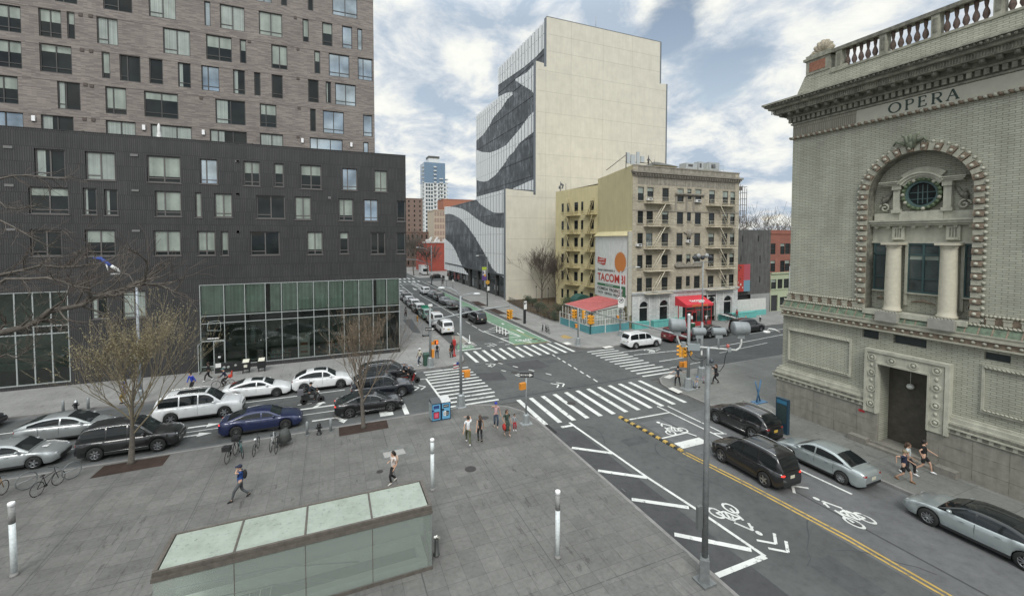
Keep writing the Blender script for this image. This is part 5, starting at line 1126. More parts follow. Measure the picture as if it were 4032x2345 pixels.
# arch surround
m=MB();m2=MB()
path=[(acy-ari-.02,z)for z in[8.7+k*.33 for k in range(21)]]+[(acy+(ari+.02)*cos(pi-pi*k/26),acz+(ari+.02)*sin(pi-pi*k/26))for k in range(27)]+[(acy+ari+.02,15.3-k*.33)for k in range(21)]
for i,(y,z)in enumerate(path):
 if z>acz:d=Vector((0,y-acy,z-acz)).normalized()
 else:d=Vector((0,1 if y>acy else-1,0))
 t=Vector((0,-d.z,d.y));w,h=.135,.42;c_=Vector((OX_-.08,y,z));A=0 if i%2 else 1
 o=.10 if i%2 else .04
 P_=[c_+d*.0-t*w,c_+d*h-t*w,c_+d*h+t*w,c_+d*.0+t*w];m.extr([p+Vector((-o,0,0))for p in P_],(.22+o-.06,0,0),A)
 m2.ball(tuple(c_+d*(h+.06)),.095,0,6,4)
 if i%2:m2.ball(tuple(c_+d*.2+Vector((-.12,0,0))),.10,0,6,4)
m.build('arch_blocks',[RUST,CR],op);m2.build('arch_rosettes',OST,op)
m=MB();m.ball((OX_-.2,acy+.25,18.55),.3,0,8,6,(.5,.9,1.2));
for a in(-1,0,1):m.tube([(OX_-.2,acy+.25+a*.12,18.3),(OX_-.3,acy+.25+a*.2,18.9),(OX_-.3,acy+.25+a*.42,19.05)],[.1,.12,.05],6)
for s_ in(-1,1):m.tube([(OX_-.15,acy+.3+s_*.2,18.5),(OX_-.22,acy+.3+s_*.65,18.75),(OX_-.2,acy+.3+s_*.8,18.5)],[.12,.1,.05],6)
m.build('keystone',M('keystone_green',(.20,.22,.16),.8,var=.4,vs=6),op)
# reveal and recessed back wall
DEP=.75;m=MB()
rp=[(acy+ari,8.6)]+[(acy+ari*cos(pi*k/20),acz+ari*sin(pi*k/20))for k in range(21)]+[(acy-ari,8.6)]
for i in range(len(rp)-1):a,b=rp[i],rp[i+1];m.quad((OX_,*a),(OX_+DEP,*a),(OX_+DEP,*b),(OX_,*b))
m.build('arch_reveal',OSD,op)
m=MB();m.box((OX_-.3,acy-ari+.01,8.3),(OX_+DEP+.2,acy+ari-.01,8.58));m.build('arch_floor',OST,op)
m=MB();m.poly([(OX_+DEP,*p)for p in rp]);m.build('tympanum_wall',OBR,op)
RX=OX_+DEP
m=MB();m.box((RX-.12,acy-ari,12.75),(RX,acy+ari,13.75));m.box((RX-.2,acy-ari,12.72),(RX,acy+ari,12.85));m.box((RX-.42,acy-ari,13.75),(RX,acy+ari,13.88));m.box((RX-.55,acy-ari,13.88),(RX,acy+ari,14.02));m.box((RX-.62,acy-ari,14.02),(RX,acy+ari,14.12))
m.box((RX-.22,acy-ari+.1,14.12),(RX,acy+ari-.1,14.55));m.box((RX-.3,acy-1.0,14.12),(RX,acy+1.0,14.62))
for yc in(14.95,12.45):
 m.box((RX-.3,yc-.3,12.9),(RX-.12,yc+.3,13.7))
 for k in(-1,0,1):m.box((RX-.32,yc+k*.12-.025,13.1),(RX-.299,yc+k*.12+.025,13.6),1)
 m.box((RX-.35,yc-.25,12.95),(RX-.3,yc+.25,13.02))
y=acy-ari+.15
while y<acy+ari:m.box((RX-.38,y,13.62),(RX-.13,y+.16,13.76));y+=.62
m.build('entablature',[OST,OSD],op)
# round window with wreath and broken pediment
mc=(13.92,15.6)
def ring_x(mb,x,cy,cz,r0,r1,th,mi,n=28,sz=1.0):
 for i in range(n):
  a0,a1=2*pi*i/n,2*pi*(i+1)/n;p=[(cy+r0*cos(a0),cz+sz*r0*sin(a0)),(cy+r1*cos(a0),cz+sz*r1*sin(a0)),(cy+r1*cos(a1),cz+sz*r1*sin(a1)),(cy+r0*cos(a1),cz+sz*r0*sin(a1))]
  mb.extr([(x,*q)for q in p],(th,0,0),mi)
m=MB();ring_x(m,RX-.24,*mc,.66,.80,.24,1);ring_x(m,RX-.30,*mc,.78,.93,.30,0)
for k in range(22):a=2*pi*k/22;m.ball((RX-.3,mc[0]+.87*cos(a),mc[1]+.87*sin(a)),.11,0 if k%4 else 2,6,4)
m.build('wreath',[M('wreath_green',(.10,.135,.075),.8,var=.4,vs=6),M('verdigris',(.075,.125,.12),.6),CR],op)
m=MB();m.poly([(RX-.08,mc[0]+.68*cos(2*pi*k/24),mc[1]+.68*sin(2*pi*k/24))for k in range(24)][::-1]);rwd=m.build('round_window',GL,op)
m=MB()
for k in(-.22,.0,.22):m.box((RX-.11,mc[0]+k-.02,15.05),(RX-.081,mc[0]+k+.02,16.15))
for k in(-.28,.1):m.box((RX-.112,mc[0]-.6,mc[1]+k-.02),(RX-.082,mc[0]+.6,mc[1]+k+.02))
m.build('glazing_bars',M('verdigris',()),rwd)
m=MB()
for s_ in(-1,1):
 yc=mc[0]+s_*1.17;m.box((RX-.3,yc-.17,14.6),(RX,yc+.17,16.05));m.box((RX-.36,yc-.24,14.55),(RX,yc+.24,14.75));m.box((RX-.38,yc-.22,15.95),(RX,yc+.22,16.2))
 m.box((RX-.48,mc[0]+s_*1.95,16.3),(RX,mc[0]+s_*.95,16.4));m.box((RX-.4,mc[0]+s_*1.85,16.2),(RX,mc[0]+s_*.95,16.3));m.box((RX-.55,mc[0]+s_*2.0,16.4),(RX,mc[0]+s_*.9,16.46))
 # scroll and flame ornament
 yc=mc[0]+s_*1.85;sp_=[(RX-.15,yc+s_*-.02+(.30-k*.016)*cos(k*.55)*s_,14.88+(.30-k*.016)*sin(k*.55))for k in range(17)];m.tube(sp_,.055,6)
 m.tube([(RX-.12,yc+s_*.1,15.1),(RX-.12,yc-s_*.15,15.5),(RX-.1,yc-s_*.4,15.9)],[.1,.14,.06],6,1);m.ball((RX-.14,yc+s_*.02,15.35),.16,1,6,5,(.6,1,1.2));m.ball((RX-.14,yc+s_*.02,15.6),.1,1,6,5)
for r0,r1,o in((.98,1.1,.34),(1.1,1.24,.44),(1.24,1.32,.52)):
 for i in range(14):
  a0,a1=radians(35+110*i/14),radians(35+110*(i+1)/14)
  m.extr([(RX-o,mc[0]+r*cos(a),mc[1]-.05+r*sin(a))for r,a in((r0,a0),(r1,a0),(r1,a1),(r0,a1))],(o,0,0))
for i in range(10):
 a0,a1=radians(50+80*i/10),radians(50+80*(i+1)/10);m.extr([(RX-.2,mc[0]+r*cos(a),mc[1]-.05+r*sin(a))for r,a in((1.32,a0),(1.62,a0),(1.62,a1),(1.32,a1))],(.2,0,0))
m.build('pediment',[OST,OSD],op)
# columns, windows between
COLM=M('column_stone',(.52,.49,.39),.8,var=.10,vs=5,bump=.2)
for yc in(14.95,12.42):
 m=MB();cx_=OX_+.05;m.lathe([(.46,8.62),(.46,8.72),(.40,8.8),(.385,9.0),(.38,10.2),(.345,12.35),(.34,12.45),(.39,12.5),(.36,12.56),(.43,12.68)],(cx_,yc,0),24);m.box((cx_-.46,yc-.46,12.62),(cx_+.46,yc+.46,12.76));m.build('column',COLM,op)
 m=MB();m.box((OX_-.62,yc-.55,8.0),(OX_+.6,yc+.55,8.55));rope(m,yc-.55,yc+.4,8.58,OX_-.45,.06,.15);m.build('column_block',M('column_block_stone',(.30,.295,.26),.85,var=.15,vs=3),op)
TEAL=M('teal_frame',(.045,.09,.09),.5)
m=MB();m.box((RX-.04,acy-ari,8.6),(RX,acy+ari,9.7));m.build('apron_wall',OBR,op)
for a,b in((15.45,16.25),(13.0,14.52),(11.5,12.0)):
 f=MB();
 for y0,y1,z0,z1 in((a,b,9.78,9.88),(a,b,12.62,12.72),(a,a+.08,9.88,12.62),(b-.08,b,9.88,12.62),(a,b,12.0,12.08),(a,b,10.6,10.65)):f.box((RX-.16,y0,z0),(RX-.04,y1,z1))
 if b-a>1:f.box((RX-.162,(a+b)/2-.05,9.88),(RX-.041,(a+b)/2+.05,12.62))
 fo=f.build('window',TEAL,op);g=MB();g.box((RX-.1,a,9.8),(RX-.06,b,12.7));g.build('pane',M('pane_grey',(.06,.075,.075),.12,var=.5,vs=.8,spec=.6),fo)
 if b-a>1:g=MB();g.box((RX-.104,a+.1,11.75),(RX-.101,b-.1,11.98));g.build('blind',BLIND,fo)
 s_=MB();s_.box((RX-.25,a-.02,9.70),(RX-.0,b+.02,9.78));s_.tube([(RX-.1,a+.2,9.2),(RX-.12,(a+b)/2,9.35),(RX-.1,b-.2,9.2)],[.03,.08,.03],5,1);s_.build('sill',[OST,RUST],fo)
m=MB()
for y in(15.4,14.55,12.95,12.05):m.box((RX-.2,y-.07,9.0),(RX,y+.07,12.72))
m.build('jamb',OST,op)
for i,(a,b,c,d)in enumerate(lp[:3]):m=MB();m.box((OX_+.1,a,c),(OX_+.2,b,d));m.build('dark_panel',DK,op)
# door surround with medallions
m=MB();dsx=OX_-.42
for y0,y1,z0,z1 in((15.36,15.98,2.2,5.95),(12.25,12.94,2.2,5.95),(12.94,15.36,5.32,5.95)):m.box((dsx,y0,z0),(OX_-.1,y1,z1));
for y0,y1,z0,z1 in((15.9,16.04,2.2,6.15),(12.0,12.2,2.2,6.15),(12.2,15.9,5.98,6.15),(15.35,15.44,2.21,5.31),(12.86,12.95,2.21,5.31),(12.865,15.435,5.31,5.42)):m.box((dsx-.07,y0,z0),(OX_-.1,y1,z1))
m.build('door_surround',OST,op)
cs=[(15.66,z)for z in(5.65,4.7,3.7,2.75)]+[(12.56,z)for z in(5.65,4.7,3.7,2.75)]+[(14.65,5.65),(13.6,5.65)]
for y,z in cs:
 m=MB();ring_x(m,dsx-.06,y,z,.15,.21,.06,0,14);m.ball((dsx-.02,y,z),.11,0,7,5,(.6,1,1));
 m.ball((dsx-.02,y,z-.48),.09,0,6,5,(.5,1,1.3))if abs(y-14.1)>1 and z>3 else None
 m.build('medallion',OST,op)
m=MB();m.box((OX_+.9,12.8,.3),(OX_+1.0,15.5,5.3));m.build('door',M('bronze_door',(.075,.068,.055),.45,var=.3,vs=3),op)
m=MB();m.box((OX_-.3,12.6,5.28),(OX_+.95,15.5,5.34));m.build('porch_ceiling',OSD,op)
m=MB();m.ball((OX_+.55,14.15,4.15),.19,0,12,8,(1,1,.85));m.tube([(OX_+.55,14.15,4.3),(OX_+.55,14.15,5.28)],.015,4);m.build('globe_lamp',M('globe_white',(.72,.73,.68),.3),op)
m=MB();m.box((OX_-.75,11.7,.13),(OX_+.9,16.6,.28));m.box((OX_-.42,11.95,.28),(OX_+.9,16.3,.42));m.box((OX_-.8,11.5,.13),(OX_-.36,12.4,.5));m.box((OX_-.8,15.7,.13),(OX_-.36,16.7,.5));m.build('door_steps',M('step_stone',(.20,.19,.165),.9,var=.2,vs=3),op)
m=MB();m.box((OX_-.37,16.02,2.0),(OX_-.351,16.35,2.15));m.build('plaque',REDP,op)
# frieze, rope, dentils, cornice, parapet
m=MB();m.box((OX_-.02,Y0_,20.35),(OX_+1,Y1_,21.25),0);m.box((OX_-.05,3,20.38),(OX_,17.12,21.2),1)
m.build('frieze',[M_brick('frieze_tile',(.36,.34,.28),(.30,.29,.24),(.16,.15,.12),.12,1.0,'YZ',ms=.014,var=.15),M('frieze_stone',(.50,.49,.41),.8,var=.08,vs=2)],op)
m=MB();m.box((OX_-.04,Y0_,20.2),(OX_+.5,Y1_+.04,20.42),1);rope(m,2,Y1_+.1,20.3,OX_-.08,.10,.185,0,1);m.build('rope_molding',[OST,RUST],op)
LETM=M('inscription',(.045,.07,.06),.7)
def serif(ch,y_left,z,h,w):  # carved letters as strokes with serifs, reading towards -Y
 def S(u0,v0,u1,v1,t):
  a=Vector((0,y_left-u0*w,z+v0*h));b=Vector((0,y_left-u1*w,z+v1*h));d=(b-a);d.normalize();n=Vector((0,-d.z,d.y))*t/2
  lm_.extr([(OX_-.065,*(p.yz))for p in(a-n,b-n,b+n,a+n)],(.012,0,0))
 T,t=.10,.05
 if ch=='O':
  for i in range(24):
   a0,a1=2*pi*i/24,2*pi*(i+1)/24;S(.5+.5*cos(a0),.5+.5*sin(a0),.5+.5*cos(a1),.5+.5*sin(a1),.045+.06*abs(cos((a0+a1)/2)))
 if ch in 'PR':
  S(.2,0,.2,1,T);S(.02,0,.4,0,t);S(.02,1,.6,1,t);
  for i in range(8):a0,a1=pi/2-pi*i/8,pi/2-pi*(i+1)/8;S(.6+.32*cos(a0),.75+.25*sin(a0),.6+.32*cos(a1),.75+.25*sin(a1),.04+.05*cos((a0+a1)/2))
  S(.2,.5,.6,.5,t)
 if ch=='R':S(.55,.5,.95,0,T);S(.85,0,1.05,0,t)
 if ch=='E':S(.2,0,.2,1,T);S(.02,1,.85,1,t);S(.02,0,.9,0,t);S(.2,.52,.7,.52,t);S(.85,1,.85,.8,t);S(.9,0,.9,.22,t);S(.7,.62,.7,.42,t)
 if ch=='A':S(.12,0,.5,1,t);S(.5,1,.9,0,T);S(.27,.38,.72,.38,t);S(0,0,.26,0,t);S(.74,0,1.04,0,t)
lm_=MB()
for ch,y_,w_ in zip('OPERA',(15.36,14.58,13.98,13.38,12.75),(.56,.42,.42,.46,.54)):serif(ch,y_,20.55,.56,w_)
lm_.build('inscription',LETM,op)
m=MB()
molding(m,21.25,21.35,.12,yb=Y1_+.12);molding(m,21.35,21.72,.06,yb=Y1_+.06,mi=1);molding(m,21.72,21.85,.30,yb=Y1_+.30);molding(m,21.85,22.1,.42,yb=Y1_+.42,mi=1);molding(m,22.1,22.45,.95,yb=Y1_+.85);molding(m,22.45,22.62,1.25,yb=Y1_+1.1);molding(m,22.62,22.78,1.42,yb=Y1_+1.25,mi=1);molding(m,22.78,22.9,1.55,yb=Y1_+1.4)
y=Y1_+.2
while y>3:m.box((OX_-.26,y-.2,21.42),(OX_-.06,y,21.70),0);y-=.33
y=Y1_+.5
rr=random.Random(2)
while y>3:
 m.box((OX_-.85,y-.2,21.88),(OX_-.42,y,22.1),1);m.ball((OX_-.8,y-.1,21.98),.12,1,6,4);y-=.62
y=Y1_+1.0
while y>3:m.box((OX_-1.0,y-.05,22.16),(OX_-.95,y,22.42),0);y-=.12
y=Y1_+1.2
while y>2:m.ball((OX_-1.44,y,22.70+rr.uniform(-.02,.03)),rr.uniform(.07,.11),1,5,4);y-=.24
m.build('cornice',[OSC,OSD],op)
PXo=OX_+.3
m=MB();m.box((PXo,Y0_,22.9),(PXo+3,20.7,24.3));m.prism([(PXo,18),(PXo,20.7),(PXo+3,20.7),(PXo+3,18)],24.29,24.62)
m.add([(PXo,20.7,22.9),(PXo,21.3,22.9),(PXo,21.2,23.6),(PXo,20.7,24.6),(PXo+3,20.7,22.9),(PXo+3,21.3,22.9),(PXo+3,21.2,23.6),(PXo+3,20.7,24.6)],[(0,1,2,3),(7,6,5,4),(1,5,6,2),(2,6,7,3)])
m.build('parapet',OBR,op)
m=MB();yb=19.0;zB=24.62
m.box((PXo-.05,Y0_,zB-.34),(PXo+.6,19.0,zB-.2),0)
m.box((PXo-.08,Y0_,25.62),(PXo+.6,19.05,25.85),2)
y=18.6;k=0;BAL=M('baluster_brown',(.12,.085,.07),.85,var=.3,vs=6)
while y>2:
 if k%6==0:m.box((PXo-.02,y-.32,zB-.2),(PXo+.5,y+.05,25.62),0);m.box((PXo-.04,y-.24,zB),(PXo-.001,y-.04,25.4),2);y-=.55
 else:MB().lathe([(.09,zB-.2),(.07,zB-.1),(.16,zB+.12),(.14,zB+.28),(.06,zB+.5),(.10,zB+.75),(.11,25.62)],(PXo+.25,y,0),8).build('baluster',BAL,op);y-=.39
 k+=1
m.box((PXo-.05,19.0,24.62),(PXo+1.6,20.6,25.62),0);m.box((PXo-.07,19.3,24.8),(PXo-.051,20.35,25.45),3);m.box((PXo-.15,18.9,25.62),(PXo+1.7,20.75,25.78),0);m.box((PXo-.1,19.0,25.78),(PXo+1.5,20.6,25.95),0)
m.build('balustrade',[OSC,RUST,OSD,M('pedestal_red',(.27,.125,.08),.8,var=.25,vs=6)],op)
m=MB()
for k in range(7):
 a=radians(20+k*23);m.tube([(PXo+.5,19.75,25.95),(PXo+.45,19.75+.45*cos(a),25.95+.5*sin(a)),(PXo+.45,19.75+.75*cos(a),25.95+.95*sin(a))],[.12,.2,.14],6)
m.tube([(PXo+.4,20.6,25.95),(PXo+.4,20.3,26.3)],[.2,.1],6);m.build('shell_finial',M('finial_stone',(.33,.29,.22),.9,var=.35,vs=8,bump=.5),op)
m=MB();m.box((OX_+1.05,Y0_,0.1),(60,21.2,22.8));m.build("inner_wall",DK,op)
# ---------------- street furniture ----------------
GALV=M('galvanised_steel',(.30,.32,.325),.5,.35,var=.15,vs=8);GALD=M('weathered_pole',(.17,.18,.18),.65,.2,var=.25,vs=5);SIGY=M('signal_yellow',(.66,.31,.03),.55,var=.1,vs=6)
SIGO=M('signal_orange',(.62,.24,.03),.6);BLKP=M('black_plastic',(.02,.02,.021),.5);CIR=M('cast_black',(.022,.022,.024),.45);WHT=M('white_plastic',(.72,.72,.70),.5,var=.05)
Z0=.13
def pole_base(m,s=.32,h=.75,mi=0):m.lathe([(s*1.25,0),(s*1.2,.05),(s*.95,.08),(s*.8,h*.9),(s*.55,h)],n=8,mi=mi,smooth=False)
def signal_head(par,loc,faces,n=3,name='traffic_signal',m_=None):
 """cluster of 3-lamp heads hung at loc; faces are directions the lenses look"""
 m_=m_ or SIGY
 for a in faces:
  m=MB();dx,dy=cos(a),sin(a);ox,oy=dx*.2,dy*.2
  h=.34*n
  for i in range(n):
   z=-h+i*.34
   P=[(-.16,-.1),(.16,-.1),(.16,.1),(-.16,.1)]
   q=[(ox-dy*u+dx*v,oy+dx*u+dy*v)for u,v in P];m.prism(q,z+.012,z+.33)
  o=m.build('signal_housing',m_,par,0);o.location=loc
  v=MB();c=[M('lens_red',(.10,.012,.01),.3),M('lens_amber',(.10,.06,.01),.3),M('lens_green',(.01,.06,.04),.3)]
  for i in range(n):
   z=-h+i*.34+.17;R=[]
   for j in range(9):
    t=pi*(j/8);R.append((ox-dy*.13*cos(t)+dx*.1,oy+dx*.13*cos(t)+dy*.1,z+.13*sin(t)))
   S_=[(x+dx*.2,y+dy*.2,zz-.03)for x,y,zz in R]
   for j in range(8):v.quad(R[j],R[j+1],S_[j+1],S_[j],3)
   v.poly([(ox-dy*.12*cos(2*pi*j/10)+dx*.105,oy+dx*.12*cos(2*pi*j/10)+dy*.105,z+.12*sin(2*pi*j/10))for j in range(10)],2-i if n==3 else 0)
  o2=v.build('signal_lens',c+[m_],o,0)
def ped_signal(par,loc,a,lit=False):
 m=MB();dx,dy=cos(a),sin(a);P=[(-.22,-.12),(.22,-.12),(.22,.12),(-.22,.12)];m.prism([(-dy*u+dx*v,dx*u+dy*v)for u,v in P],-.22,.22)
 o=m.build('walk_signal',SIGO,par,0);o.location=loc
 m=MB();q=[(-dy*u+dx*.125,dx*u+dy*.125)for u in(-.18,.18)];m.quad((*q[0],-.18),(*q[1],-.18),(*q[1],.18),(*q[0],.18),0)
 if lit:q=[(-dy*u+dx*.13,dx*u+dy*.13)for u in(-.02,.14)];m.quad((*q[0],-.12),(*q[1],-.12),(*q[1],.12),(*q[0],.12),1)
 m.build('walk_lens',[BLKP,M('hand_lit',(.95,.10,.02),.5,emit=2.5)],o,0)
def sign_plate(par,loc,a,w,h,m_,txt=None,tm=None,ts=.2,nm='sign_plate',arrow_=0,inner=None):
 m=MB();dx,dy=cos(a),sin(a);ux=Vector((-dy,dx,0));n=Vector((dx,dy,0));L=Vector(loc)
 def Q(u,v,o):p=ux*u+n*o;return(p.x,p.y,v)
 m.extr([Q(-w/2,-h/2,0),Q(w/2,-h/2,0),Q(w/2,h/2,0),Q(-w/2,h/2,0)],tuple(n*.02))
 if inner:m.extr([Q(-w/2+.03,-h/2+.03,.02),Q(w/2-.03,-h/2+.03,.02),Q(w/2-.03,h/2-.03,.02),Q(-w/2+.03,h/2-.03,.02)],tuple(n*.004),1)
 o=m.build(nm,[m_,inner or m_],par,0);o.location=L
 if arrow_:
  m=MB();s=arrow_;pts=[(-w*.44,-h*.16),(w*.2,-h*.16),(w*.2,-h*.36),(w*.45,0),(w*.2,h*.36),(w*.2,h*.16),(-w*.44,h*.16)]
  m.extr([Q(u*s,v,.026)for u,v in pts],tuple(n*.004));m.build('arrow',WHT,o,0)
 if txt:
  me=text_mesh(txt,ts,ext=.002,bold=.004);xs=[v.co.x for v in me.vertices];cx=(min(xs)+max(xs))/2;ys=[v.co.y for v in me.vertices];cy=(min(ys)+max(ys))/2
  for v in me.vertices:u,w_=v.co.x-cx,v.co.y-cy;v.co=Vector(Q(u-(.08*w if arrow_ else 0)*(arrow_ or 1),w_,.034))
  me.materials.clear();me.materials.append(tm or WHT);t=bpy.data.objects.new('lettering',me);COL.objects.link(t);t.parent=o
 return o
def polemesh(par,pts,r,m_=None,name='pole',n=8):m=MB();m.tube(pts,r,n);return m.build(name,m_ or GALV,par,0)
TOCAM=lambda x,y:atan2(-y,-x)
# north-west corner: mast arm with signals
P=(9.02,42.55);t=thing('mast_arm_signal','grey signal pole with long mast arm and one-way sign at the black building corner','traffic light',(*P,Z0))
m=MB();pole_base(m,.36,1.0);m.build('base',GALV,t,0);polemesh(t,[(0,0,.9),(0,0,6.2)],[.13,.10])
tip=(17.92-P[0],43.3-P[1],5.45);arm=[(0,0,4.6)]+[(tip[0]*k/6,tip[1]*k/6,4.6+(tip[2]-4.6)*sin(k/6*pi/2))for k in range(1,7)]
polemesh(t,arm,[.09]*3+[.07]*4,name='mast_arm');polemesh(t,[(0,0,6.0),(5.5,.3,5.75)],.02,name='stay_wire')
polemesh(t,[(tip[0],tip[1],tip[2]),(tip[0],tip[1],5.0)],.025,name='hanger');signal_head(t,(tip[0],tip[1],5.05),[pi*.15,-pi*.5+pi,-pi*.75])
sign_plate(t,(-.05,-.16,3.85),-pi/2-.2,.95,.32,BLKP,'ONE WAY',BLKP,.12,arrow_=1)
ped_signal(t,(.55,-.1,2.45),-pi*.45,True);m=MB();m.box((.1,-.05,2.2),(.5,.05,2.5));m.build('bracket',SIGO,t,0);m=MB();m.box((.12,-.25,.95),(.36,-.0,1.75));m.build('push_button_box',SIGO,t,0)
m=MB();m.box((-.18,-.2,6.1),(.2,.1,6.3));m.build('sensor',WHT,t,0)
t=thing('signal_control_box','dark green signal control cabinet beside the mast arm pole','cabinet',(8.55,43.2,Z0));m=MB();m.box((-.1,-.25,0),(.55,.3,1.15));m.add([(-.14,-.29,1.15),(.59,-.29,1.15),(.59,.34,1.15),(-.14,.34,1.15),(0,-.1,1.3),(.45,-.1,1.3),(.45,.2,1.3),(0,.2,1.3)],[(4,5,6,7),(0,1,5,4),(1,2,6,5),(2,3,7,6),(3,0,4,7)]);m.build('cabinet',M('dark_green',(.03,.075,.055),.5),t,0);m=MB();m.box((-.02,-.262,.15),(.47,-.251,1.05));m.build('cabinet_door',M('dark_green_door',(.04,.09,.065),.45),t,0)
# plaza corner lamp with twin arms
P=(9.0,31.45);t=thing('twin_arm_lamp','tall grey street lamp with two curved arms at the plaza corner','street lamp',(*P,Z0))
m=MB();pole_base(m,.36,1.0);m.build('base',GALV,t,0);polemesh(t,[(0,0,.9),(0,0,8.5)],[.12,.08])
for ex,ey,ez in((-1.15,.45,9.1),(.95,-.4,8.65)):
 polemesh(t,[(0,0,8.3),(ex*.25,ey*.25,8.3+(ez-8.2)*.6),(ex*.6,ey*.6,ez),(ex,ey,ez+.05)],.045,name='lamp_arm',n=6)
 m=MB();d=Vector((ex,ey,0)).normalized();m.ball((0,0,0),.3,0,10,6,(1,.55,.3));o=m.build('lamp_head',M('lamp_head_grey',(.55,.57,.57),.4),t,0);o.location=(ex+d.x*.2,ey+d.y*.2,ez+.02);o.rotation_euler=(0,0,atan2(d.y,d.x))
ped_signal(t,(.45,-.1,2.5),pi*.5,False);m=MB();m.box((.05,-.12,2.7),(.7,.1,2.78));m.build('bracket',SIGO,t,0)
fl=thing('small_flag','small striped flag tied to the twin-arm lamp pole','flag',(P[0]-.15,P[1],3.1));m=MB();
for k in range(4):m.extr([(-.02,0,.05+k*.12),(-.42,.02,.0+k*.12),(-.42,.02,.06+k*.12),(-.02,0,.11+k*.12)],(0,.012,0),k%2)
m.box((-.2,-.012,.3),(-.02,-.001,.52),2);m.build('flag_cloth',[M('flag_red',(.40,.04,.05),.8),WHT,M('flag_blue',(.03,.05,.2),.8)],fl,0);m=MB();m.tube([(0,0,-.5),(-.0,0,.6)],.012,4);m.build('stick',FEC,fl,0)
# plaza corner short signal pole
P=(12.33,26.75);t=thing('one_way_post','short grey post with one-way sign and orange walk signal beside striped crossing','signal post',(*P,Z0))
m=MB();pole_base(m,.28,.7);m.box((-.4,-.3,-.01),(.4,.3,.03));m.build('base',GALV,t,0);polemesh(t,[(0,0,.6),(0,0,3.45)],.06)
sign_plate(t,(.0,-.08,3.45),TOCAM(12.3,27),.95,.32,BLKP,'ONE WAY',BLKP,.12,arrow_=1);ped_signal(t,(-.32,-.1,2.72),pi*.55);m=MB();m.box((-.3,-.05,2.45),(0,.05,2.5));m.build('bracket',SIGO,t,0)
# north-east corner pole
P=(27.3,44.3);t=thing('corner_signal_post','grey signal pole with yellow signal heads beside the red-roofed pavilion','traffic light',(*P,Z0))
m=MB();pole_base(m,.34,.95);m.build('base',GALV,t,0);polemesh(t,[(0,0,.9),(0,0,4.5)],.085);m=MB();m.box((-.45,-.04,4.1),(.45,.04,4.18));m.build('bracket',GALV,t,0)
signal_head(t,(-.42,0,4.35),[pi,-pi*.6]);signal_head(t,(.45,0,4.2),[-pi*.1]);ped_signal(t,(-.35,-.1,2.4),pi*.9)
# lamp with no-turn sign
P=(35.0,46.3);t=thing('sign_lamp_post','grey lamp post carrying a no-turn sign in front of the painted wall','street lamp',(*P,Z0));polemesh(t,[(0,0,0),(0,0,8.6)],[.12,.09]);m=MB();pole_base(m,.3,.8);m.build('base',GALV,t,0)
polemesh(t,[(0,0,8.3),(.8,-.3,9.0),(1.8,-.7,9.15)],.05,name='lamp_arm',n=6);m=MB();m.ball((0,0,0),.38,0,8,5,(1,.5,.2));o=m.build('lamp_head',MATS['lamp_head_grey'],t,0);o.location=(2.1,-.8,9.12);o.rotation_euler=(0,0,-.4)
a=TOCAM(35,46);o=sign_plate(t,(0,-.15,4.75),a,.8,.85,WHT);m=MB();ring_x(m,0,0,0,.26,.33,.01,0,20);m.tube([(-.01,-.22,.2),(-.01,.22,-.2)],.03,4);m.extr([(0,-.15,-.12),(0,-.05,-.12),(0,-.05,.04),(0,.15,.04),(0,.15,.14),(0,-.15,.14)],(.008,0,0));r=m.build('no_turn_symbol',BLKP,o,0);r.rotation_euler=(0,0,a+pi);r.location=(cos(a)*.035,sin(a)*.035,0)
sign_plate(t,(0,-.15,4.05),a,.8,.5,WHT);sign_plate(t,(.1,-.15,3.35),-pi/2,.85,.28,BLKP,'ONE WAY',BLKP,.1,arrow_=1);ped_signal(t,(-.5,-.1,2.55),pi*.9)
# south-east corner pole with arm
P=(28.04,27.67);t=thing('camera_signal_pole','tall grey corner pole with long arm of yellow signals and small camera on top','traffic light',(*P,Z0))
m=MB();pole_base(m,.36,1.0);m.box((-.5,-.45,-.01),(.5,.45,.03));m.build('base',GALV,t,0);polemesh(t,[(0,0,.9),(0,0,6.35)],[.14,.13]);m=MB();m.ball((0,0,6.35),.14,0,8,5);m.box((.12,-.1,6.0),(.32,.12,6.25));m.build('camera',WHT,t,0)
polemesh(t,[(0,.0,4.4),(0,5,4.42),(0,15.0,4.2)],[.09,.08,.055],name='mast_arm');polemesh(t,[(0,15,4.2),(0,15.0,3.9)],.03,name='hanger');signal_head(t,(0,15.0,3.85),[pi,-pi*.35,pi*.5])
signal_head(t,(-.35,.3,3.75),[pi*.8,-pi/2]);signal_head(t,(.45,.5,3.7),[0.2]);ped_signal(t,(-.42,-.1,2.2),pi*.75);ped_signal(t,(-.2,.5,2.0),pi*.4);polemesh(t,[(0,0,3.6),(-.4,.2,3.75),(.5,.4,3.65)],.04,SIGY,'bracket')
P=(31.3,29.3);t=thing('notice_pole','plain grey pole with small white notice behind the corner camera pole','pole',(*P,Z0));m=MB();pole_base(m,.42,1.1);m.build('base',GALV,t,0);polemesh(t,[(0,0,1.0),(0,0,5.2)],.11);sign_plate(t,(-.15,-.12,2.4),TOCAM(*P),.14,.4,WHT)
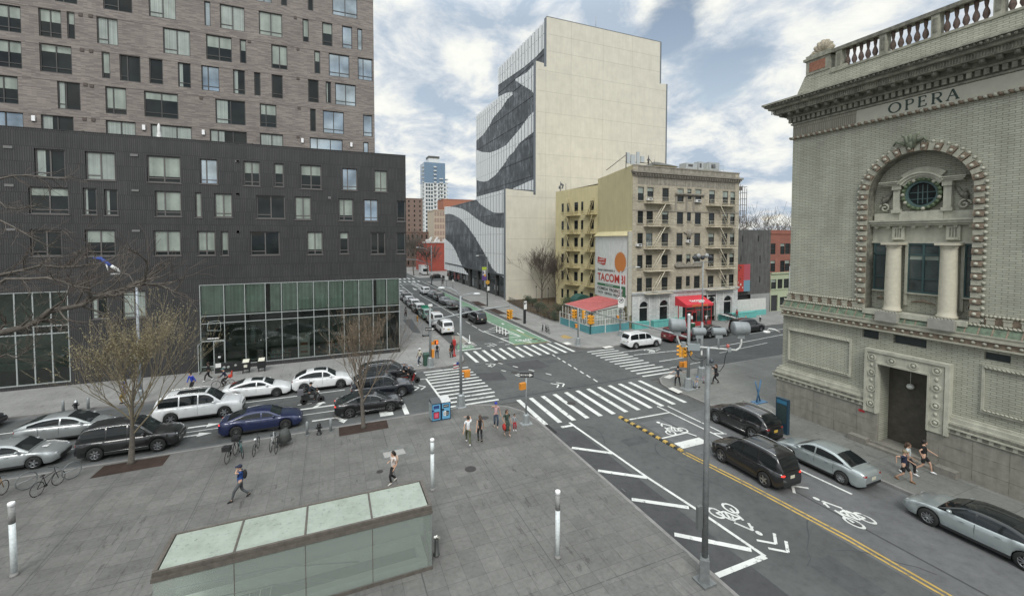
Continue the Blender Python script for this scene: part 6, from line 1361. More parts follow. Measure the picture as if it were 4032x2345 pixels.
# foreground pole with cross bar of floodlight drums
P=(12.72,11.62);t=thing('floodlight_mast','thick grey mast by the zigzag road hatching with cross bar carrying four drum floodlights','light mast',(*P,Z0))
m=MB();m.box((-.3,-.3,-.01),(.3,.3,.08));m.lathe([(.26,.08),(.22,.9),(.24,.92),(.2,1.0)],n=4,smooth=False);m.build('base',GALD,t,0);polemesh(t,[(0,0,.9),(0,0,8.2)],[.115,.095],GALD,n=12)
polemesh(t,[(0,0,8.1),(0,0,8.9)],.055,GALV,'pole_top');m=MB();m.box((-.35,.0,2.1),(-.12,.12,2.95));o=m.build('equipment_box',M('box_grey',(.12,.13,.125),.6),t,0)
rel=lambda p:(p[0]-P[0],p[1]-P[1],p[2]-Z0)
polemesh(t,[rel(p)for p in[(11.66,12.07,9.6),(11.67,12.06,9.36),(11.75,12.03,9.14),(11.93,11.95,9.04),(12.4,11.76,9.02),(13.07,11.47,8.96),(13.49,11.29,8.92),(13.67,11.22,8.9),(13.79,11.17,8.99),(13.84,11.15,9.16),(13.84,11.15,9.41)]],.038,M('pipe_pale',(.50,.51,.49),.45,.2),'cross_bar')
for x in(0,1):
 a_,b_=([(12.36,11.77,9.07),(12.35,11.78,9.53)],[(13.07,11.47,8.97),(13.05,11.48,9.51)])[x];polemesh(t,[rel(a_),rel(b_)],.036,GALV,'riser')
for k,(cs_,r,L)in enumerate((([(11.66,12.06,9.83)],.245,.52),([(12.4,11.75,9.6)],.135,.46),([(13.07,11.47,9.6)],.13,.46),([(13.81,11.16,9.71)],.25,.54))):
 c=rel(cs_[0]);m=MB();m.lathe([(.02,-L/2),(r*.96,-L/2),(r,-L/2+.03),(r*(1.0 if k in(1,2)else .92),L/2-.02),(r*.8,L/2),(.02,L/2)],n=18,axis='X');o=m.build('floodlight',M('drum_grey',(.24,.26,.265),.6,.1,var=.18,vs=6),t,0);o.location=c;o.rotation_euler=(0,0,-radians(22)-.12)
 m=MB();m.box((-.12,-.05,-r-.12),(.12,.05,-r+.02));m.build('yoke',GALV,o,0)
eb_=[(12.02,11.92,9.14),(12.42,11.74,8.9),(11.81,12.01,9.21),(11.94,11.95,9.02),(13.36,11.35,8.99),(13.48,11.3,8.85)]
for i in(0,2,4):
 a_,b_=rel(eb_[i]),rel(eb_[i+1]);m=MB();u=Vector((b_[0]-a_[0],b_[1]-a_[1],0));nn_=Vector((-u.y,u.x,0)).normalized()*.06;lo,hi=min(a_[2],b_[2]),max(a_[2],b_[2])
 m.prism([(a_[0]-nn_.x,a_[1]-nn_.y),(b_[0]-nn_.x,b_[1]-nn_.y),(b_[0]+nn_.x,b_[1]+nn_.y),(a_[0]+nn_.x,a_[1]+nn_.y)],lo,hi);m.build('junction_box',GALV if i else M('junction_grey',(.25,.28,.29),.5),t,0)
for pts in([(12.02,11.91,8.97),(12.07,11.89,8.72),(12.18,11.85,8.55),(12.36,11.77,8.48),(12.54,11.7,8.53),(12.69,11.63,8.64)],[(12.18,11.85,8.9),(12.09,11.89,8.82),(11.98,11.93,8.86),(11.89,11.97,8.97)],[(12.27,11.81,8.68),(12.45,11.73,8.6),(12.67,11.64,8.65)],[(13.39,11.34,8.86),(13.32,11.37,8.72),(13.29,11.38,8.53),(13.26,11.39,8.33),(13.15,11.44,8.14),(13.02,11.5,8.11),(12.9,11.54,8.24),(12.81,11.58,8.38)]):
 polemesh(t,[rel(p)for p in pts],.014,BLKP,'cable',5)
rl_=rel([(13.39,11.34,9.05)][0]);m=MB();m.lathe([(.05,-.06),(.055,.0),(.05,.06),(.01,.08)],rl_,8);m.build('red_beacon',M('beacon_red',(.45,.12,.10),.4),t,0);r2=rel([(12.84,11.57,8.5)][0]);m=MB();m.ball(r2,.09,0,8,5);m.build('dome_camera',M('dome_dark',(.06,.07,.08),.3),t,0)
# lamp on the far pavement at left
P=(-14.3,42.9);t=thing('street_lamp','street lamp behind the bare tree with blue and white rag on its arm','street lamp',(*P,Z0));polemesh(t,[(0,0,0),(0,0,9.0)],[.13,.085],M('lamp_pole_pale',(.34,.37,.40),.5,.2));polemesh(t,[(0,0,8.9),(-.5,.15,10.0),(-1.3,.5,10.2)],.045,FEC,'lamp_arm');m=MB();m.ball((0,0,0),.34,0,10,5,(1,.6,.2));o=m.build('lamp_head',MATS['lamp_head_grey'],t,0);o.location=(-1.6,.8,10.05)
sign_plate(t,(-.1,-.15,3.5),-pi/2+.2,.34,.5,WHT,'P',BLKP,.2);m=MB();pole_base(m,.3,.8);m.build('base',GALV,t,0)
rg_=thing('blue_rag','blue and white cloth snagged on a street lamp arm','cloth',(-16.2,43.4,10.5));m=MB();rr=random.Random(3);pt0=[(-.9,0,1.0),(-.5,.05,.95),(-.1,0,.6),(.2,-.05,.35),(.5,0,.1),(.75,.05,-.25)]
m.tube(pt0[:4],[.04,.14,.12,.12],5,0);m.tube(pt0[3:],[.12,.14,.05],5,1);m.tube([pt0[2],(-.05,0,.2),(-.02,0,-.05)],[.08,.05,.02],5,1);m.build('cloth_strip',[M('rag_blue',(.04,.08,.32),.8),WHT],rg_,0)
# banner lamp 
P=(27.2,76.7);t=thing('banner_lamp','lamp post with green and purple banner and orange traffic sign back','street lamp',(*P,Z0));polemesh(t,[(0,0,0),(0,0,9.4)],[.14,.09],GALD);polemesh(t,[(0,0,9.2),(-.6,0,9.7),(-1.6,0,9.7)],.05,GALD,'lamp_arm');m=MB();m.ball((0,0,0),.42,0,8,5,(1,.6,.2));o=m.build('lamp_head',MATS['lamp_head_grey'],t,0);o.location=(-1.95,0,9.65)
m=MB();m.box((-1.05,-.02,5.0),(-.15,.02,7.5),0);m.box((-1.05,-.022,5.0),(-.15,.022,5.9),1);m.box((-1.05,-.022,6.95),(-.15,.022,7.5),2);m.box((-.8,-.03,6.0),(-.4,-.022,6.8),3);m.box((-.9,-.03,6.2),(-.6,-.022,6.6),1);m.box((-.62,-.034,5.7),(-.3,-.03,6.15),4);m.build('banner',[M('banner_grey',(.22,.22,.25),.8),M('banner_purple',(.10,.05,.20),.8),M('banner_lime',(.38,.48,.05),.8),WHT,M('banner_orange',(.6,.28,.04),.8)],t,0)
m=MB();m.lathe([(.01,-.02),(.42,-.02),(.42,.02),(.01,.02)],(0,-.2,4.6),8,'Y',smooth=False);m.build('octagon_sign',M('sign_amber',(.50,.27,.04),.6),t,0);sign_plate(t,(.15,-.2,3.4),-pi/2-.3,.42,.8,WHT)
P=(26.83,58.78);t=thing('bus_stop_pole','black bus stop pole with white route panel on top by the bike lane','bus stop',(*P,Z0));m=MB();m.box((-.2,-.06,0),(.2,.06,2.1));m.box((-.02,-.03,2.1),(.04,.03,3.6));m.build('pole',BLKP,t,0);m=MB();m.box((-.12,-.05,2.2),(.34,.05,3.4));o=m.build('route_panel',WHT,t,0);m=MB();m.box((-.08,-.056,2.9),(.1,-.051,3.25));m.box((.16,-.056,3.0),(.28,-.051,3.25));m.build('route_marks',BLKP,o,0)
for i,(x,y,lab)in enumerate(((27.2,108,'small white parking sign before the dark shopfronts'),(27.0,101,'thin sign post between hydrant and the parking sign'),(27.3,114,'sign post beside the far crossing by the dark shopfronts'))):
 t=thing('sign_post',lab,'sign',(x,y,Z0));polemesh(t,[(0,0,0),(0,0,3.1)],.05,GALD);sign_plate(t,(0,-.06,2.7),-pi/2-.2,.9 if i==0 else .35,.9 if i==0 else .5,WHT)
t=thing('far_mast_arm_signal','distant signal pole with lamp and mast arm at the far crossing','traffic light',(25.7,119,Z0));polemesh(t,[(0,0,0),(0,0,11)],[.16,.1]);polemesh(t,[(0,0,5.6),(-4,0,7.0),(-8,0,7.3)],.09,name='mast_arm');signal_head(t,(-8,0,7.2),[-pi/2,pi]);polemesh(t,[(0,0,9.2),(-2,0,10.2),(-3.4,0,10.4)],.07,name='lamp_arm');m=MB();m.ball((-3.8,0,10.4),.5,0,8,5,(1,.6,.25));m.ball((-1,.2,12.2),.4,0,8,5,(1,.6,.25));m.build('lamp_head',MATS['lamp_head_grey'],t,0);sign_plate(t,(.1,-.2,3.2),-pi/2,.5,.9,WHT)
# right-hand lamps seen over the opera street
t=thing('lamp_post','slim lamp post standing before the pale green shopfront','street lamp',([(65.44,2.75)][0][0],44.5,Z0));polemesh(t,[(0,0,0),(.05,0,8.6)],[.10,.06]);polemesh(t,[(.05,0,8.5),(.6,-.4,9.1)],.04,name='lamp_arm')
P=(58.6,43.9);t=thing('restaurant_lamp_post','grey lamp post with box standing in front of the red awning','street lamp',([(48.03,0.82)][0][0],45.0,Z0));polemesh(t,[(0,0,0),(0,0,9.6)],[.12,.08]);m=MB();pole_base(m,.28,.7);m.build('base',GALV,t,0);sign_plate(t,(-.3,-.1,4.1),-pi/2-.5,.7,.38,WHT)
m=MB();
for k in range(5):m.ball((-1.6+k*.75,0,10.2+.25*(k%2)),.42,k%2,8,5,(.9,.6,.8))
m.build('lamp_cluster',[M('cluster_dark',(.04,.045,.05),.6),M('cluster_pale',(.32,.33,.33),.5)],t,0);polemesh(t,[(-1.9,0,9.6),(1.9,0,9.6)],.05,GALV,'cross_bar')
o_=thing('opera_lamp','white swan-neck lamp head jutting from the opera corner','lamp',(31.0,21.9,5.85));polemesh(o_,[(.3,.0,.05),(0,.25,.25),(-.1,.6,.25),(-.1,.75,.05)],.045,WHT,'arm');m=MB();m.ball((-.1,.8,-.05),.28,0,10,5,(1,1,.35));m.build('lamp_head',WHT,o_,0)
# hydrants, bollards, posts
def hydrant(loc,label,cap=None):
 t=thing('fire_hydrant',label,'hydrant',(*loc,Z0));m=MB();m.lathe([(.17,0),(.17,.05),(.10,.07),(.10,.5),(.14,.52),(.14,.56),(.10,.6)],n=12);m.tube([(-.2,0,.42),(.2,0,.42)],.055,8);m.tube([(0,0,.36),(0,-.2,.36)],.07,8);m.build('barrel',CIR,t,0)
 m=MB();m.lathe([(.12,.6),(.11,.68),(.05,.74),(.03,.80)],n=10);m.build('bonnet',cap or CIR,t,0)
hydrant((-.91,30.6),'black fire hydrant between two steel bollards at the plaza kerb');hydrant((-17.8,41.9),'black hydrant with silver cap on the pavement in front of the black building',M('silver_cap',(.55,.57,.58),.35,.5));hydrant((61.5,46.3),'small black hydrant with silver cap on the pavement past the traffic cone',MATS['silver_cap'])
for i,(x,y,lab)in enumerate(((-1.63,30.76,'steel bollard on the basket-bicycle side of the plaza hydrant'),(-.2,30.7,'steel bollard on the tree-pit side of the plaza hydrant'),(-18.45,41.75,'steel bollard thinner, on the hall-window side of the silver-capped hydrant'),(-17.05,41.8,'steel bollard on the olive-tree side of the silver-capped hydrant'))):
 t=thing('steel_bollard',lab,'bollard',(x,y,Z0),group='steel bollards guarding hydrants');m=MB();m.lathe([(.085,0),(.085,.85),(.06,.89),(.005,.9)],n=12);m.build('post',GALV,t,0);m=MB();m.lathe([(.15,0),(.15,.03),(.09,.04)],n=10);m.build('base_plate',GALD,t,0)
LBM=M('bollard_glass',(.62,.66,.66),.4,var=.18,vs=9);LBB=M('bollard_top',(.26,.26,.25),.6,var=.3,vs=9)
for i,(x,y,h,lab)in enumerate(((4.61,21.45,2.65,'tall white light column beside the glass subway canopy'),(8.25,14.85,2.75,'tall white light column alone on the plaza near the mast base'),(-11.35,22.1,2.85,'tall white light column nearest the tan framed bicycle'))):
 t=thing('light_column',lab,'light column',(x,y,Z0),group='white light columns on the plaza');m=MB();m.lathe([(.095,.0),(.095,h*.72)],n=16);m.build('glass_tube',LBM,t,0);m=MB();m.lathe([(.098,h*.72),(.098,h*.95)],n=16);m.build('collar',LBB if i else LBM,t,0);m=MB();m.lathe([(.105,h*.95),(.108,h),(.09,h+.02)],n=16);m.build('cap',LAMPW,t,0)
 m=MB();m.lathe([(.14,0),(.13,.05),(.10,.12)],n=12);m.build('foot',KERB,t,0)
P=(3.78,16.9);t=thing('standpipe','dark standpipe with chrome twin inlets beside the glass canopy','standpipe',(*P,Z0));m=MB();m.lathe([(.14,0),(.14,.04),(.09,.06),(.085,.62),(.07,.66)],n=12);m.build('pipe',M('pipe_dark',(.08,.085,.08),.5,.3),t,0);m=MB();m.tube([(-.05,0,.68),(-.08,-.08,.82)],.05,8);m.tube([(.04,0,.68),(.1,-.1,.76)],.05,8);m.ball((0,0,.76),.07,0,8,5);m.build('inlets',M('chrome',(.75,.73,.68),.2,.9),t,0)
for i,(x,y)in enumerate(((20.89,55.08),(21.05,54.27),(21.17,53.49),(21.29,52.73),(15.65,50.74))):
 lab='white flexible post at the tip of the beige kerb extension' if i==4 else '%s of four white flexible posts beside the green lane'%('farthest','second farthest','second nearest','nearest')[i]
 t=thing('delineator_post',lab,'post',(x,y,.012),group='white flexible lane posts');m=MB();m.lathe([(.10,0),(.09,.04),(.05,.06),(.05,1.0),(.04,1.02)],n=8);m.build('post',WHT,t,0);m=MB();m.lathe([(.2,0),(.16,.05),(.06,.06)],n=10);m.build('foot',BLKP if i<4 else WHT,t,0)
for i in range(14):
 t=thing('far_lane_post','white posts in a row along the far lane divider','post',(21.7-i*.06,104+i*1.4,.01),group='far white lane posts');m=MB();m.lathe([(.12,0),(.07,.05),(.07,1.0)],n=6);m.build('post',WHT,t,0)
P=(12.26,45.45);t=thing('fire_call_box','red fire alarm call post on the pavement corner','call box',(*P,Z0));m=MB();m.lathe([(.24,0),(.2,.12),(.10,.2),(.085,1.1),(.16,1.18)],n=10);m.build('pedestal',M('call_red',(.40,.03,.025),.5),t,0);m=MB();m.box((-.17,-.14,1.18),(.17,.14,1.72));m.add([(-.2,-.17,1.72),(.2,-.17,1.72),(.2,.17,1.72),(-.2,.17,1.72),(0,0,1.92)],[(0,1,4),(1,2,4),(2,3,4),(3,0,4)]);m.tube([(0,0,1.9),(0,0,2.2)],.03,5);m.build('alarm_housing',MATS['call_red'],t,0)
P=(12.22,67.1);t=thing('yellow_standpipe','small yellow standpipe beside the green and white cab','standpipe',(*P,Z0));m=MB();m.lathe([(.14,0),(.08,.1),(.08,.6),(.13,.65),(.06,.85)],n=8);m.tube([(-.22,0,.55),(.22,0,.55)],.06,6);m.build('pipe',SIGY,t,0)
# solar waste bins
BB=M('bin_blue',(.13,.36,.56),.5,var=.05);BD=M('bin_navy',(.015,.05,.10),.5)
for i in range(2):
 lab=('solar waste bin, light blue with a red poster and dark lid','solar waste bin, light blue with black and white poster and pale lid')[i]
 t=thing('waste_bin',lab,'waste bin',(6.66+i*.70,29.95,Z0),rz=.03,group='solar waste bins at the plaza corner');m=MB();m.box((-.335,-.36,0),(.335,.36,1.25));m.build('body',BD,t,0)
 m=MB();m.box((-.28,-.366,.08),(.28,-.361,1.18));fp=m.build('front_panel',BB,t,0);m=MB();m.box((-.37,-.358,.1),(-.336,.33,1.2))if i==0 else m.box((.336,-.33,.1),(.34,.33,1.2));m.build('side_panel',M('bin_side',(.30,.34,.34),.5,var=.3,vs=6)if i==0 else BB,t,0)
 m=MB();m.extr([(-.335,-.37,1.25),(-.335,.36,1.25),(-.335,.30,1.46),(-.335,-.25,1.36)],(.67,0,0));m.build('lid',M('bin_lid_dark',(.06,.065,.07),.4)if i==0 else M('bin_lid_pale',(.50,.51,.50),.5,var=.15,vs=8),t,0)
 m=MB();m.box((-.2,-.372,.88),(.2,-.367,1.1),0);m.box((-.16,-.376,.93)if i==0 else(-.17,-.376,.97),(.16,-.372,.98)if i==0 else(.17,-.372,1.02),1);m.box((-.32,-.40,.72),(-.16,-.362,.82),0);m.build('chute',[BLKP if i else M('chute_navy',(.02,.04,.14),.4),MATS['bin_lid_pale']if i else M('chute_blue',(.05,.10,.3),.4)],t,0)
 m=MB();
 if i==0:m.box((-.22,-.372,.16),(.22,-.367,.66),0);m.box((-.18,-.376,.2),(.18,-.372,.62),1);m.box((-.12,-.379,.27),(.12,-.376,.55),2)
 else:m.extr([(-.2,-.368,.32),(.0,-.368,.26),(.0,-.368,.66),(-.2,-.368,.6)],(0,-.005,0),3);m.extr([(.0,-.368,.26),(.2,-.368,.32),(.2,-.368,.6),(.0,-.368,.66)],(0,-.005,0),0)
 po=m.build('poster',[BLKP,M('poster_red_bright',(.50,.03,.07),.6),M('poster_pink',(.62,.12,.18),.6),WHT],t,0)
 if i==1:
  for tx,px,pz,mm in(('GOD',-.18,.48,BLKP),('FOO',-.18,.36,BLKP),('REAL',.03,.48,WHT),('LIFE',.03,.36,WHT)):
   me=text_mesh(tx,.1,ext=.001,bold=.003);xs=[v.co.x for v in me.vertices];s_=.15/(max(xs)-min(xs))
   for v in me.vertices:v.co=Vector((px+(v.co.x-min(xs))*s_,-.376,pz+v.co.y))
   me.materials.clear();me.materials.append(mm);o=bpy.data.objects.new('lettering',me);COL.objects.link(o);o.parent=po
# menu stands outside the shop, planter with notice
for i,(x,lab)in enumerate(((-7.7,'black stand with a white notice outside the shop'),(-6.4,'black stand without notice outside the shop'))):
 t=thing('book_stand',lab,'stand',(x,47.5,Z0),group='black stands outside the shop');m=MB();m.extr([(-.34,-.26,.35),(-.34,.26,.35),(-.34,.3,1.25),(-.34,-.3,1.02)],(.68,0,0));m.build('cabinet',BLKP,t,0);m=MB();
 for u in(-.28,.24):m.box((u,-.22,0),(u+.05,-.17,.35));m.box((u,.17,0),(u+.05,.22,.35))
 m.build('legs',BLKP,t,0);m=MB();m.extr([(-.26,-.25,1.045),(.26,-.25,1.045),(.26,.24,1.245),(-.26,.24,1.245)],(0,0,.02));(m.box((-.14,-.31,.6),(.14,-.302,.85))if i==0 else None);m.build('papers',M('paper_cream',(.62,.60,.50),.8),t,0)
t=thing('stall_bench','black bench stall with round badges and white board beside the shop door','stall',(-9.3,48.6,Z0));m=MB();m.box((-1.1,-.25,0),(1.1,.25,.85));m.build('bench',BLKP,t,0);m=MB();m.box((-1.05,-.27,.55),(-.6,-.252,.95));m.build('board',WHT,t,0)
m=MB();
for x,r in((-.35,.13),(.0,.13),(.6,.12)):m.lathe([(.01,-.015),(r,-.015),(r,.015),(.01,.015)],(x,-.265,.5 if x<.5 else .6),12,'Y')
m.build('badges',M('badge_grey',(.30,.32,.30),.6),t,0)
t=thing('hand_truck','empty flat hand truck on the shop-side pavement near the white off-roader','hand truck',(11.35,56.3,Z0));m=MB();m.box((-.45,-.3,.18),(.45,.3,.24));m.tube([(-.43,.28,.2),(-.43,.28,1.5),(.43,.28,1.5),(.43,.28,.2)],.025,5);m.build('frame',GALD,t,0);m=MB()
for x in(-.35,.35):
 for y in(-.22,.22):m.lathe([(.02,-.03),(.09,-.03),(.09,.03),(.02,.03)],(x,y,.09),10,'Y')
m.build('wheels',BLKP,t,0)
t=thing('wayfinding_totem','narrow dark blue information totem beside the opera base','totem',(27.45,18.9,Z0));m=MB();m.box((-.12,-.4,0),(.12,.4,2.3));m.build('body',M('totem_navy',(.02,.05,.08),.35),t,0);m=MB();m.box((-.126,-.34,.7),(-.121,.34,1.9),0);m.box((-.126,-.34,1.95),(-.121,.34,2.2),1);m.build('map_panel',[M('map_dark',(.04,.06,.06),.3,var=.4,vs=12),M('totem_blue',(.04,.16,.26),.4)],t,0)
t=thing('cross_sculpture','blue painted crossed-beam stand by the opera corner','sculpture',(30.9,23.2,Z0));m=MB();m.tube([(-.3,0,0),(.15,0,1.75)],.07,4);m.build('beam',M('beam_blue',(.06,.14,.24),.6,var=.2),t,0);m=MB();m.tube([(.25,.1,0),(-.35,.1,1.65)],.07,4);m.build('beam',MATS['beam_blue'],t,0);m=MB();m.box((-.6,-.3,-.0),(.6,.3,.05));m.build('foot',MATS['beam_blue'],t,0)
t=thing('wall_pipe','short grey pipe stub standing on the opera pavement','pipe',(*(31.5,10.91),Z0));m=MB();m.lathe([(.09,0),(.09,.75),(.14,.8),(.14,.88)],n=10);m.build('pipe',GALD,t,0);m=MB();m.lathe([(.15,0),(.13,.03),(.095,.04)],n=10);m.build('collar',GALV,t,0)
t=thing('traffic_cone','orange traffic cone beside the stacked black bags','cone',(60.0,47.6,Z0));m=MB();m.lathe([(.14,.04),(.02,.75)],n=12);m.box((-.19,-.19,0),(.19,.19,.04));m.build('cone',M('cone_orange',(.75,.13,.04),.6),t,0);m=MB();m.lathe([(.095,.32),(.068,.48)],n=12);m.build('white_collar',WHT,t,0)
t=thing('sloping_cover','heap of black bags on a sloping white table by the turquoise wall','table',(57.2,48.6,Z0));m=MB();m.extr([(-1.5,-.4,1.05),(1.3,-.4,.35),(1.3,-.4,.5),(-1.5,-.4,1.25)],(0,.8,0));m.build('table_top',WHT,t,0);m=MB();rr=random.Random(3)
for i in range(7):m.ball((-.4+i*.3,.2,.95+rr.uniform(-.1,.25)-i*.06),.34,0,8,5,(1,.8,.7))
m.build('bags',BLKP,t,0)
t=thing('green_street_bin','green mesh litter bin in front of the red porch','litter bin',([(46.91,0.54)][0][0],45.6,Z0));m=MB();m.lathe([(.26,0),(.36,.9),(.38,.92),(.36,.94)],n=12);m.build('basket',M('bin_green',(.05,.19,.11),.6),t,0);m=MB();m.lathe([(.34,.85),(.2,.98),(.01,1.0)],n=10);m.build('rubbish',WHT,t,0)
# iron garden fence with planting
fp=[(32.6,79.0),(31.7,69.5),(31.65,59.8),(32.4,58.0)]
t=thing('garden_fence','black iron fence in front of the planted yard below the cream wall','fence',(31.7,68,Z0));m=MB()
for i in range(3):
 a,b=fp[i],fp[i+1];n=max(2,int(hypot(b[0]-a[0],b[1]-a[1])/.16))
 for k in range(n+1):s_=k/n;x,y=a[0]+(b[0]-a[0])*s_-31.7,a[1]+(b[1]-a[1])*s_-68;m.tube([(x,y,0),(x,y,1.25+(.15 if k%8==0 else 0))],.012 if k%8 else .03,3)
m.build('pickets',CIR,t,0);m=MB()
for i in range(3):
 a,b=fp[i],fp[i+1]
 for z in(.15,1.15):m.tube([(a[0]-31.7,a[1]-68,z),(b[0]-31.7,b[1]-68,z)],.02,4)
m.build('rails',CIR,t,0);m=MB()
for i in range(3):run_wall(m,(fp[i][0]-31.75,fp[i][1]-68),(fp[i+1][0]-31.75,fp[i+1][1]-68),0,.14,.1)
m.build('kerb_wall',KERB,t,0)
yd=MB();yd.poly([(31.8,59.0,.14),(40,59,.14),(43,64,.14),(41,75,.14),(55,82.7,.14),(33.5,82.7,.14),(32.7,79,.14),(31.8,69.5,.14)]);struct('yard_soil',yd,M_ground('yard_leaf_litter',(.10,.075,.05),.95,.35,12,.8))
# canopy over the steps in the yard
t=thing('green_awning','dark green rounded awning over a door of the yellow wing','awning',([(40.35,3.9)][0][0],62,2.2));m=MB();n=8
A_=[(.0,1.6*cos(pi*k/n),1.3*sin(pi*k/n))for k in range(n+1)]
m.extr([(x+-1,0,z)for _,x,z in A_],(0,2.0,0));m.build('canopy',M('awning_green',(.02,.075,.06),.7),t,0);m=MB();m.box((-1.6,-.012,.15),(-.5,-.001,.4));m.build('faded_name',M('faded_text',(.16,.24,.22),.8),t,0)
# ---------------- glass canopy over the subway stairs ----------------
t=thing('subway_canopy','long glass canopy in brown steel frame over subway stairs','subway entrance',(-.9,17.1,Z0))
FX0,FX1,FY0,FY1,FZ=-5.25+.9,3.44+.9,16.23-17.1,18.1-17.1,2.5
BS=M('bronze_steel',(.125,.11,.095),.55,.2,var=.25,vs=6)
m=MB()
m.box((FX0-.04,FY0-.06,FZ-.26),(FX1+.04,FY0+.02,FZ-.13));m.box((FX0-.02,FY0-.03,FZ-.14),(FX1+.02,FY0+.05,FZ-.04));m.box((FX0,FY0-.05,FZ-.04),(FX1,FY0+.04,FZ+.06))
m.box((FX0-.02,FY1-.05,FZ-.12),(FX1+.02,FY1+.03,FZ+.06));m.box((FX0-.02,FY0+.05,FZ-.1),(FX0+.1,FY1-.05,FZ+.062));m.box((FX1-.1,FY0+.05,FZ-.1),(FX1+.02,FY1-.05,FZ+.062))
sx=[-3.10+.9,-.98+.9,1.25+.9]
for x in sx:m.box((x-.03,FY0+.05,FZ-.06),(x+.03,FY1-.05,FZ+.058))
m.box((FX0-.03,FY0-.03,0),(FX1+.03,FY0+.03,.14));m.box((FX1-.03,FY0+.03,0),(FX1+.03,FY1,.14));m.box((FX0-.03,FY1-.03,0),(FX1-.03,FY1+.03,.14))
m.build('steel_frame',BS,t,0)
RG=bpy.data.materials.new('roof_glass_dirty');RG.use_nodes=True;nt=RG.node_tree;bs=nt.nodes['Principled BSDF'];bs.inputs['Roughness'].default_value=.22;bs.inputs['Transmission Weight'].default_value=0
n1_=_noise(nt,_mp(nt),1.3,9,.7);n2_=_noise(nt,_mp(nt),7,4,.7);c=_mul(nt,_ramp(nt,n1_,[(.3,(.42,.47,.40)),(.6,(.56,.62,.55))]),_ramp(nt,n2_,[(.30,(.62,)*3),(.42,(1,)*3)]));nt.links.new(c,bs.inputs['Base Color']);ts_=nt.nodes.new('ShaderNodeBsdfTranslucent');nt.links.new(c,ts_.inputs[0]);ms2=nt.nodes.new('ShaderNodeMixShader');ms2.inputs[0].default_value=.42;nt.links.new(bs.outputs[0],ms2.inputs[1]);nt.links.new(ts_.outputs[0],ms2.inputs[2]);nt.links.new(ms2.outputs[0],nt.nodes['Material Output'].inputs[0])
xs_=[FX0+.1]+sx+[FX1-.1]
for i in range(4):m=MB();m.box((xs_[i]+.035,FY0+.055,FZ-.01),(xs_[i+1]-.035,FY1-.055,FZ+.03));m.build('roof_panel',RG,t,0)
SGL=bpy.data.materials.new('side_glass');SGL.use_nodes=True;nt=SGL.node_tree;nt.nodes.clear();o_=nt.nodes.new('ShaderNodeOutputMaterial');mx_=nt.nodes.new('ShaderNodeMixShader');mx2=nt.nodes.new('ShaderNodeMixShader');tr_=nt.nodes.new('ShaderNodeBsdfTransparent');gl_=nt.nodes.new('ShaderNodeBsdfGlossy');df_=nt.nodes.new('ShaderNodeBsdfDiffuse');fr_=nt.nodes.new('ShaderNodeFresnel')
tr_.inputs[0].default_value=(.88,.93,.90,1);gl_.inputs['Roughness'].default_value=.04;df_.inputs[0].default_value=(.66,.72,.67,1);mx2.inputs[0].default_value=.22;fr_.inputs[0].default_value=1.5
nt.links.new(tr_.outputs[0],mx2.inputs[1]);nt.links.new(df_.outputs[0],mx2.inputs[2]);nt.links.new(fr_.outputs[0],mx_.inputs[0]);nt.links.new(mx2.outputs[0],mx_.inputs[1]);nt.links.new(gl_.outputs[0],mx_.inputs[2]);nt.links.new(mx_.outputs[0],o_.inputs[0])
for i in range(4):m=MB();m.box((xs_[i]-(.1 if i==0 else-.01),FY0-.012,.14),(xs_[i+1]+(.1 if i==3 else-.01),FY0+.004,FZ-.3));m.build('side_pane',SGL,t,0)
m=MB();m.box((FX1-.008,FY0+.03,.14),(FX1+.008,FY1,FZ-.1));m.build('end_pane',SGL,t,0);m=MB();m.box((FX0,FY1-.008,.14),(FX1-.02,FY1+.008,FZ-.1));m.build('back_pane',SGL,t,0)
m=MB()
for x in sx:m.box((x-.012,FY0-.02,.14),(x+.012,FY0-.013,FZ-.3))
m.build('glass_joint',BS,t,0)
m=MB();w=.3;CZ=.35
for a,b in(((FX0,FY0+.1),(FX1-.15,FY0+.1+w)),((FX0,FY1-.15-w),(FX1-.15,FY1-.15)),((FX1-.15-w,FY0+.1+w),(FX1-.15,FY1-.15-w))):m.box((*a,0),(*b,CZ))
m.build('stair_parapet',M('parapet_concrete',(.85,.87,.80),.85,var=.1,vs=3),t,0)
m=MB();m.box((FX0,FY0+.1+w,.012),(FX1-.15-w,FY1-.15-w,.02));
m.build('stair_landing',M('stair_tile',(.20,.23,.21),.6,var=.2,vs=3),t,0)
m=MB();
for k in range(9):m.box((FX0+.3+k*.34,FY0+.33,.021),(FX0+.33+k*.34,FY1-.38,.03))
m.build('stair_edges',M('parapet_concrete',()),t,0)
m=MB();m.tube([(FX0,FY0+.5,.95),(FX0+3.2,FY0+.5,.75),(FX1-2.6,FY0+.5,.1)],.022,6);m.tube([(FX0,FY1-.5,.95),(FX0+3.2,FY1-.5,.75),(FX1-2.6,FY1-.5,.1)],.022,6);m.build('handrail',GALV,t,0)
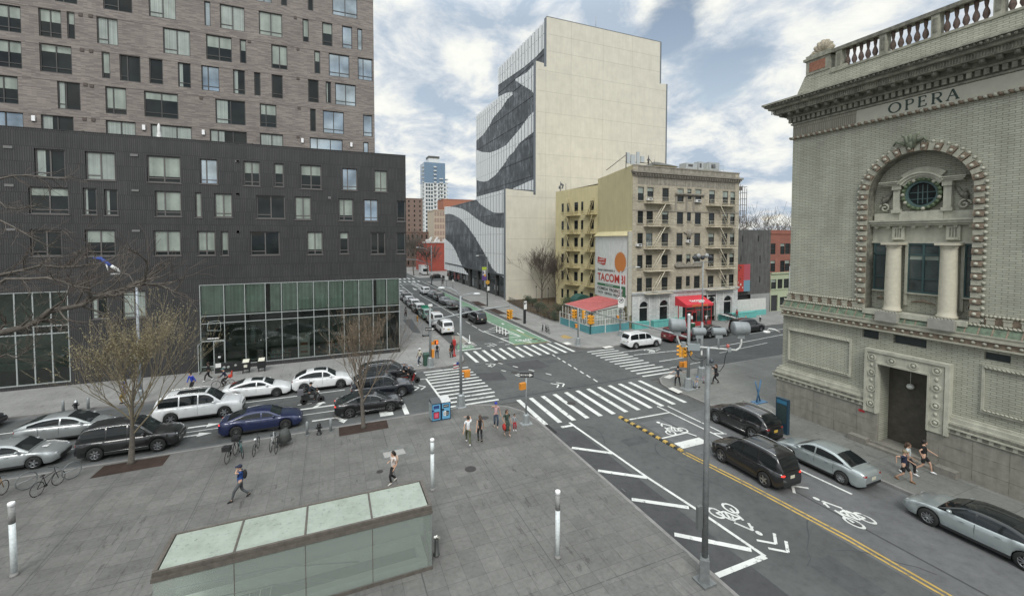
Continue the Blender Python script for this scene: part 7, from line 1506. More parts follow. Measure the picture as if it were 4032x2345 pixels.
# ---------------- trees and planting ----------------
BARK=M('bark_grey',(.105,.092,.078),.9,var=.3,vs=8);TWIG=M('twig_grey',(.115,.095,.08),.9);BUD=M('bud_olive',(.27,.235,.13),.8,var=.25,vs=20);BUDR=M('bud_russet',(.27,.18,.10),.8,var=.25,vs=20)
def grow(mb,bud,p,d,L,r,lv,rr,up=.25,nch=3,budm=0,budn=2,wig=.12,minr=.006,bs=.03):
 n=3;pts=[p];rad=[r];q=p.copy();dd=d.copy()
 for i in range(n):
  dd=(dd+Vector((rr.gauss(0,wig),rr.gauss(0,wig),rr.gauss(0,wig*.6)+up*.15))).normalized();q=q+dd*(L/n);pts.append(q.copy());rad.append(max(minr,r*(1-.5*(i+1)/n)))
 mb.tube(pts,rad,5 if r>.03 else 3,0 if r>.025 else 1,cap=False)
 if bud is not None and lv<=1:
  for k in range(budn):
   c=pts[rr.randrange(1,4)]+Vector((rr.gauss(0,.03),rr.gauss(0,.03),rr.gauss(0,.03)));s=bs*rr.uniform(.6,1.4);u=Vector((rr.gauss(0,1),rr.gauss(0,1),rr.gauss(0,1))).normalized();w=u.orthogonal().normalized()
   bud.add([c-u*s,c+w*s*.6,c+u*s,c-w*s*.6],[(0,1,2,3)],0)
 if lv<=0:return
 for k in range(nch):
  t=rr.uniform(.35,1.0)if k<nch-1 else 1.0;i=min(n-1,int(t*n));b=pts[i].lerp(pts[i+1],t*n-i)if t<1 else pts[-1]
  ax=dd.orthogonal().normalized();ax.rotate(Matrix.Rotation(rr.uniform(0,2*pi),3,dd));nd=(dd+ax*rr.uniform(.35,.8)+Vector((0,0,up*.5))).normalized()
  grow(mb,bud,b,nd,L*rr.uniform(.55,.8),max(minr,rad[i]*.62),lv-1,rr,up,nch,budm,budn,wig,minr,bs)
def tree(label,loc,h,th,limbs,spread,lv,seed,bud=None,group=None,nch=3,r0=.14,cat='tree',tw=None,nm='bare_tree',budn=2,minr=.006,up=.3,bs=.03,trunkto=.75):
 rr=random.Random(seed);t=thing(nm,label,cat,loc,group=group);tr=MB();cr=MB();bd=MB()if bud else None
 lean=Vector((rr.gauss(0,.05),rr.gauss(0,.05),1)).normalized();top=h*trunkto
 pts=[Vector((0,0,0)),Vector((0,0,.15)),lean*th,lean*(th+(top-th)*.5)+Vector((rr.gauss(0,.08),rr.gauss(0,.08),0)),lean*top]
 tr.tube(pts,[r0*1.5,r0,r0*.8,r0*.45,r0*.15],8);tr.build('trunk',BARK,t,0)
 for i in range(limbs):
  f=(i+.5)/limbs;z=th+(top-th)*f*.9;b=lean*z;a=i*2.4+rr.uniform(-.3,.3);s=spread*(1-.35*f)
  d=Vector((cos(a)*s,sin(a)*s,1.0)).normalized();L=(h-z)*rr.uniform(.45,.62)/max(.5,d.z)
  grow(cr,bd,b,d,L,r0*(.32-.14*f),lv,rr,up,nch,0,budn,.1,minr,bs)
 cr.build('crown',[tw or BARK,tw or TWIG],t,0)
 if bud:bd.build('buds',bud,t,0)
 return t
tree('olive budding tree in the long plaza pit beside the black minivan-like car',(-10.75,30.75,Z0),6.9,1.5,17,.8,3,21,BUD,r0=.16,budn=5,minr=.007,up=.55,bs=.03,nch=4,tw=M('twig_tan',(.215,.18,.12),.9))
tree('slim russet budding tree in the plaza pit beside the glossy black saloon',(1.85,30.45,Z0),6.6,1.6,15,.62,3,9,BUDR,r0=.14,budn=2,minr=.006,up=.55,bs=.024,nch=4,tw=M('twig_russet',(.18,.145,.11),.9))
tree('larger bare tree in the yard against the cream wall',(40.1,79.3,.14),9.0,1.6,15,.75,3,31,None,r0=.17,minr=.02,nch=4)
tree('smaller bare tree in the yard nearer the yellow wing',(40.8,74.5,.14),8.0,1.2,12,.75,3,33,None,r0=.14,minr=.02,nch=4)
for i,(x,y,h,lab)in enumerate(((26.6,152,12,'dark bare tree just past the far crossing'),(25.9,168,13,'second bare tree beyond the far crossing'),(26.2,186,14,'bare tree in front of the brown terrace'),(12.0,150,12,'bare tree on the near side of the brown terrace street'),(25.5,205,14,'farthest bare tree up the street'),(31,150,9,'bare tree beside the red brick building'))):
 tree(lab,(x,y,Z0),h,2,14,.9,2,40+i,None,r0=.22,minr=.05,nch=4,group='bare street trees beyond the far crossing')
for i in range(9):
 x=86+i*5.2;y=66+(i%3)*2
 tree(('%s bare treetop above the grey building counting from the steel mast'%('first','second','third','fourth','fifth','sixth','seventh','eighth','ninth')[i]),(x,y+10,7),9.6+(i%4)*.8,2,10,.9,2,60+i,None,r0=.2,minr=.026,nch=4,group='bare treetops above the grey building')
# large tree whose limbs reach in from the left edge
t=thing('overhanging_tree','large bare tree reaching in with drooping limbs over the hall windows','tree',(-24.5,24.0,Z0));rr=random.Random(77);tr=MB();tr.tube([(0,0,0),(0,0,3),(.2,.1,7),(.1,.2,12)],[.42,.32,.26,.12],9);tr.build('trunk',BARK,t,0);cr=MB();bd=MB()
T0=Vector((-24.5,24.0,Z0))
def limb(pts,r,side,lv=2,L=1.6):
 P=[Vector(p)-T0 for p in pts];n=len(P);cr.tube(P,[r*(1-.75*i/(n-1))for i in range(n)],6)
 for i in range(1,n):
  for k in range(side):
   b=P[i-1].lerp(P[i],rr.random());dd=(P[i]-P[i-1]).normalized();ax=Vector((rr.gauss(0,.4),rr.gauss(0,.6),rr.gauss(.12,.45)));grow(cr,bd,b,(dd+ax).normalized(),L*rr.uniform(.5,1.1),r*.3,lv,rr,.1,3,0,0,.22,.006)
lbp=[(-13.58,24.24,8.63),(-12.52,23.8,9.18),(-11.35,23.31,9.47),(-10.89,23.11,9.66),(-10.41,22.91,10.12),(-9.79,22.65,10.22),(-9.18,22.39,10.35),(-8.78,22.22,10.64),(-8.16,21.96,10.85),(-7.59,21.72,11.01),(-6.85,21.41,11.18),(-6.24,21.16,11.1)]
limb([(-24.5,24,5.0)]+lbp,.15,3,2,1.5)
limb([(-24.4,24,7.5)]+[(-13.02,23.8,11.04),(-12.05,23.39,11.57),(-11.29,23.07,11.74),(-10.53,22.75,11.94),(-9.78,22.43,11.86),(-8.83,22.03,11.94),(-8.34,21.83,12.02)],.085,3,2,1.1)
limb([(-24.4,24,7.5)]+[(-12.44,22.98,10.74),(-11.46,22.56,11.46),(-10.76,22.27,11.46),(-10.03,21.96,11.5),(-9.41,21.7,11.34),(-9.05,21.55,11.18),(-8.51,21.32,11.1),(-8.02,21.11,11.42)],.07,3,2,1.1)
limb([(-24.4,24,9.5)]+[(-13.2,24.09,14.78),(-12.04,23.6,15.36),(-11.55,23.39,15.48),(-11.05,23.18,15.5),(-10.52,22.96,15.44),(-9.92,22.7,15.36),(-9.39,22.48,15.44)],.05,2,1,.8)
limb([(-24.4,24,8.5)]+[(-13.01,24.01,14.78),(-12.08,23.61,14.45),(-11.86,23.52,14.21),(-11.41,23.33,14.17),(-10.83,23.09,14.29),(-10.56,22.97,14.37)],.04,2,1,.8)
limb([(-24.4,24,6.5)]+[(-12.71,23.67,14.11),(-11.97,23.36,13.71),(-11.42,23.12,13.42),(-10.87,22.89,13.05),(-10.31,22.66,12.73)],.05,2,2,.9)
limb([(-24.4,24,4.5)]+[(-13.14,23.85,8.26),(-12.38,23.53,8.22),(-11.95,23.35,8.43),(-11.58,23.19,8.26),(-11.22,23.04,8.55)],.05,3,2,.9)
cr.build('crown',[BARK,TWIG],t,0)
# shrubs
def shrub(label,loc,r,h,seed,m_,group=None,n=900,ls=.07):
 rr=random.Random(seed);t=thing('shrub',label,'shrub',loc,group=group);st=MB();lf=MB()
 for i in range(5):a=rr.uniform(0,6.28);st.tube([(0,0,0),(cos(a)*r*.4,sin(a)*r*.4,h*.6)],.03,4)
 st.build('stems',BARK,t,0);cl=[Vector((rr.gauss(0,.42)*r,rr.gauss(0,.42)*r,h*rr.uniform(.3,.85)))for _ in range(9)]
 for i in range(n):
  c=cl[rr.randrange(9)];v=Vector((rr.gauss(0,1),rr.gauss(0,1),rr.gauss(0,1))).normalized()*r*rr.uniform(.25,.5);p=c+v;p.z=max(.03,p.z);u=Vector((rr.gauss(0,1),rr.gauss(0,1),rr.gauss(0,1))).normalized();w=u.orthogonal().normalized();s=ls*rr.uniform(.6,1.4);lf.add([p-u*s,p+w*s*.6,p+u*s,p-w*s*.6],[(0,1,2,3)],0 if rr.random()<.7 else 1)
 lf.build('foliage',m_,t,0)
DG=[M('leaf_dark',(.030,.045,.025),.7),M('leaf_dark2',(.050,.070,.035),.7)];MG=[M('leaf_mid',(.06,.085,.04),.7),M('leaf_mid2',(.09,.12,.06),.7)];RD=[M('leaf_dry',(.11,.075,.045),.8),MATS['leaf_dark2']]
for i,(px,py,r,h,m_,lab)in enumerate(((1760,1000,.9,1.8,DG,'dark clipped shrub at the cream wall end of the fenced yard'),(1830,1040,.9,1.8,DG,'dark shrub second from the cream wall in the yard'),(1900,1120,1.1,1.9,DG,'dense dark shrub behind the bus stop pole'),(1985,1120,1.2,1.9,DG,'large dark shrub in the middle of the yard fence'),(2060,1180,1.1,1.6,RD,'brownish shrub near the pavilion end of the fence'),(2130,1210,1.1,1.7,DG,'dark shrub at the fence corner beside the pavilion'),(2230,1110,1.2,1.8,DG,'dark shrub behind the pavilion roof edge'),(2280,990,1.4,2.6,MG,'tall mid-green bush below the yellow wing'),(2170,1080,1.1,1.5,RD,'dry brown shrub under the smaller bare tree'),(2340,1010,1.1,2.0,MG,'lower green bush against the pavilion by the yellow wing'))):
 x,y=([(34.66,76.12),(34.25,72.89),(32.52,67.12),(32.54,64.77),(31.57,60.89),(31.32,58.69),(35.33,63.6),(39.94,70.5),(36.4,67.12),(40.48,69.8)])[i];shrub(lab,(x+.6,y,.14),r,h,90+i,m_)
for k,(x,y)in enumerate([(38.54,78.71),(39.43,75.13)]):
 t=thing('path_lamp',('slim dark lantern post by the larger yard tree','slim dark lantern post by the smaller yard tree')[k],'lamp',(x,y,.14),group='lantern posts in the yard');polemesh(t,[(0,0,0),(0,0,2.8)],.04,CIR);m=MB();m.lathe([(.05,2.8),(.13,2.9),(.13,3.1),(.03,3.25)],n=8);m.build('lantern',CIR,t,0)
# ---------------- vehicles ----------------
TYRE=M('tyre',(.018,.018,.018),.85);RIM=M('alloy',(.42,.43,.44),.3,.8);RIMD=M('rim_dark',(.04,.04,.042),.4,.5);CGL=M_glass('car_glass',(.014,.017,.018),.04,.6);TRIM=M('trim_black',(.02,.02,.021),.5);CHR=M('chrome_trim',(.60,.60,.58),.2,.9)
HL=M('headlight',(.55,.58,.60),.12,.3,coat=1);TLR=M('taillight',(.22,.012,.012),.2,coat=.6);TLON=M('taillight_on',(.85,.03,.02),.3,emit=1.6);PLATE=M('plate',(.55,.53,.42),.6);PLATEY=M('plate_amber',(.55,.36,.06),.6);UND=M('underbody',(.012,.012,.012),.9)
def paint(n,c,met=.0,r=.28):return M('paint_'+n,c,r,met,coat=1.0,var=.06,vs=2.5)
def lerp_tab(tab,x):
 if x<=tab[0][0]:return tab[0][1]
 for i in range(len(tab)-1):
  if x<=tab[i+1][0]:a,b=tab[i],tab[i+1];t=(x-a[0])/(b[0]-a[0]+1e-9);t=t*t*(3-2*t)if len(tab)>9 else t;return a[1]+(b[1]-a[1])*t
 return tab[-1][1]
BODY={  # L, W, H, wheel radius, wheel x's, deck line (x, z), roof line (x, z) from rear to front
 'sedan':(4.85,1.85,1.45,.335,(1.05,3.87),[(0,.80),(.06,.93),(.25,1.02),(1.0,1.03),(3.3,.98),(4.0,.90),(4.55,.78),(4.78,.64),(4.85,.56)],[(.62,1.02),(1.0,1.22),(1.5,1.40),(2.1,1.45),(2.6,1.44),(2.95,1.36),(3.65,.97)]),
 'coupe':(4.80,1.88,1.40,.35,(1.0,3.82),[(0,.82),(.06,.95),(.25,1.02),(1.0,1.02),(3.2,.97),(4.0,.88),(4.5,.75),(4.74,.60),(4.8,.52)],[(.45,1.02),(.95,1.21),(1.5,1.36),(2.0,1.40),(2.5,1.39),(2.85,1.31),(3.55,.96)]),
 'hatch':(4.45,1.75,1.50,.31,(.82,3.52),[(0,.80),(.05,.98),(.3,1.05),(1.0,1.06),(3.2,.99),(3.8,.90),(4.2,.74),(4.45,.55)],[(.05,1.05),(.55,1.26),(1.3,1.45),(1.95,1.50),(2.4,1.47),(2.8,1.37),(3.6,.94)]),
 'suv':(4.85,1.93,1.74,.375,(.98,3.86),[(0,.85),(.05,1.02),(.3,1.06),(1.0,1.06),(3.3,1.06),(4.1,1.02),(4.6,.93),(4.8,.78),(4.85,.6)],[(.05,1.06),(.20,1.42),(.40,1.70),(1.0,1.77),(2.0,1.79),(2.6,1.76),(2.95,1.64),(3.6,1.06)]),
 'bigsuv':(5.35,2.02,1.92,.40,(1.10,4.28),[(0,.92),(.05,1.12),(.3,1.16),(1.0,1.16),(3.8,1.17),(4.6,1.14),(5.15,1.04),(5.3,.82),(5.35,.68)],[(.06,1.16),(.16,1.56),(.38,1.86),(1.0,1.91),(2.4,1.92),(3.1,1.88),(3.4,1.76),(4.05,1.2)]),
 'porsche':(4.72,1.93,1.60,.37,(.92,3.72),[(0,.85),(.05,1.02),(.3,1.09),(1.0,1.11),(3.1,1.05),(3.9,.97),(4.4,.80),(4.65,.62),(4.72,.52)],[(.16,1.09),(.6,1.36),(1.1,1.53),(1.7,1.60),(2.3,1.59),(2.65,1.51),(3.35,1.04)]),
 'wagon':(4.95,1.92,1.62,.375,(1.02,3.95),[(0,.85),(.05,1.05),(.3,1.10),(1.0,1.11),(3.4,1.06),(4.2,.99),(4.7,.86),(4.9,.68),(4.95,.55)],[(.10,1.10),(.35,1.40),(.75,1.56),(1.4,1.61),(2.3,1.62),(2.8,1.57),(3.1,1.46),(3.75,1.05)]),
}
def wheel_parts(par,x,y,r,rim,spokes,side):
 m=MB();w=.115;m.lathe([(r*.62,-w),(r*.92,-w),(r,-w*.7),(r,w*.7),(r*.92,w),(r*.62,w)],n=22,axis='Y',cap=False);o=m.build('wheel',TYRE,par,0);o.location=(x,y,r)
 m=MB();s=side;m.lathe([(.01,s*w*.35-.005),(r*.66,s*w*.35-.005),(r*.66,s*w*.35+.005),(.01,s*w*.35+.005)],n=18,axis='Y',mi=1)
 m.lathe([(r*.60,s*w*.75-.012),(r*.69,s*w*.9),(r*.69,s*w*.9+.004),(r*.60,s*w*.75)]if s>0 else[(r*.60,s*w*.75),(r*.69,s*w*.9-.004),(r*.69,s*w*.9),(r*.60,s*w*.75+.012)],n=22,axis='Y',cap=False)
 for k in range(spokes):
  a=2*pi*k/spokes;c,q=cos(a),sin(a);t=.045 if spokes<8 else .022;y0,y1=(s*w*.4,s*w*.8)
  P=[(.03,-t),(r*.64,-t*.7),(r*.64,t*.7),(.03,t)];m.extr([(u*c-v*q,y0,u*q+v*c)for u,v in P],(0,y1-y0,0))
 m.lathe([(.05,min(0,s*w*.85)),(.05,max(0,s*w*.85))],n=8,axis='Y');m.build('rim',[rim,RIMD],o,0)
def car(label,kind,pm,cat='car',name='parked_car',rim=None,spokes=5,lights=False,rack=False,sunroof=False,chrome=False,roofm=None,group=None,sx=1.0,plate=None):
 L,W,H,R,wx,deck,roof=BODY[kind];rim=rim or RIM;hw=W/2;t=thing(name,label,cat,group=group);zb=.22 if kind not in('bigsuv','suv')else .28;cx=L/2
 X=lambda x:x-cx
 st=sorted(set([0,.03,.08,.16]+[L*i/34 for i in range(1,34)]+[L-.16,L-.08,L-.03,L]+[w+R*1.12*cos(pi*k/8)for w in wx for k in range(9)]))
 def hwid(x):u=abs(x-cx)/cx;return hw*(1-.055*u**2-.20*max(0,u-.86)**1.5/(.14**1.5))
 def zbot(x):
  z=zb+(.10*max(0,(x-(L-.3))/.3)+.14*max(0,(.25-x)/.25))
  for w in wx:
   d=abs(x-w)
   if d<R*1.125:z=max(z,R*1.0+sqrt(max(0,(R*1.12)**2-d*d))-.0)
  return z
 m=MB();rows=[]
 for x in st:
  zt=lerp_tab(deck,x);b=zbot(x);w=hwid(x);bb=min(b,zt-.12);low=zb+.02
  ins=.0 if b<=zb+.16 else .03
  pr=[(w*.955,bb),(w*.99,bb+(zt-bb)*.18),(w*1.0,bb+(zt-bb)*.42),(w*.985,bb+(zt-bb)*.68),(w*.945,bb+(zt-bb)*.88),(w*.86,zt-.012),(w*.5,zt+.015),(0,zt+.025)]
  rows.append([(X(x),y,z)for y,z in pr]+[(X(x),-y,z)for y,z in pr[-2::-1]])
 n=len(rows[0]);vs=[p for r in rows for p in r];fs=[]
 for i in range(len(rows)-1):
  for k in range(n-1):fs.append((i*n+k,i*n+k+1,(i+1)*n+k+1,(i+1)*n+k))
 m.add(vs,fs,0,True);m.add(rows[0],[tuple(range(n))[::-1]],0);m.add(rows[-1],[tuple(range(n))],0)
 # greenhouse
 zr=max(z for _,z in roof);xs=[roof[0][0]+(roof[-1][0]-roof[0][0])*i/22 for i in range(23)]
 def smooth_roof(x):
  s_=0;
  for d in(-.08,0,.08):s_+=lerp_tab(roof,x+d)
  return max(lerp_tab(deck,x),s_/3 if roof[0][0]+.1<x<roof[-1][0]-.1 else lerp_tab(roof,x))
 def gw(x,z):zd=lerp_tab(deck,x);f=(z-zd)/max(.05,zr-zd);return hwid(x)*.90-hw*(.195 if kind not in('bigsuv','suv')else .15)*f
 G=[]
 for x in xs:
  z=smooth_roof(x);zd=lerp_tab(deck,x)-.02;G.append([(X(x),gw(x,zd),zd),(X(x),gw(x,(z+zd)/2)+.012,(z+zd)/2),(X(x),gw(x,z)-.0,z-.03*(z>zd+.1)),(X(x),gw(x,z)*.86,z+.004),(X(x),0,z+.03)])
 G=[r+[(a,-b,c)for a,b,c in r[-2::-1]]for r in G];n2=len(G[0]);vs=[p for r in G for p in r];fs=[]
 for i in range(len(G)-1):
  for k in range(n2-1):fs.append((i*n2+k,i*n2+k+1,(i+1)*n2+k+1,(i+1)*n2+k))
 m.add(vs,fs,1 if roofm else 0,True);m.build('body',[pm,roofm or pm],t,0)
 m=MB();m.box((X(.15),-hw*.80,zb-.02),(X(L-.15),hw*.80,.62));m.build('underbody',UND,t,0)
 # glass
 def top_strip(x0,x1,wfac,nm,off=.008,n=6,mt=None):
  m=MB();r=[]
  for i in range(n+1):
   x=x0+(x1-x0)*i/n;z=smooth_roof(x);dz=(smooth_roof(x+.03)-smooth_roof(x-.03))/.06;nx,nz=-dz/hypot(dz,1),1/hypot(dz,1);g_=gw(x,z)*wfac
   r.append([(X(x)+nx*off,y*g_,z+(.004 if abs(y)>.8 else .03-.026*abs(y)**2)+nz*off)for y in(1,.86,.5,0,-.5,-.86,-1)])
  vs=[p for q in r for p in q];m.add(vs,[(i*7+k,i*7+k+1,(i+1)*7+k+1,(i+1)*7+k)for i in range(n)for k in range(6)],0,True);return m.build(nm,mt or CGL,t,0)
 xf=[x for x,z in roof if z>zr*.93];fr0,rr0=max(xf),min(xf)
 top_strip(fr0+.06,roof[-1][0]-.04,.90,'windscreen');top_strip(roof[0][0]+.05,rr0-.05,.86,'rear_window')
 if sunroof:top_strip(rr0+(fr0-rr0)*.35,fr0-.08,.66,'sunroof',.012)
 def side(x0,x1,s):
  m=MB();r=[];nn_=8
  for i in range(nn_+1):
   x=x0+(x1-x0)*i/nn_;zt=smooth_roof(x)-.085;zd=lerp_tab(deck,x)+.035;zt=max(zt,zd+.004);r.append([(X(x),s*(gw(x,z)+.012+.008*sin(f*pi)),z)for f,z in((0,zd),(.5,(zd+zt)/2),(1,zt))])
  vs=[p for q in r for p in q];fs=[]
  for i in range(nn_):
   for k in range(2):f=(i*3+k,i*3+k+1,(i+1)*3+k+1,(i+1)*3+k);fs.append(f if s<0 else f[::-1])
  m.add(vs,fs,0,True);m.build('side_window',CGL,t,0)
 a,b=roof[0][0]+(.30 if kind in('suv','bigsuv','wagon')else .38),roof[-1][0]-.42;mid=(wx[0]+wx[1])/2-.02
 cuts=[(a,wx[0]+.42),(wx[0]+.5,mid-.03),(mid+.05,b)]if kind in('bigsuv','suv','wagon')else[(a+(.0 if kind!='hatch' else .25),mid-.03),(mid+.05,b)]
 for s in(1,-1):
  for c0,c1 in cuts:side(c0,c1,s)
  wheel_parts(t,X(wx[0]),s*(hwid(wx[0])-.10),R,rim,spokes,s);wheel_parts(t,X(wx[1]),s*(hwid(wx[1])-.10),R,rim,spokes,s)
  m=MB();m.ball((X(roof[-1][0]-.42),s*(hw*.98+.06),lerp_tab(deck,roof[-1][0]-.4)+.08),.13,0,8,6,(.7,.9,.6));m.build('wing_mirror',pm,t,0)
  zt=lerp_tab(deck,L-.3);m=MB();y=s*hwid(L-.12)*.80;m.ball((X(L-.24),y*.965,zt-.12),.14,0,10,6,(1.2,.85,.34));m.build('headlight',HL,t,0)
  m=MB();zt=lerp_tab(deck,.1);y=s*hwid(.06)*.80;m.ball((X(.12),y*.99,zt-.13),.15,0,10,6,(.85,1.1,.55));m.build('taillight',TLON if lights else TLR,t,0)
  m=MB()
  for q in(mid,wx[0]+.40 if kind!='coupe' else mid):m.tube([(X(q),s*(hwid(q)*.99+.002),.45),(X(q),s*(hwid(q)*1.0+.002),.75),(X(q),s*(hwid(q)*.955+.001),lerp_tab(deck,q)-.06)],.007,3)
  m.box((X(wx[0]+R*1.1),s*(hw*.985),zb+.0),(X(wx[1]-R*1.1),s*(hw*.985)-s*.06,zb+.11));m.build('door_seam',TRIM,t,0)
  m=MB()
  for q in(mid+.28,mid-.75):m.box((X(q),s*hw*.975,lerp_tab(deck,q)-.16),(X(q)+.16,s*(hw*.975+.035),lerp_tab(deck,q)-.135))
  m.build('door_handle',CHR if chrome else pm,t,0)
  if chrome or rack:
   P=[]
   for i in range(15):x=a-.1+(b+.25-a)*i/14;z=max(smooth_roof(x)-(.055 if not rack else-.06),lerp_tab(deck,x)+.02);P.append((X(x),s*((gw(x,z)+.03)if not rack else gw(x,zr)*.93),z))
   m=MB();m.tube(P if not rack else[p for p in P if abs(p[2]-zr)<.12],.014 if not rack else .022,4);m.build('roof_rail' if rack else 'window_trim',CHR,t,0)
  if chrome:m=MB();m.tube([(X(wx[0]+R*1.15),s*(hw+.004),zb+.16),(X(wx[1]-R*1.15),s*(hw+.004),zb+.16)],.014,4);m.build('sill_trim',CHR,t,0)
 m=MB();m.box((X(L-.04),-hw*.62,.30),(X(L)+.004,hw*.62,.50));m.box((X(L-.10),-hw*.45,lerp_tab(deck,L-.1)-.24),(X(L-.01)+.006,hw*.45,lerp_tab(deck,L-.1)-.10));m.build('grille',TRIM,t,0)
 m=MB();m.box((X(0)-.008,-hw*.68,.34),(X(.05),hw*.68,.48));m.build('rear_bumper_trim',TRIM,t,0)
 m=MB();zp=lerp_tab(deck,.05)-.32 if kind in('sedan','coupe')else .72;m.box((X(0)-.014,-.16,zp),(X(0)+.02,.16,zp+.15));m.build('number_plate',plate or PLATE,t,0)
 return t
def put(t,x,y,a,s=None,z=0.004):
 t.location=(x,y,z);t.rotation_euler=(0,0,a)
 if s:t.scale=s if isinstance(s,tuple)else(s,s,s)
 return t
WPT=paint('white',(.70,.71,.71));BPT=paint('black',(.010,.010,.011));BL2=paint('black_blue',(.014,.016,.022));SIL=paint('silver',(.34,.36,.36),.45,.34);NAVY=paint('navy',(.014,.022,.075),.25);GRY=paint('grey',(.13,.14,.15),.5,.35);REDC=paint('dark_red',(.17,.018,.022),.3);SILG=paint('silver_green',(.36,.40,.40),.45,.3)
E0=0.0;NN=pi/2
put(car('white crossover with dark sunroof parked at the black building kerb','porsche',WPT,rim=M('rim_gun',(.16,.16,.16),.35,.7),sunroof=True),-.78,40.72,-.02,1.03)
put(car('white saloon with small dark sunroof behind the white crossover','coupe',WPT,rim=MATS['rim_gun'],sunroof=True,spokes=10),-5.75,40.55,-.01,1.02)
put(car('big white sport utility vehicle with black roof glass in the queue beside the hydrant','bigsuv',WPT,name='car',sunroof=True,spokes=6,chrome=False,rack=True),-8.95,37.45,0)
put(car('dark blue coupe with lit tail lamps in the lane by the plaza kerb','coupe',NAVY,name='car',lights=True,spokes=10,rim=MATS['rim_gun']),-4.5,33.42,.01,1.02)
put(car('glossy black saloon with chrome window line waiting at the stop line','coupe',BPT,name='car',lights=True,spokes=5,chrome=True,rim=MATS['rim_gun']),2.5,33.75,0,1.02)
put(car('black luxury sport utility vehicle beyond the glossy black saloon','suv',BL2,name='car',spokes=10,chrome=True),3.75,36.6,0,(1.02,1.02,1.05))
put(car('black estate car parked farthest, behind the russet budding tree','wagon',BPT,spokes=10,rack=True),4.6,40.75,0,1.02)
put(car('silver hatchback with sloping tail behind the black car with silver wheels','hatch',SIL,name='car'),-16.1,36.9,0,1.05)
put(car('black minivan-like sport utility vehicle with silver wheels behind the olive budding tree','suv',BPT,name='car',spokes=7,chrome=True),-11.4,33.05,0,(1.03,1.02,1.08))
tn=put(car('grey saloon in the lane by the ring bicycle racks with white marks on bonnet','sedan',SIL,name='car',roofm=None),-17.15,33.3,0,1.03);m=MB();m.poly([(1.5,-.25,.955),(1.75,-.3,.945),(1.78,-.1,.95),(1.52,-.08,.96)]);m.poly([(1.5,.05,.965),(1.72,.02,.95),(1.75,.15,.95)]);m.build('bonnet_mark',WHT,tn,0)
put(car('nose of a black car at the kerb past the silver-capped hydrant','sedan',BPT,name='car'),-23.6,40.6,0)
# up the street: left column facing away, right column
put(car('white boxy off-roader with roof rails parked first in the shop-side kerb row','suv',WPT,rack=True,plate=PLATEY,rim=RIM),14.35,58.4,NN,(1.0,.97,1.04))
put(car('white van-like car second in the shop-side kerb row','bigsuv',WPT),14.4,64.6,NN,.98)
tx=put(car('green and white cab with green roof board third in the shop-side kerb row','suv',M('paint_cab_green',(.18,.33,.27),.3,coat=1)),14.1,70.0,NN,.97);m=MB();m.box((-.3,-.75,1.76),(.0,.75,2.15));m.build('roof_board',M('board_green',(.02,.26,.15),.5),tx,0)
for i,(y,k,pm_,lab)in enumerate(((75.7,'suv',BPT,'black car with pale roof fourth in the shop-side kerb row'),(81.3,'suv',GRY,'grey car fifth in the shop-side kerb row'),(86.8,'wagon',GRY,'grey estate sixth in the shop-side kerb row'),(92.2,'suv',BPT,'black car seventh in the shop-side kerb row'),(97.8,'sedan',WPT,'white car at the far end of the shop-side kerb row'))):put(car(lab,k,pm_,roofm=WPT if i in(0,1,2)else None,group='cars parked along the left kerb'),14.0+.08*i,y,NN)
put(car('black hatch-backed crossover first in the row beside the green lane','suv',BPT,lights=False),20.85,63.6,NN,1.0)
for i,(y,k,pm_,lab)in enumerate(((69.4,'sedan',BPT,'black saloon second in the row beside the green lane'),(77.6,'wagon',BPT,'black car third in the row beside the green lane'),(83.8,'sedan',GRY,'dark grey car fourth in the row beside the green lane'),(89.2,'suv',BPT,'black car fifth in the row beside the green lane'),(94.6,'wagon',GRY,'grey car sixth in the row beside the green lane'))):put(car(lab,k,pm_,roofm=None,group='cars in the row beside the green lane'),20.75,y,NN)
put(car('white crossover at the head of the row beside the green lane','suv',WPT),20.2,100.8,NN)
put(car('distant dark saloon crossing at the far junction','sedan',BPT,name='car'),32.0,139.3,0)
v_=thing('delivery_truck','distant white box truck beside the red brick building','truck',(30.5,153,.01));m=MB();m.box((-1.3,-1,.9),(1.3,4,3.6));m.build('box_body',WPT,v_,0);m=MB();m.extr([(-1.15,-1.02,.5),(-1.15,-2.6,.5),(-1.15,-2.6,1.4),(-1.15,-2.0,2.5),(-1.15,-1.02,2.6)],(2.3,0,0));m.build('cab',WPT,v_,0);m=MB();m.extr([(-1.0,-2.61,1.42),(1.0,-2.61,1.42),(1.0,-2.06,2.42),(-1.0,-2.06,2.42)],(0,-.03,.01));m.build('windscreen',CGL,v_,0);m=MB()
for sx_ in(-1.15,1.0):
 for y in(-1.9,2.8):m.lathe([(.05,0),(.42,0),(.42,.2),(.05,.2)],(sx_,y,.42),12,'X')
m.build('wheels',TYRE,v_,0)
# right-hand street
put(car('white sport utility vehicle at the kerb in front of the painted wall','suv',WPT,spokes=5,rack=True),34.35,41.35,0,(1.04,1.0,1.02))
put(car('dark red sport utility vehicle in front of the restaurant arches','suv',REDC),40.9,41.9,0,1.0)
put(car('black saloon with pale window line before the red porch','sedan',BPT,chrome=True),46.8,42.1,0,1.03)
put(car('large black sport utility vehicle parked past the red porch','bigsuv',BPT),53.4,42.2,0,1.0)
put(car('dark car half hidden by the opera corner','sedan',BPT),66.2,42.6,0)
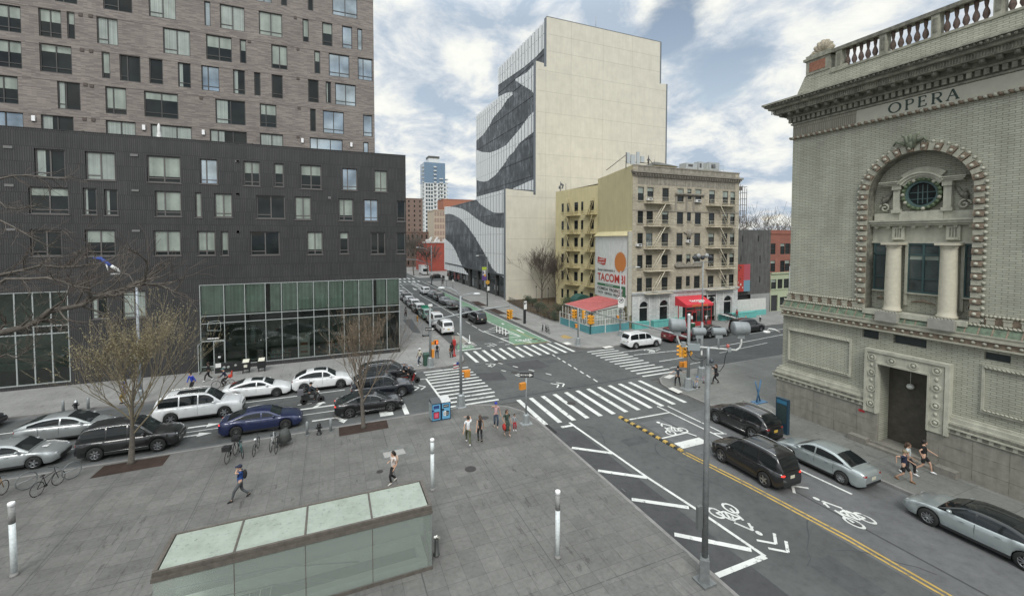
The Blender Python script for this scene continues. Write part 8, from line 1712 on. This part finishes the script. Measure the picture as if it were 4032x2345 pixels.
# opera street
put(car('black estate-like crossover with chrome window line parked beyond the silver saloon','wagon',BPT,chrome=True,rack=True,plate=PLATEY),25.72,20.5,NN,(.96,1.0,1.06))
bs_=put(car('black sport utility vehicle with lit brake lamps driving along the yellow line','suv',BPT,name='car',lights=True,rack=True,sunroof=True),21.62,16.55,NN,(.93,.98,1.03))
put(car('silver saloon parked by the opera house steps','sedan',SILG,spokes=10),25.6,15.15,NN,.99)
put(car('long pale saloon with black glass roof at the opera kerb behind the silver saloon','coupe',SILG,spokes=10,roofm=CGL),25.75,8.72,NN,(1.06,1.04,1.04))
# ---------------- cycles ----------------
def bicycle(label,loc,a,fc,group=None,basket=False,tilt=0,nm='bicycle',seatc=None,moped=False):
 t=thing(nm,label,nm,(*loc,Z0 if loc[1]<31.3 or loc[1]>42.3 else .01),a,group=group);t.rotation_euler=(tilt,0,a);R=.34
 for x in(-.52,.52):
  m=MB();n=20
  for k in range(n):a0,a1=2*pi*k/n,2*pi*(k+1)/n;m.tube([(x+R*cos(a0),0,R+R*sin(a0)),(x+R*cos(a1),0,R+R*sin(a1))],.02,4,cap=False)
  w=m.build('wheel',TYRE,t,0);m=MB()
  for k in range(10):a0=2*pi*k/10;m.tube([(x,0,R),(x+R*cos(a0),0,R+R*sin(a0))],.003,3)
  m.build('spokes',GALV,w,0)
 F=M('cycle_'+fc[0],fc[1],.4);m=MB()
 for p,q in(((-.52,0,R),(-.08,0,.30)),((-.52,0,R),(-.22,0,.78)),((-.08,0,.30),(-.22,0,.82)),((-.08,0,.30),(.36,0,.72)),((-.2,0,.72),(.34,0,.80)),((.36,0,.86),(.52,0,R))):m.tube([p,q],.018,5)
 m.build('frame',F,t,0);m=MB();m.tube([(.36,0,.86),(.33,0,1.0)],.014,5);m.tube([(.28,-.27,1.02),(.38,-.1,1.0),(.38,.1,1.0),(.28,.27,1.02)],.014,5);m.build('handlebar',BLKP,t,0)
 m=MB();m.ball((-.25,0,.88),.12,0,8,5,(1.1,.6,.35));m.build('saddle',seatc or BLKP,t,0);m=MB();m.lathe([(.02,-.01),(.09,-.01),(.09,.01),(.02,.01)],(-.08,.03,.3),10,'Y');m.tube([(-.08,.08,.3),(-.0,.1,.16)],.01,4);m.tube([(-.08,-.08,.3),(-.16,-.1,.44)],.01,4);m.build('crank',GALD,t,0)
 if basket:m=MB();m.box((.45,-.2,.78),(.8,.2,1.05));m.box((-.75,-.2,.75),(-.4,.2,1.0));m.build('basket',BLKP,t,0)
 return t
BKg='bicycles parked along the plaza kerb'
bicycle('black bicycle with baskets beside the blue coupe',(-5.55,29.15),1.35,('black',(.02,.02,.02)),BKg,True);bicycle('second bicycle leaning against the basket bicycle',(-5.15,29.45),1.9,('teal',(.05,.14,.14)),BKg)
bicycle('pale saddled bicycle standing alone end-on at the plaza kerb',(-4.35,29.5),1.5,('grey',(.12,.12,.12)),BKg,seatc=WHT);bicycle('cargo bicycle with big grey cover near the hydrant',(-3.15,29.35),1.45,('black',()),BKg);bicycle('white bicycle beside the covered cargo bicycle',(-3.5,29.7),1.5,('white',(.6,.6,.6)),BKg)
cc=thing('bicycle_cover','grey rain cover over the cargo bicycle front','cover',(-2.85,29.75,Z0));m=MB();m.lathe([(.05,1.05),(.26,.98),(.34,.7),(.40,.3),(.36,.28)],n=9);m.build('cover_cloth',M('cover_grey',(.06,.065,.06),.7,var=.3,vs=8),cc,0)
bicycle('black bicycle locked to a ring rack on the plaza',(-13.55,29.1),1.2,('black',()),None);bicycle('tan framed bicycle standing by a ring rack',(-15.45,29.0),1.5,('tan',(.30,.18,.08)),None)
for i,(x,y,lab)in enumerate(((-14.6,29.6,'ring-shaped bicycle rack between the tan and the locked black bicycle'),(-13.0,30.0,'ring-shaped bicycle rack behind the locked black bicycle'))):
 t=thing('cycle_rack',lab,'bicycle rack',(x,y,Z0),.9,group='ring bicycle racks');m=MB();
 for k in range(20):a0,a1=2*pi*k/20,2*pi*(k+1)/20;m.tube([(.42*cos(a0),0,.46+.42*sin(a0)),(.42*cos(a1),0,.46+.42*sin(a1))],.028,5,cap=False)
 m.build('ring',GALD,t,0);m=MB();m.tube([(-.42,0,.46),(.42,0,.46)],.022,5);m.build('crossbar',GALV,t,0)
for i,(x,y)in enumerate(((27.1,53.3),(27.25,52.6),(27.1,51.7))):bicycle(('farthest','middle','nearest')[i]+' of three dark bicycles racked by the pavilion pavement',(x,y),1.0+.2*i,('black',()),'bicycles by the pavilion')
bicycle('thin bicycle leaning by the turquoise base near the black bags',(56.0,47.4),.1,('black',()),None)
def moped(label,loc,a,bodym,box=None):
 t=thing('moped',label,'moped',(*loc,.01),a);
 for x in(-.6,.62):m=MB();m.lathe([(.10,-.06),(.25,-.06),(.27,0),(.25,.06),(.10,.06)],n=16,axis='Y');o=m.build('wheel',TYRE,t,0);o.location=(x,0,.27);m=MB();m.lathe([(.02,-.05),(.15,-.05),(.15,.05),(.02,.05)],n=10,axis='Y');m.build('rim',RIMD,o,0)
 m=MB();m.extr([(-.75,-.13,.42),(-.3,-.13,.30),(.2,-.13,.26),(.3,-.13,.32),(.42,-.13,.85),(.34,-.13,.88),(.2,-.13,.42),(-.15,-.13,.42),(-.2,-.13,.68),(-.8,-.13,.72)],(0,.26,0));m.build('body',bodym,t,0)
 m=MB();m.box((-.8,-.12,.72),(-.15,.12,.8));m.build('seat',BLKP,t,0);m=MB();m.tube([(.40,0,.9),(.60,0,.3)],.035,6);m.tube([(.3,-.3,1.02),(.4,0,.98),(.3,.3,1.02)],.02,5);m.tube([(.35,.28,1.0),(.38,.34,1.25)],.008,3);m.build('handlebar',BLKP,t,0);m=MB();m.ball((.47,0,.85),.09,0,8,5);m.build('headlamp',HL,t,0)
 if box:m=MB();m.box((-1.05,-.22,.8),(-.62,.22,1.2));m.build('delivery_box',box,t,0)
 return t
moped('delivery moped with grey box and leg apron riding beside the white crossover',(-1.55,36.95),.05,BLKP,M('box_grey2',(.12,.12,.13),.6));moped('black moped with red panels waiting before the west crossing',(6.35,38.6),.0,M('moped_red',(.22,.02,.02),.5));moped('dark moped beside the red one behind the crossing',(6.1,39.6),.1,BLKP)
# ---------------- people ----------------
SK={'light':M('skin_light',(.50,.31,.22),.6),'tan':M('skin_tan',(.34,.20,.13),.6),'dark':M('skin_dark',(.14,.08,.055),.6)}
HAIR=M('hair_black',(.018,.014,.012),.7);HBR=M('hair_brown',(.07,.04,.025),.7);EYE=M('eye_dark',(.02,.015,.012),.3);LIP=M('lip',(.30,.10,.09),.5)
def cloth(n,c):return M('cloth_'+n,c,.9,var=.22,vs=9,bump=.3)
def skin_mesh(pts,edges,rad,mat,name,par,sub=1,root=0):
 me=bpy.data.meshes.new(name);me.from_pydata([tuple(p)for p in pts],edges,[]);o=bpy.data.objects.new(name,me);COL.objects.link(o)
 o.modifiers.new('skin','SKIN');sv=me.skin_vertices[0].data
 for i,r in enumerate(rad):r=r if isinstance(r,tuple)else(r,r);sv[i].radius=r;sv[i].use_root=(i==root)
 s=o.modifiers.new('sub','SUBSURF');s.levels=sub;s.render_levels=sub
 dg=bpy.context.evaluated_depsgraph_get();m2=bpy.data.meshes.new_from_object(o.evaluated_get(dg));bpy.data.objects.remove(o);m2.materials.clear();m2.materials.append(mat);m2.name=name
 for p in m2.polygons:p.use_smooth=True
 q=bpy.data.objects.new(name,m2);COL.objects.link(q);q.parent=par;return q
def bend(a,b,l1,l2,pole):  # elbow / knee between a and b
 d=b-a;L=min(d.length,(l1+l2)*.999);u=d.normalized();x=(l1*l1-l2*l2+L*L)/(2*L);h=sqrt(max(0,l1*l1-x*x));p=(pole-u*pole.dot(u)).normalized();return a+u*x+p*h,a+u*L
def person(label,loc,face,h=1.72,skin='light',top=('white',(.6,.6,.6)),legs=('blue',(.05,.06,.1)),shoes=('white',(.6,.6,.6)),hair=None,longhair=False,sleeve=.5,pose='walk',feet=None,hands=None,cap=None,bag=None,dress=False,shorts=False,z=None,lean=0,stride=.30,seat=None,name='person',bare_arm=False,jacket=None):
 """face: heading angle. local frame x forward, y left. feet/hands: offsets in units of h"""
 cloth(*top);cloth(*legs);cloth(*shoes);zz=Z0 if z is None else z;t=thing(name,label,'person',(*loc,zz),face);S=h/1.72;V=lambda x,y,z_:Vector((x*S,y*S,z_*S))
 hipz=.90 if seat is None else seat;ln=lean
 if feet is None:feet=((stride,.09,.07,0),(-stride,-.09,.10,1))if pose=='walk' else((.03,.11,.07,0),(-.03,-.11,.07,0))
 pel=V(0,0,hipz);ch=V(ln*.35,0,hipz+.28);sho=V(ln*.55,0,hipz+.50);nk=V(ln*.6,0,hipz+.56);hd=V(ln*.66+.02,0,hipz+.70)
 pts=[pel,V(ln*.15,0,hipz+.13),ch,sho,nk,hd-V(.01,0,.06)];rad=[(.125*S,.105*S),(.115*S,.10*S),(.135*S,.10*S),(.10*S,.08*S),.05*S,.055*S];E=[(0,1),(1,2),(2,3),(3,4),(4,5)];K={}
 for s,f in((1,feet[0]),(-1,feet[1])):
  hip=V(0,s*.09,hipz-.04);an=V(f[0],f[1]if abs(f[1])>0 else s*.09,f[2]+.03);kn,an=bend(hip,an,.43*S,.43*S,V(1,.05*s,0));i=len(pts);dw=-.02 if f[3]else 0
  toe=an+(V(.15,0,-.06)if not f[3]else V(.10,0,-.10));pts+=[hip,kn,an,toe];rad+=[.085*S,.058*S,.038*S,.034*S];E+=[(0,i),(i,i+1),(i+1,i+2),(i+2,i+3)];K['leg',s]=(hip,kn,an,toe)
 hands=hands or((-.18,.27,.82),(.2,-.27,.82))
 for s,hnd in((1,hands[0]),(-1,hands[1])):
  sh=sho+V(0,s*.17,-.03);w=V(*hnd)+V(ln*.3,0,hipz-.90);el,w=bend(sh,w,.29*S,.26*S,V(-1,.5*s,-.3)if hnd[2]<1.3 else V(.3,s*1.0,.0));i=len(pts);fd=(w-el).normalized();pal=w+fd*.07*S;sd=fd.cross(Vector((0,0,1))if abs(fd.z)<.9 else Vector((1,0,0))).normalized()
  pts+=[sh,el,w,pal];rad+=[.050*S,.038*S,.026*S,(.034*S,.018*S)];E+=[(3,i),(i,i+1),(i+1,i+2),(i+2,i+3)];K['arm',s]=(sh,el,w)
  for k,(o,l)in enumerate(((-.027,.062),(-.009,.072),(.009,.068),(.027,.055))):
   j=len(pts);b=pal+sd*o*S+fd*.02*S;pts+=[b,b+fd*l*S*.55+Vector((0,0,-.004)),b+fd*l*S*.95+Vector((0,0,-.012*S))];rad+=[.010*S,.009*S,.008*S];E+=[(i+3,j),(j,j+1),(j+1,j+2)]
  j=len(pts);b=w+fd*.025*S+sd*.03*S;pts+=[b,b+(fd+sd*.6).normalized()*.045*S];rad+=[.012*S,.009*S];E+=[(i+2,j),(j,j+1)]
 bd=skin_mesh(pts,E,rad,SK[skin],'body',t)
 m=MB();m.ball((0,0,0),.105*S,0,12,9,(.95,.76,1.15));m.ball((.10*S,0,-.01*S),.018*S,0,6,4,(1,.8,1.3));m.ball((.075*S,0,-.075*S),.05*S,0,8,5,(.7,.9,.6))
 for s in(1,-1):m.ball((-.005,s*.082*S,-.005),.022*S,0,6,4,(.7,.4,1.2));m.ball((.088*S,s*.032*S,.018*S),.013*S,1,6,4)
 m.ball((.092*S,0,-.052*S),.02*S,2,6,4,(.5,1.2,.35));ho=m.build('head',[SK[skin],EYE,LIP],t,0);ho.location=hd
 hm=hair or HAIR;m=MB();m.ball((-.022*S,0,.022*S),.115*S,0,12,8,(.98,.86,1.05))
 if longhair:m.tube([(-.07*S,0,.04*S),(-.115*S,.01,-.08*S),(-.12*S,.0,-.22*S)],[.07*S,.085*S,.04*S],8)
 if not cap:m.build('hair',hm,ho,0)
 else:
  c=cloth(*cap);m2_=MB();m2_.ball((-.01*S,0,.045*S),.118*S,0,12,7,(1.0,.88,.86));m2_.box((.06*S,-.07*S,.045*S),(.19*S,.07*S,.065*S));m2_.build('cap',c,ho,0);(m.build('hair',hm,ho,0)if longhair else None)
 # clothing over the body
 tc=cloth(*top);P=[V(0,0,hipz-.07),V(ln*.15,0,hipz+.13),ch,sho+V(0,0,.01)];R_=[(.150*S,.120*S),(.138*S,.115*S),(.158*S,.118*S),(.11*S,.085*S)];E2=[(0,1),(1,2),(2,3)]
 for s in(1,-1):
  sh,el,w=K['arm',s];i=len(P)
  if sleeve>0:
   if sleeve>=1:P+=[sh,el,w];R_+=[.062*S,.050*S,.038*S];E2+=[(3,i),(i,i+1),(i+1,i+2)]
   else:P+=[sh,sh.lerp(el,sleeve)];R_+=[.064*S,.060*S];E2+=[(3,i),(i,i+1)]
  else:P+=[sh];R_+=[.058*S];E2+=[(3,i)]
 skin_mesh(P,E2,R_,tc,'shirt' if not dress else 'dress_top',t)
 if dress:
  m=MB();k1,k2=K['leg',1][1],K['leg',-1][1];c=(k1+k2)/2;m.lathe([(.12*S,hipz*S+.12*S),(.155*S,hipz*S-.05*S),(.20*S,.62*S),(.23*S,.42*S),(.20*S,.38*S)],(c.x*.3,0,0),14);m.build('skirt',tc,t,0)
 else:
  lc=cloth(*legs);P=[pel,pel+V(0,0,.07)];R_=[(.142*S,.118*S),(.128*S,.108*S)];E2=[(0,1)]
  for s in(1,-1):
   hip,kn,an,toe=K['leg',s];i=len(P);end=hip.lerp(kn,.85)if shorts else an
   P+=[hip+V(0,0,.01),kn if not shorts else end]+([]if shorts else[an+V(0,0,.02)]);R_+=[.100*S,(.074 if not shorts else .085)*S]+([]if shorts else[.054*S]);E2+=[(0,i),(i,i+1)]+([]if shorts else[(i+1,i+2)])
  skin_mesh(P,E2,R_,lc,'shorts' if shorts else 'trousers',t)
 sc=cloth(*shoes)
 for s in(1,-1):
  hip,kn,an,toe=K['leg',s];m=MB();d=(toe-an);m.tube([an+V(-.05,0,-.035),an+V(.0,0,-.02),an.lerp(toe,.6),toe+d.normalized()*.04],[.038*S,.050*S,.046*S,.026*S],8);m.build('shoe',sc,t,0)
 if bag:
  k,c=bag;bc=cloth(*c);m=MB()
  if k=='backpack':m.ball((ch.x-.19*S,0,ch.z+.03*S),.17*S,0,10,8,(.6,.85,1.35));[m.tube([(ch.x-.12,s*.09*S,sho.z+.03),(sho.x+.04,s*.11*S,sho.z+.045*S),(ch.x+.11*S,s*.11*S,ch.z)],.022*S,5)for s in(1,-1)]
  if k=='tote':w=K['arm',1][2];m.ball((.02,.24*S,hipz*S-.02),.17*S,0,10,7,(.9,.35,1.1));m.tube([(0,.22*S,hipz*S+.1),(sho.x,.1*S,sho.z+.05),(-.05,-.1*S,ch.z)],.012,4)
  if k=='hand':w=K['arm',-1][2];m.ball((w.x,w.y-.02,w.z-.32*S),.2*S,0,10,8,(.95,.5,1.15));m.tube([(w.x-.06,w.y,w.z-.15*S),(w.x,w.y,w.z-.03),(w.x+.06,w.y,w.z-.15*S)],.012,4)
  ty={'backpack':'backpack','tote':'shoulder_bag','hand':'carrier_bag'}[k];ob=m.build(ty,bc,None);ob.location=t.location;ob.rotation_euler=(0,0,face);tag(ob,{'backpack':'%s backpack worn by the %s','tote':'%s bag slung at the side of the %s','hand':'%s carrier bag held by the %s'}[k]%(c[0].split('_')[0],' '.join(label.split(' ')[:8])),'bag')
 return t
def fc(x,y,deg):return radians(deg)
UP=(.12,.12,1.62)
person('person in white shirt and olive trousers shading eyes on the plaza',(7.74,25.45),radians(75),1.80,top=('white',(.66,.67,.68)),legs=('olive',(.085,.095,.05)),shoes=('white',(.66,.67,.68)),hands=((-.15,.28,.85),UP),bag=('tote',('cream',(.55,.53,.46))),stride=.34)
person('person in sleeveless black top and black trousers beside the white shirt',(8.54,25.5),radians(80),1.70,top=('black',(.015,.015,.016)),legs=('charcoal',(.022,.023,.026)),shoes=('black',(.015,.015,.016)),hair=HBR,longhair=True,sleeve=0,stride=.14)
person('person in pink shirt and blue cap with hand at face near the crossing',(10.2,27.05),radians(-105),1.74,top=('pink',(.52,.33,.33)),legs=('denim',(.035,.05,.075)),shoes=('tan',(.4,.3,.25)),cap=('blue',(.03,.04,.30)),hands=((-.05,.32,.85),(.16,-.05,1.5)),stride=.12)
person('person in long dark green dress holding a red bag on the plaza',(10.43,25.65),radians(-80),1.70,'tan',top=('bottle_green',(.035,.055,.045)),shoes=('tan',()),hair=HBR,longhair=True,dress=True,bag=('hand',('red',(.38,.035,.03))),hands=((.05,.30,.88),(.12,-.26,.98)),stride=.16)
person('small child in grey jumper and red tights holding the hand of the green dress',(11.17,26.1),radians(-95),1.12,'tan',top=('grey',(.28,.29,.31)),legs=('crimson',(.30,.02,.03)),shoes=('white',()),hair=HAIR,sleeve=1,pose='stand',hands=((.05,.24,.82),(.05,-.36,1.05)))
person('person in blue shirt with black backpack, arm raised, striding across the plaza',(-4.3,24.35),radians(-170),1.74,top=('royal',(.025,.07,.24)),legs=('slate',(.075,.08,.085)),shoes=('black',()),cap=('navy',(.02,.025,.05)),hands=((.15,.10,1.52),(.1,-.22,1.25)),bag=('backpack',('black',())),stride=.36)
person('person with long dark hair and pale backpack walking left past the canopy',(2.85,22.9),radians(-155),1.70,top=('ecru',(.58,.53,.50)),legs=('black',()),shoes=('pale',(.5,.48,.44)),longhair=True,bag=('backpack',('peach',(.50,.36,.28))),stride=.20,sleeve=.5,hands=((.08,.22,.88),(.12,-.2,1.12)))
person('person in cap and pale top with blue jeans by the corner signal pole',(8.15,43.5),radians(-160),1.74,'dark',top=('straw',(.48,.46,.36)),legs=('denim',()),shoes=('white',()),cap=('white',()),stride=.2)
person('person in white shirt with black backpack waiting at the corner',(10.3,45.2),radians(80),1.78,top=('white',()),legs=('denim',()),shoes=('black',()),bag=('backpack',('black',())),pose='stand')
person('person in dark coat with brown bag standing at the red call post',(11.85,44.95),radians(100),1.70,'tan',top=('black',()),legs=('black',()),shoes=('black',()),longhair=True,sleeve=1,pose='stand',bag=('tote',('brown',(.22,.12,.06))))
person('person in grey top walking past the shop window up the street',(11.0,70.6),radians(95),1.74,top=('ash',(.22,.23,.24)),legs=('black',()),shoes=('white',()),stride=.12)
person('person in dark blue with arms spread behind the corner camera pole',(27.75,28.55),radians(60),1.78,top=('ink',(.035,.045,.055)),legs=('black',()),shoes=('black',()),hands=((.05,.62,1.0),(.05,-.62,1.15)),feet=((.02,.2,.07,0),(-.02,-.2,.07,0)),pose='stand',sleeve=.6)
person('small child in blue helmet riding a scooter at the opera corner',(28.9,27.5),radians(170),1.02,top=('grey',()),legs=('pale_blue',(.35,.38,.45)),shoes=('white',()),cap=('sky',(.06,.22,.55)),pose='stand',hands=((.28,.08,.95),(.28,-.08,.95)))
person('person in black dress with dark bag striding behind the children',(31.35,27.75),radians(165),1.72,top=('black',()),legs=('black',()),shoes=('black',()),longhair=True,hair=HBR,sleeve=1,stride=.34,bag=('tote',('charcoal',())),hands=((.3,.2,1.0),(.2,-.2,1.3)))
person('small child in lilac top and pink helmet on the second scooter',(30.7,28.1),radians(160),1.08,top=('lilac',(.35,.26,.34)),legs=('pale_blue',()),shoes=('white',()),cap=('rose',(.5,.28,.32)),pose='stand',hands=((.28,.08,.95),(.28,-.08,.95)))
for(x,y,a,lab,c)in((28.85,27.55,170,'blue child scooter under the blue-helmeted child',('cycle_blue',(.04,.12,.3))),(30.65,28.15,160,'pink child scooter under the lilac-topped child',('cycle_pink',(.45,.2,.28)))):
 t=thing('kick_scooter',lab,'scooter',(x,y,Z0),radians(a));m=MB();m.box((-.3,-.06,.06),(.25,.06,.08));m.build('deck',BLKP,t,0);m=MB();m.tube([(.25,0,.07),(.3,0,.55)],.02,5);m.tube([(.3,-.16,.55),(.3,.16,.55)],.014,5);m.build('handlebar',M(c[0],c[1],.5),t,0);m=MB();[m.lathe([(.01,-.015),(.06,-.015),(.06,.015),(.01,.015)],(q,0,.06),10,'Y')for q in(-.32,.3)];m.build('wheels',TYRE,t,0)
person('person in cap, dark tee and shorts walking past the opera door',(27.9,12.55),radians(-80),1.66,top=('navy',()),legs=('black',()),shoes=('brown',()),cap=('khaki',(.22,.18,.11)),shorts=True,stride=.30,hands=((.3,.25,1.05),(-.25,-.28,1.1)))
person('person in pale tee and black trousers with white shoes by the opera steps',(28.9,12.85),radians(-75),1.74,'tan',top=('mist',(.42,.46,.46)),legs=('black',()),shoes=('white',()),longhair=True,hair=HBR,stride=.28,hands=((-.05,.25,.95),(.3,-.2,1.0)))
person('person in black tee and shorts nearest the opera steps',(29.9,12.6),radians(-60),1.82,top=('black',()),legs=('black',()),shoes=('white',()),shorts=True,stride=.34,hands=((.42,.12,1.05),(-.1,-.26,.95)))
person('person in black hoodie and white trainers leaving the shop door',(-10.4,46.1),radians(200),1.72,'dark',top=('black',()),legs=('black',()),shoes=('white',()),sleeve=1,stride=.32)
person('person in bright blue jacket bending behind the big white vehicle',(-10.9,43.3),radians(-120),1.70,top=('cobalt',(.03,.06,.42)),legs=('black',()),shoes=('black',()),sleeve=1,lean=.3,pose='stand')
person('person in yellow trousers and purple top behind the olive budding tree',(-15.1,42.35),radians(180),1.68,top=('violet',(.09,.085,.2)),legs=('mustard',(.33,.22,.05)),shoes=('black',()),sleeve=1,cap=('violet',()),stride=.1)
person('person in white top standing before the red porch',(51.3,47.3),radians(200),1.70,'tan',top=('white',()),legs=('slate',()),shoes=('white',()),longhair=True,pose='stand')
person('person in red top sitting near the black bags at the turquoise wall',(59.1,48.5),radians(-110),1.70,'dark',top=('brick',(.33,.06,.06)),legs=('slate',()),shoes=('black',()),pose='stand')
person('distant person in dark clothes near the far crossing sign post',(28.8,118.6),radians(-100),1.74,'tan',top=('charcoal',()),legs=('black',()),shoes=('black',()),sleeve=1,stride=.12)
person('farthest dark figure waiting at the far crossing kerb',(28.3,129.5),radians(90),1.74,top=('black',()),legs=('black',()),shoes=('black',()),sleeve=1,pose='stand')
RF_=((.14,.12,.28,0),(-.12,-.12,.42,0))
bicycle('dark bicycle with red child seat ridden past the shop entrance',(-8.75,43.35),pi,('grey',()),None)
person('person in navy jacket riding the bicycle with red child seat',(-8.5,43.35),pi,1.72,top=('navy',()),legs=('black',()),shoes=('black',()),sleeve=1,seat=.92,lean=.35,feet=((.20,.12,.22,0),(.05,-.12,.40,0)),hands=((.42,.2,.98),(.42,-.2,.98)),cap=('teal',(.06,.12,.12)))
cs=thing('child_seat','red child seat on the rear rack of the ridden bicycle','child seat',(-8.25,43.35,Z0+.8));m=MB();m.ball((0,0,.18),.19,0,8,6,(.8,.9,.9));m.box((.1,-.15,.1),(.18,.15,.6));m.build('shell',M('seat_red',(.5,.05,.03),.5),cs,0)
person('rider in black helmet and dark clothes on the delivery moped',(-1.75,36.95),.05,1.74,top=('ink',()),legs=('black',()),shoes=('black',()),sleeve=1,seat=.86,lean=.15,z=.01,feet=((.32,.14,.30,0),(.32,-.14,.30,0)),hands=((.50,.26,1.02),(.50,-.26,1.02)),cap=('black',()))
person('rider in dark clothes on the black moped with red panels',(6.15,38.6),0,1.74,top=('black',()),legs=('black',()),shoes=('black',()),sleeve=1,seat=.86,lean=.15,z=.01,feet=((.15,.26,.07,0),(.15,-.26,.07,0)),hands=((.48,.26,1.02),(.48,-.26,1.02)),cap=('grey',(.28,.29,.31)))
person('rider with grey helmet on the dark moped behind the crossing',(5.9,39.6),.1,1.74,top=('charcoal',()),legs=('black',()),shoes=('black',()),sleeve=1,seat=.86,lean=.15,z=.01,feet=((.15,.26,.07,0),(.15,-.26,.07,0)),hands=((.48,.26,1.02),(.48,-.26,1.02)),cap=('grey',()))
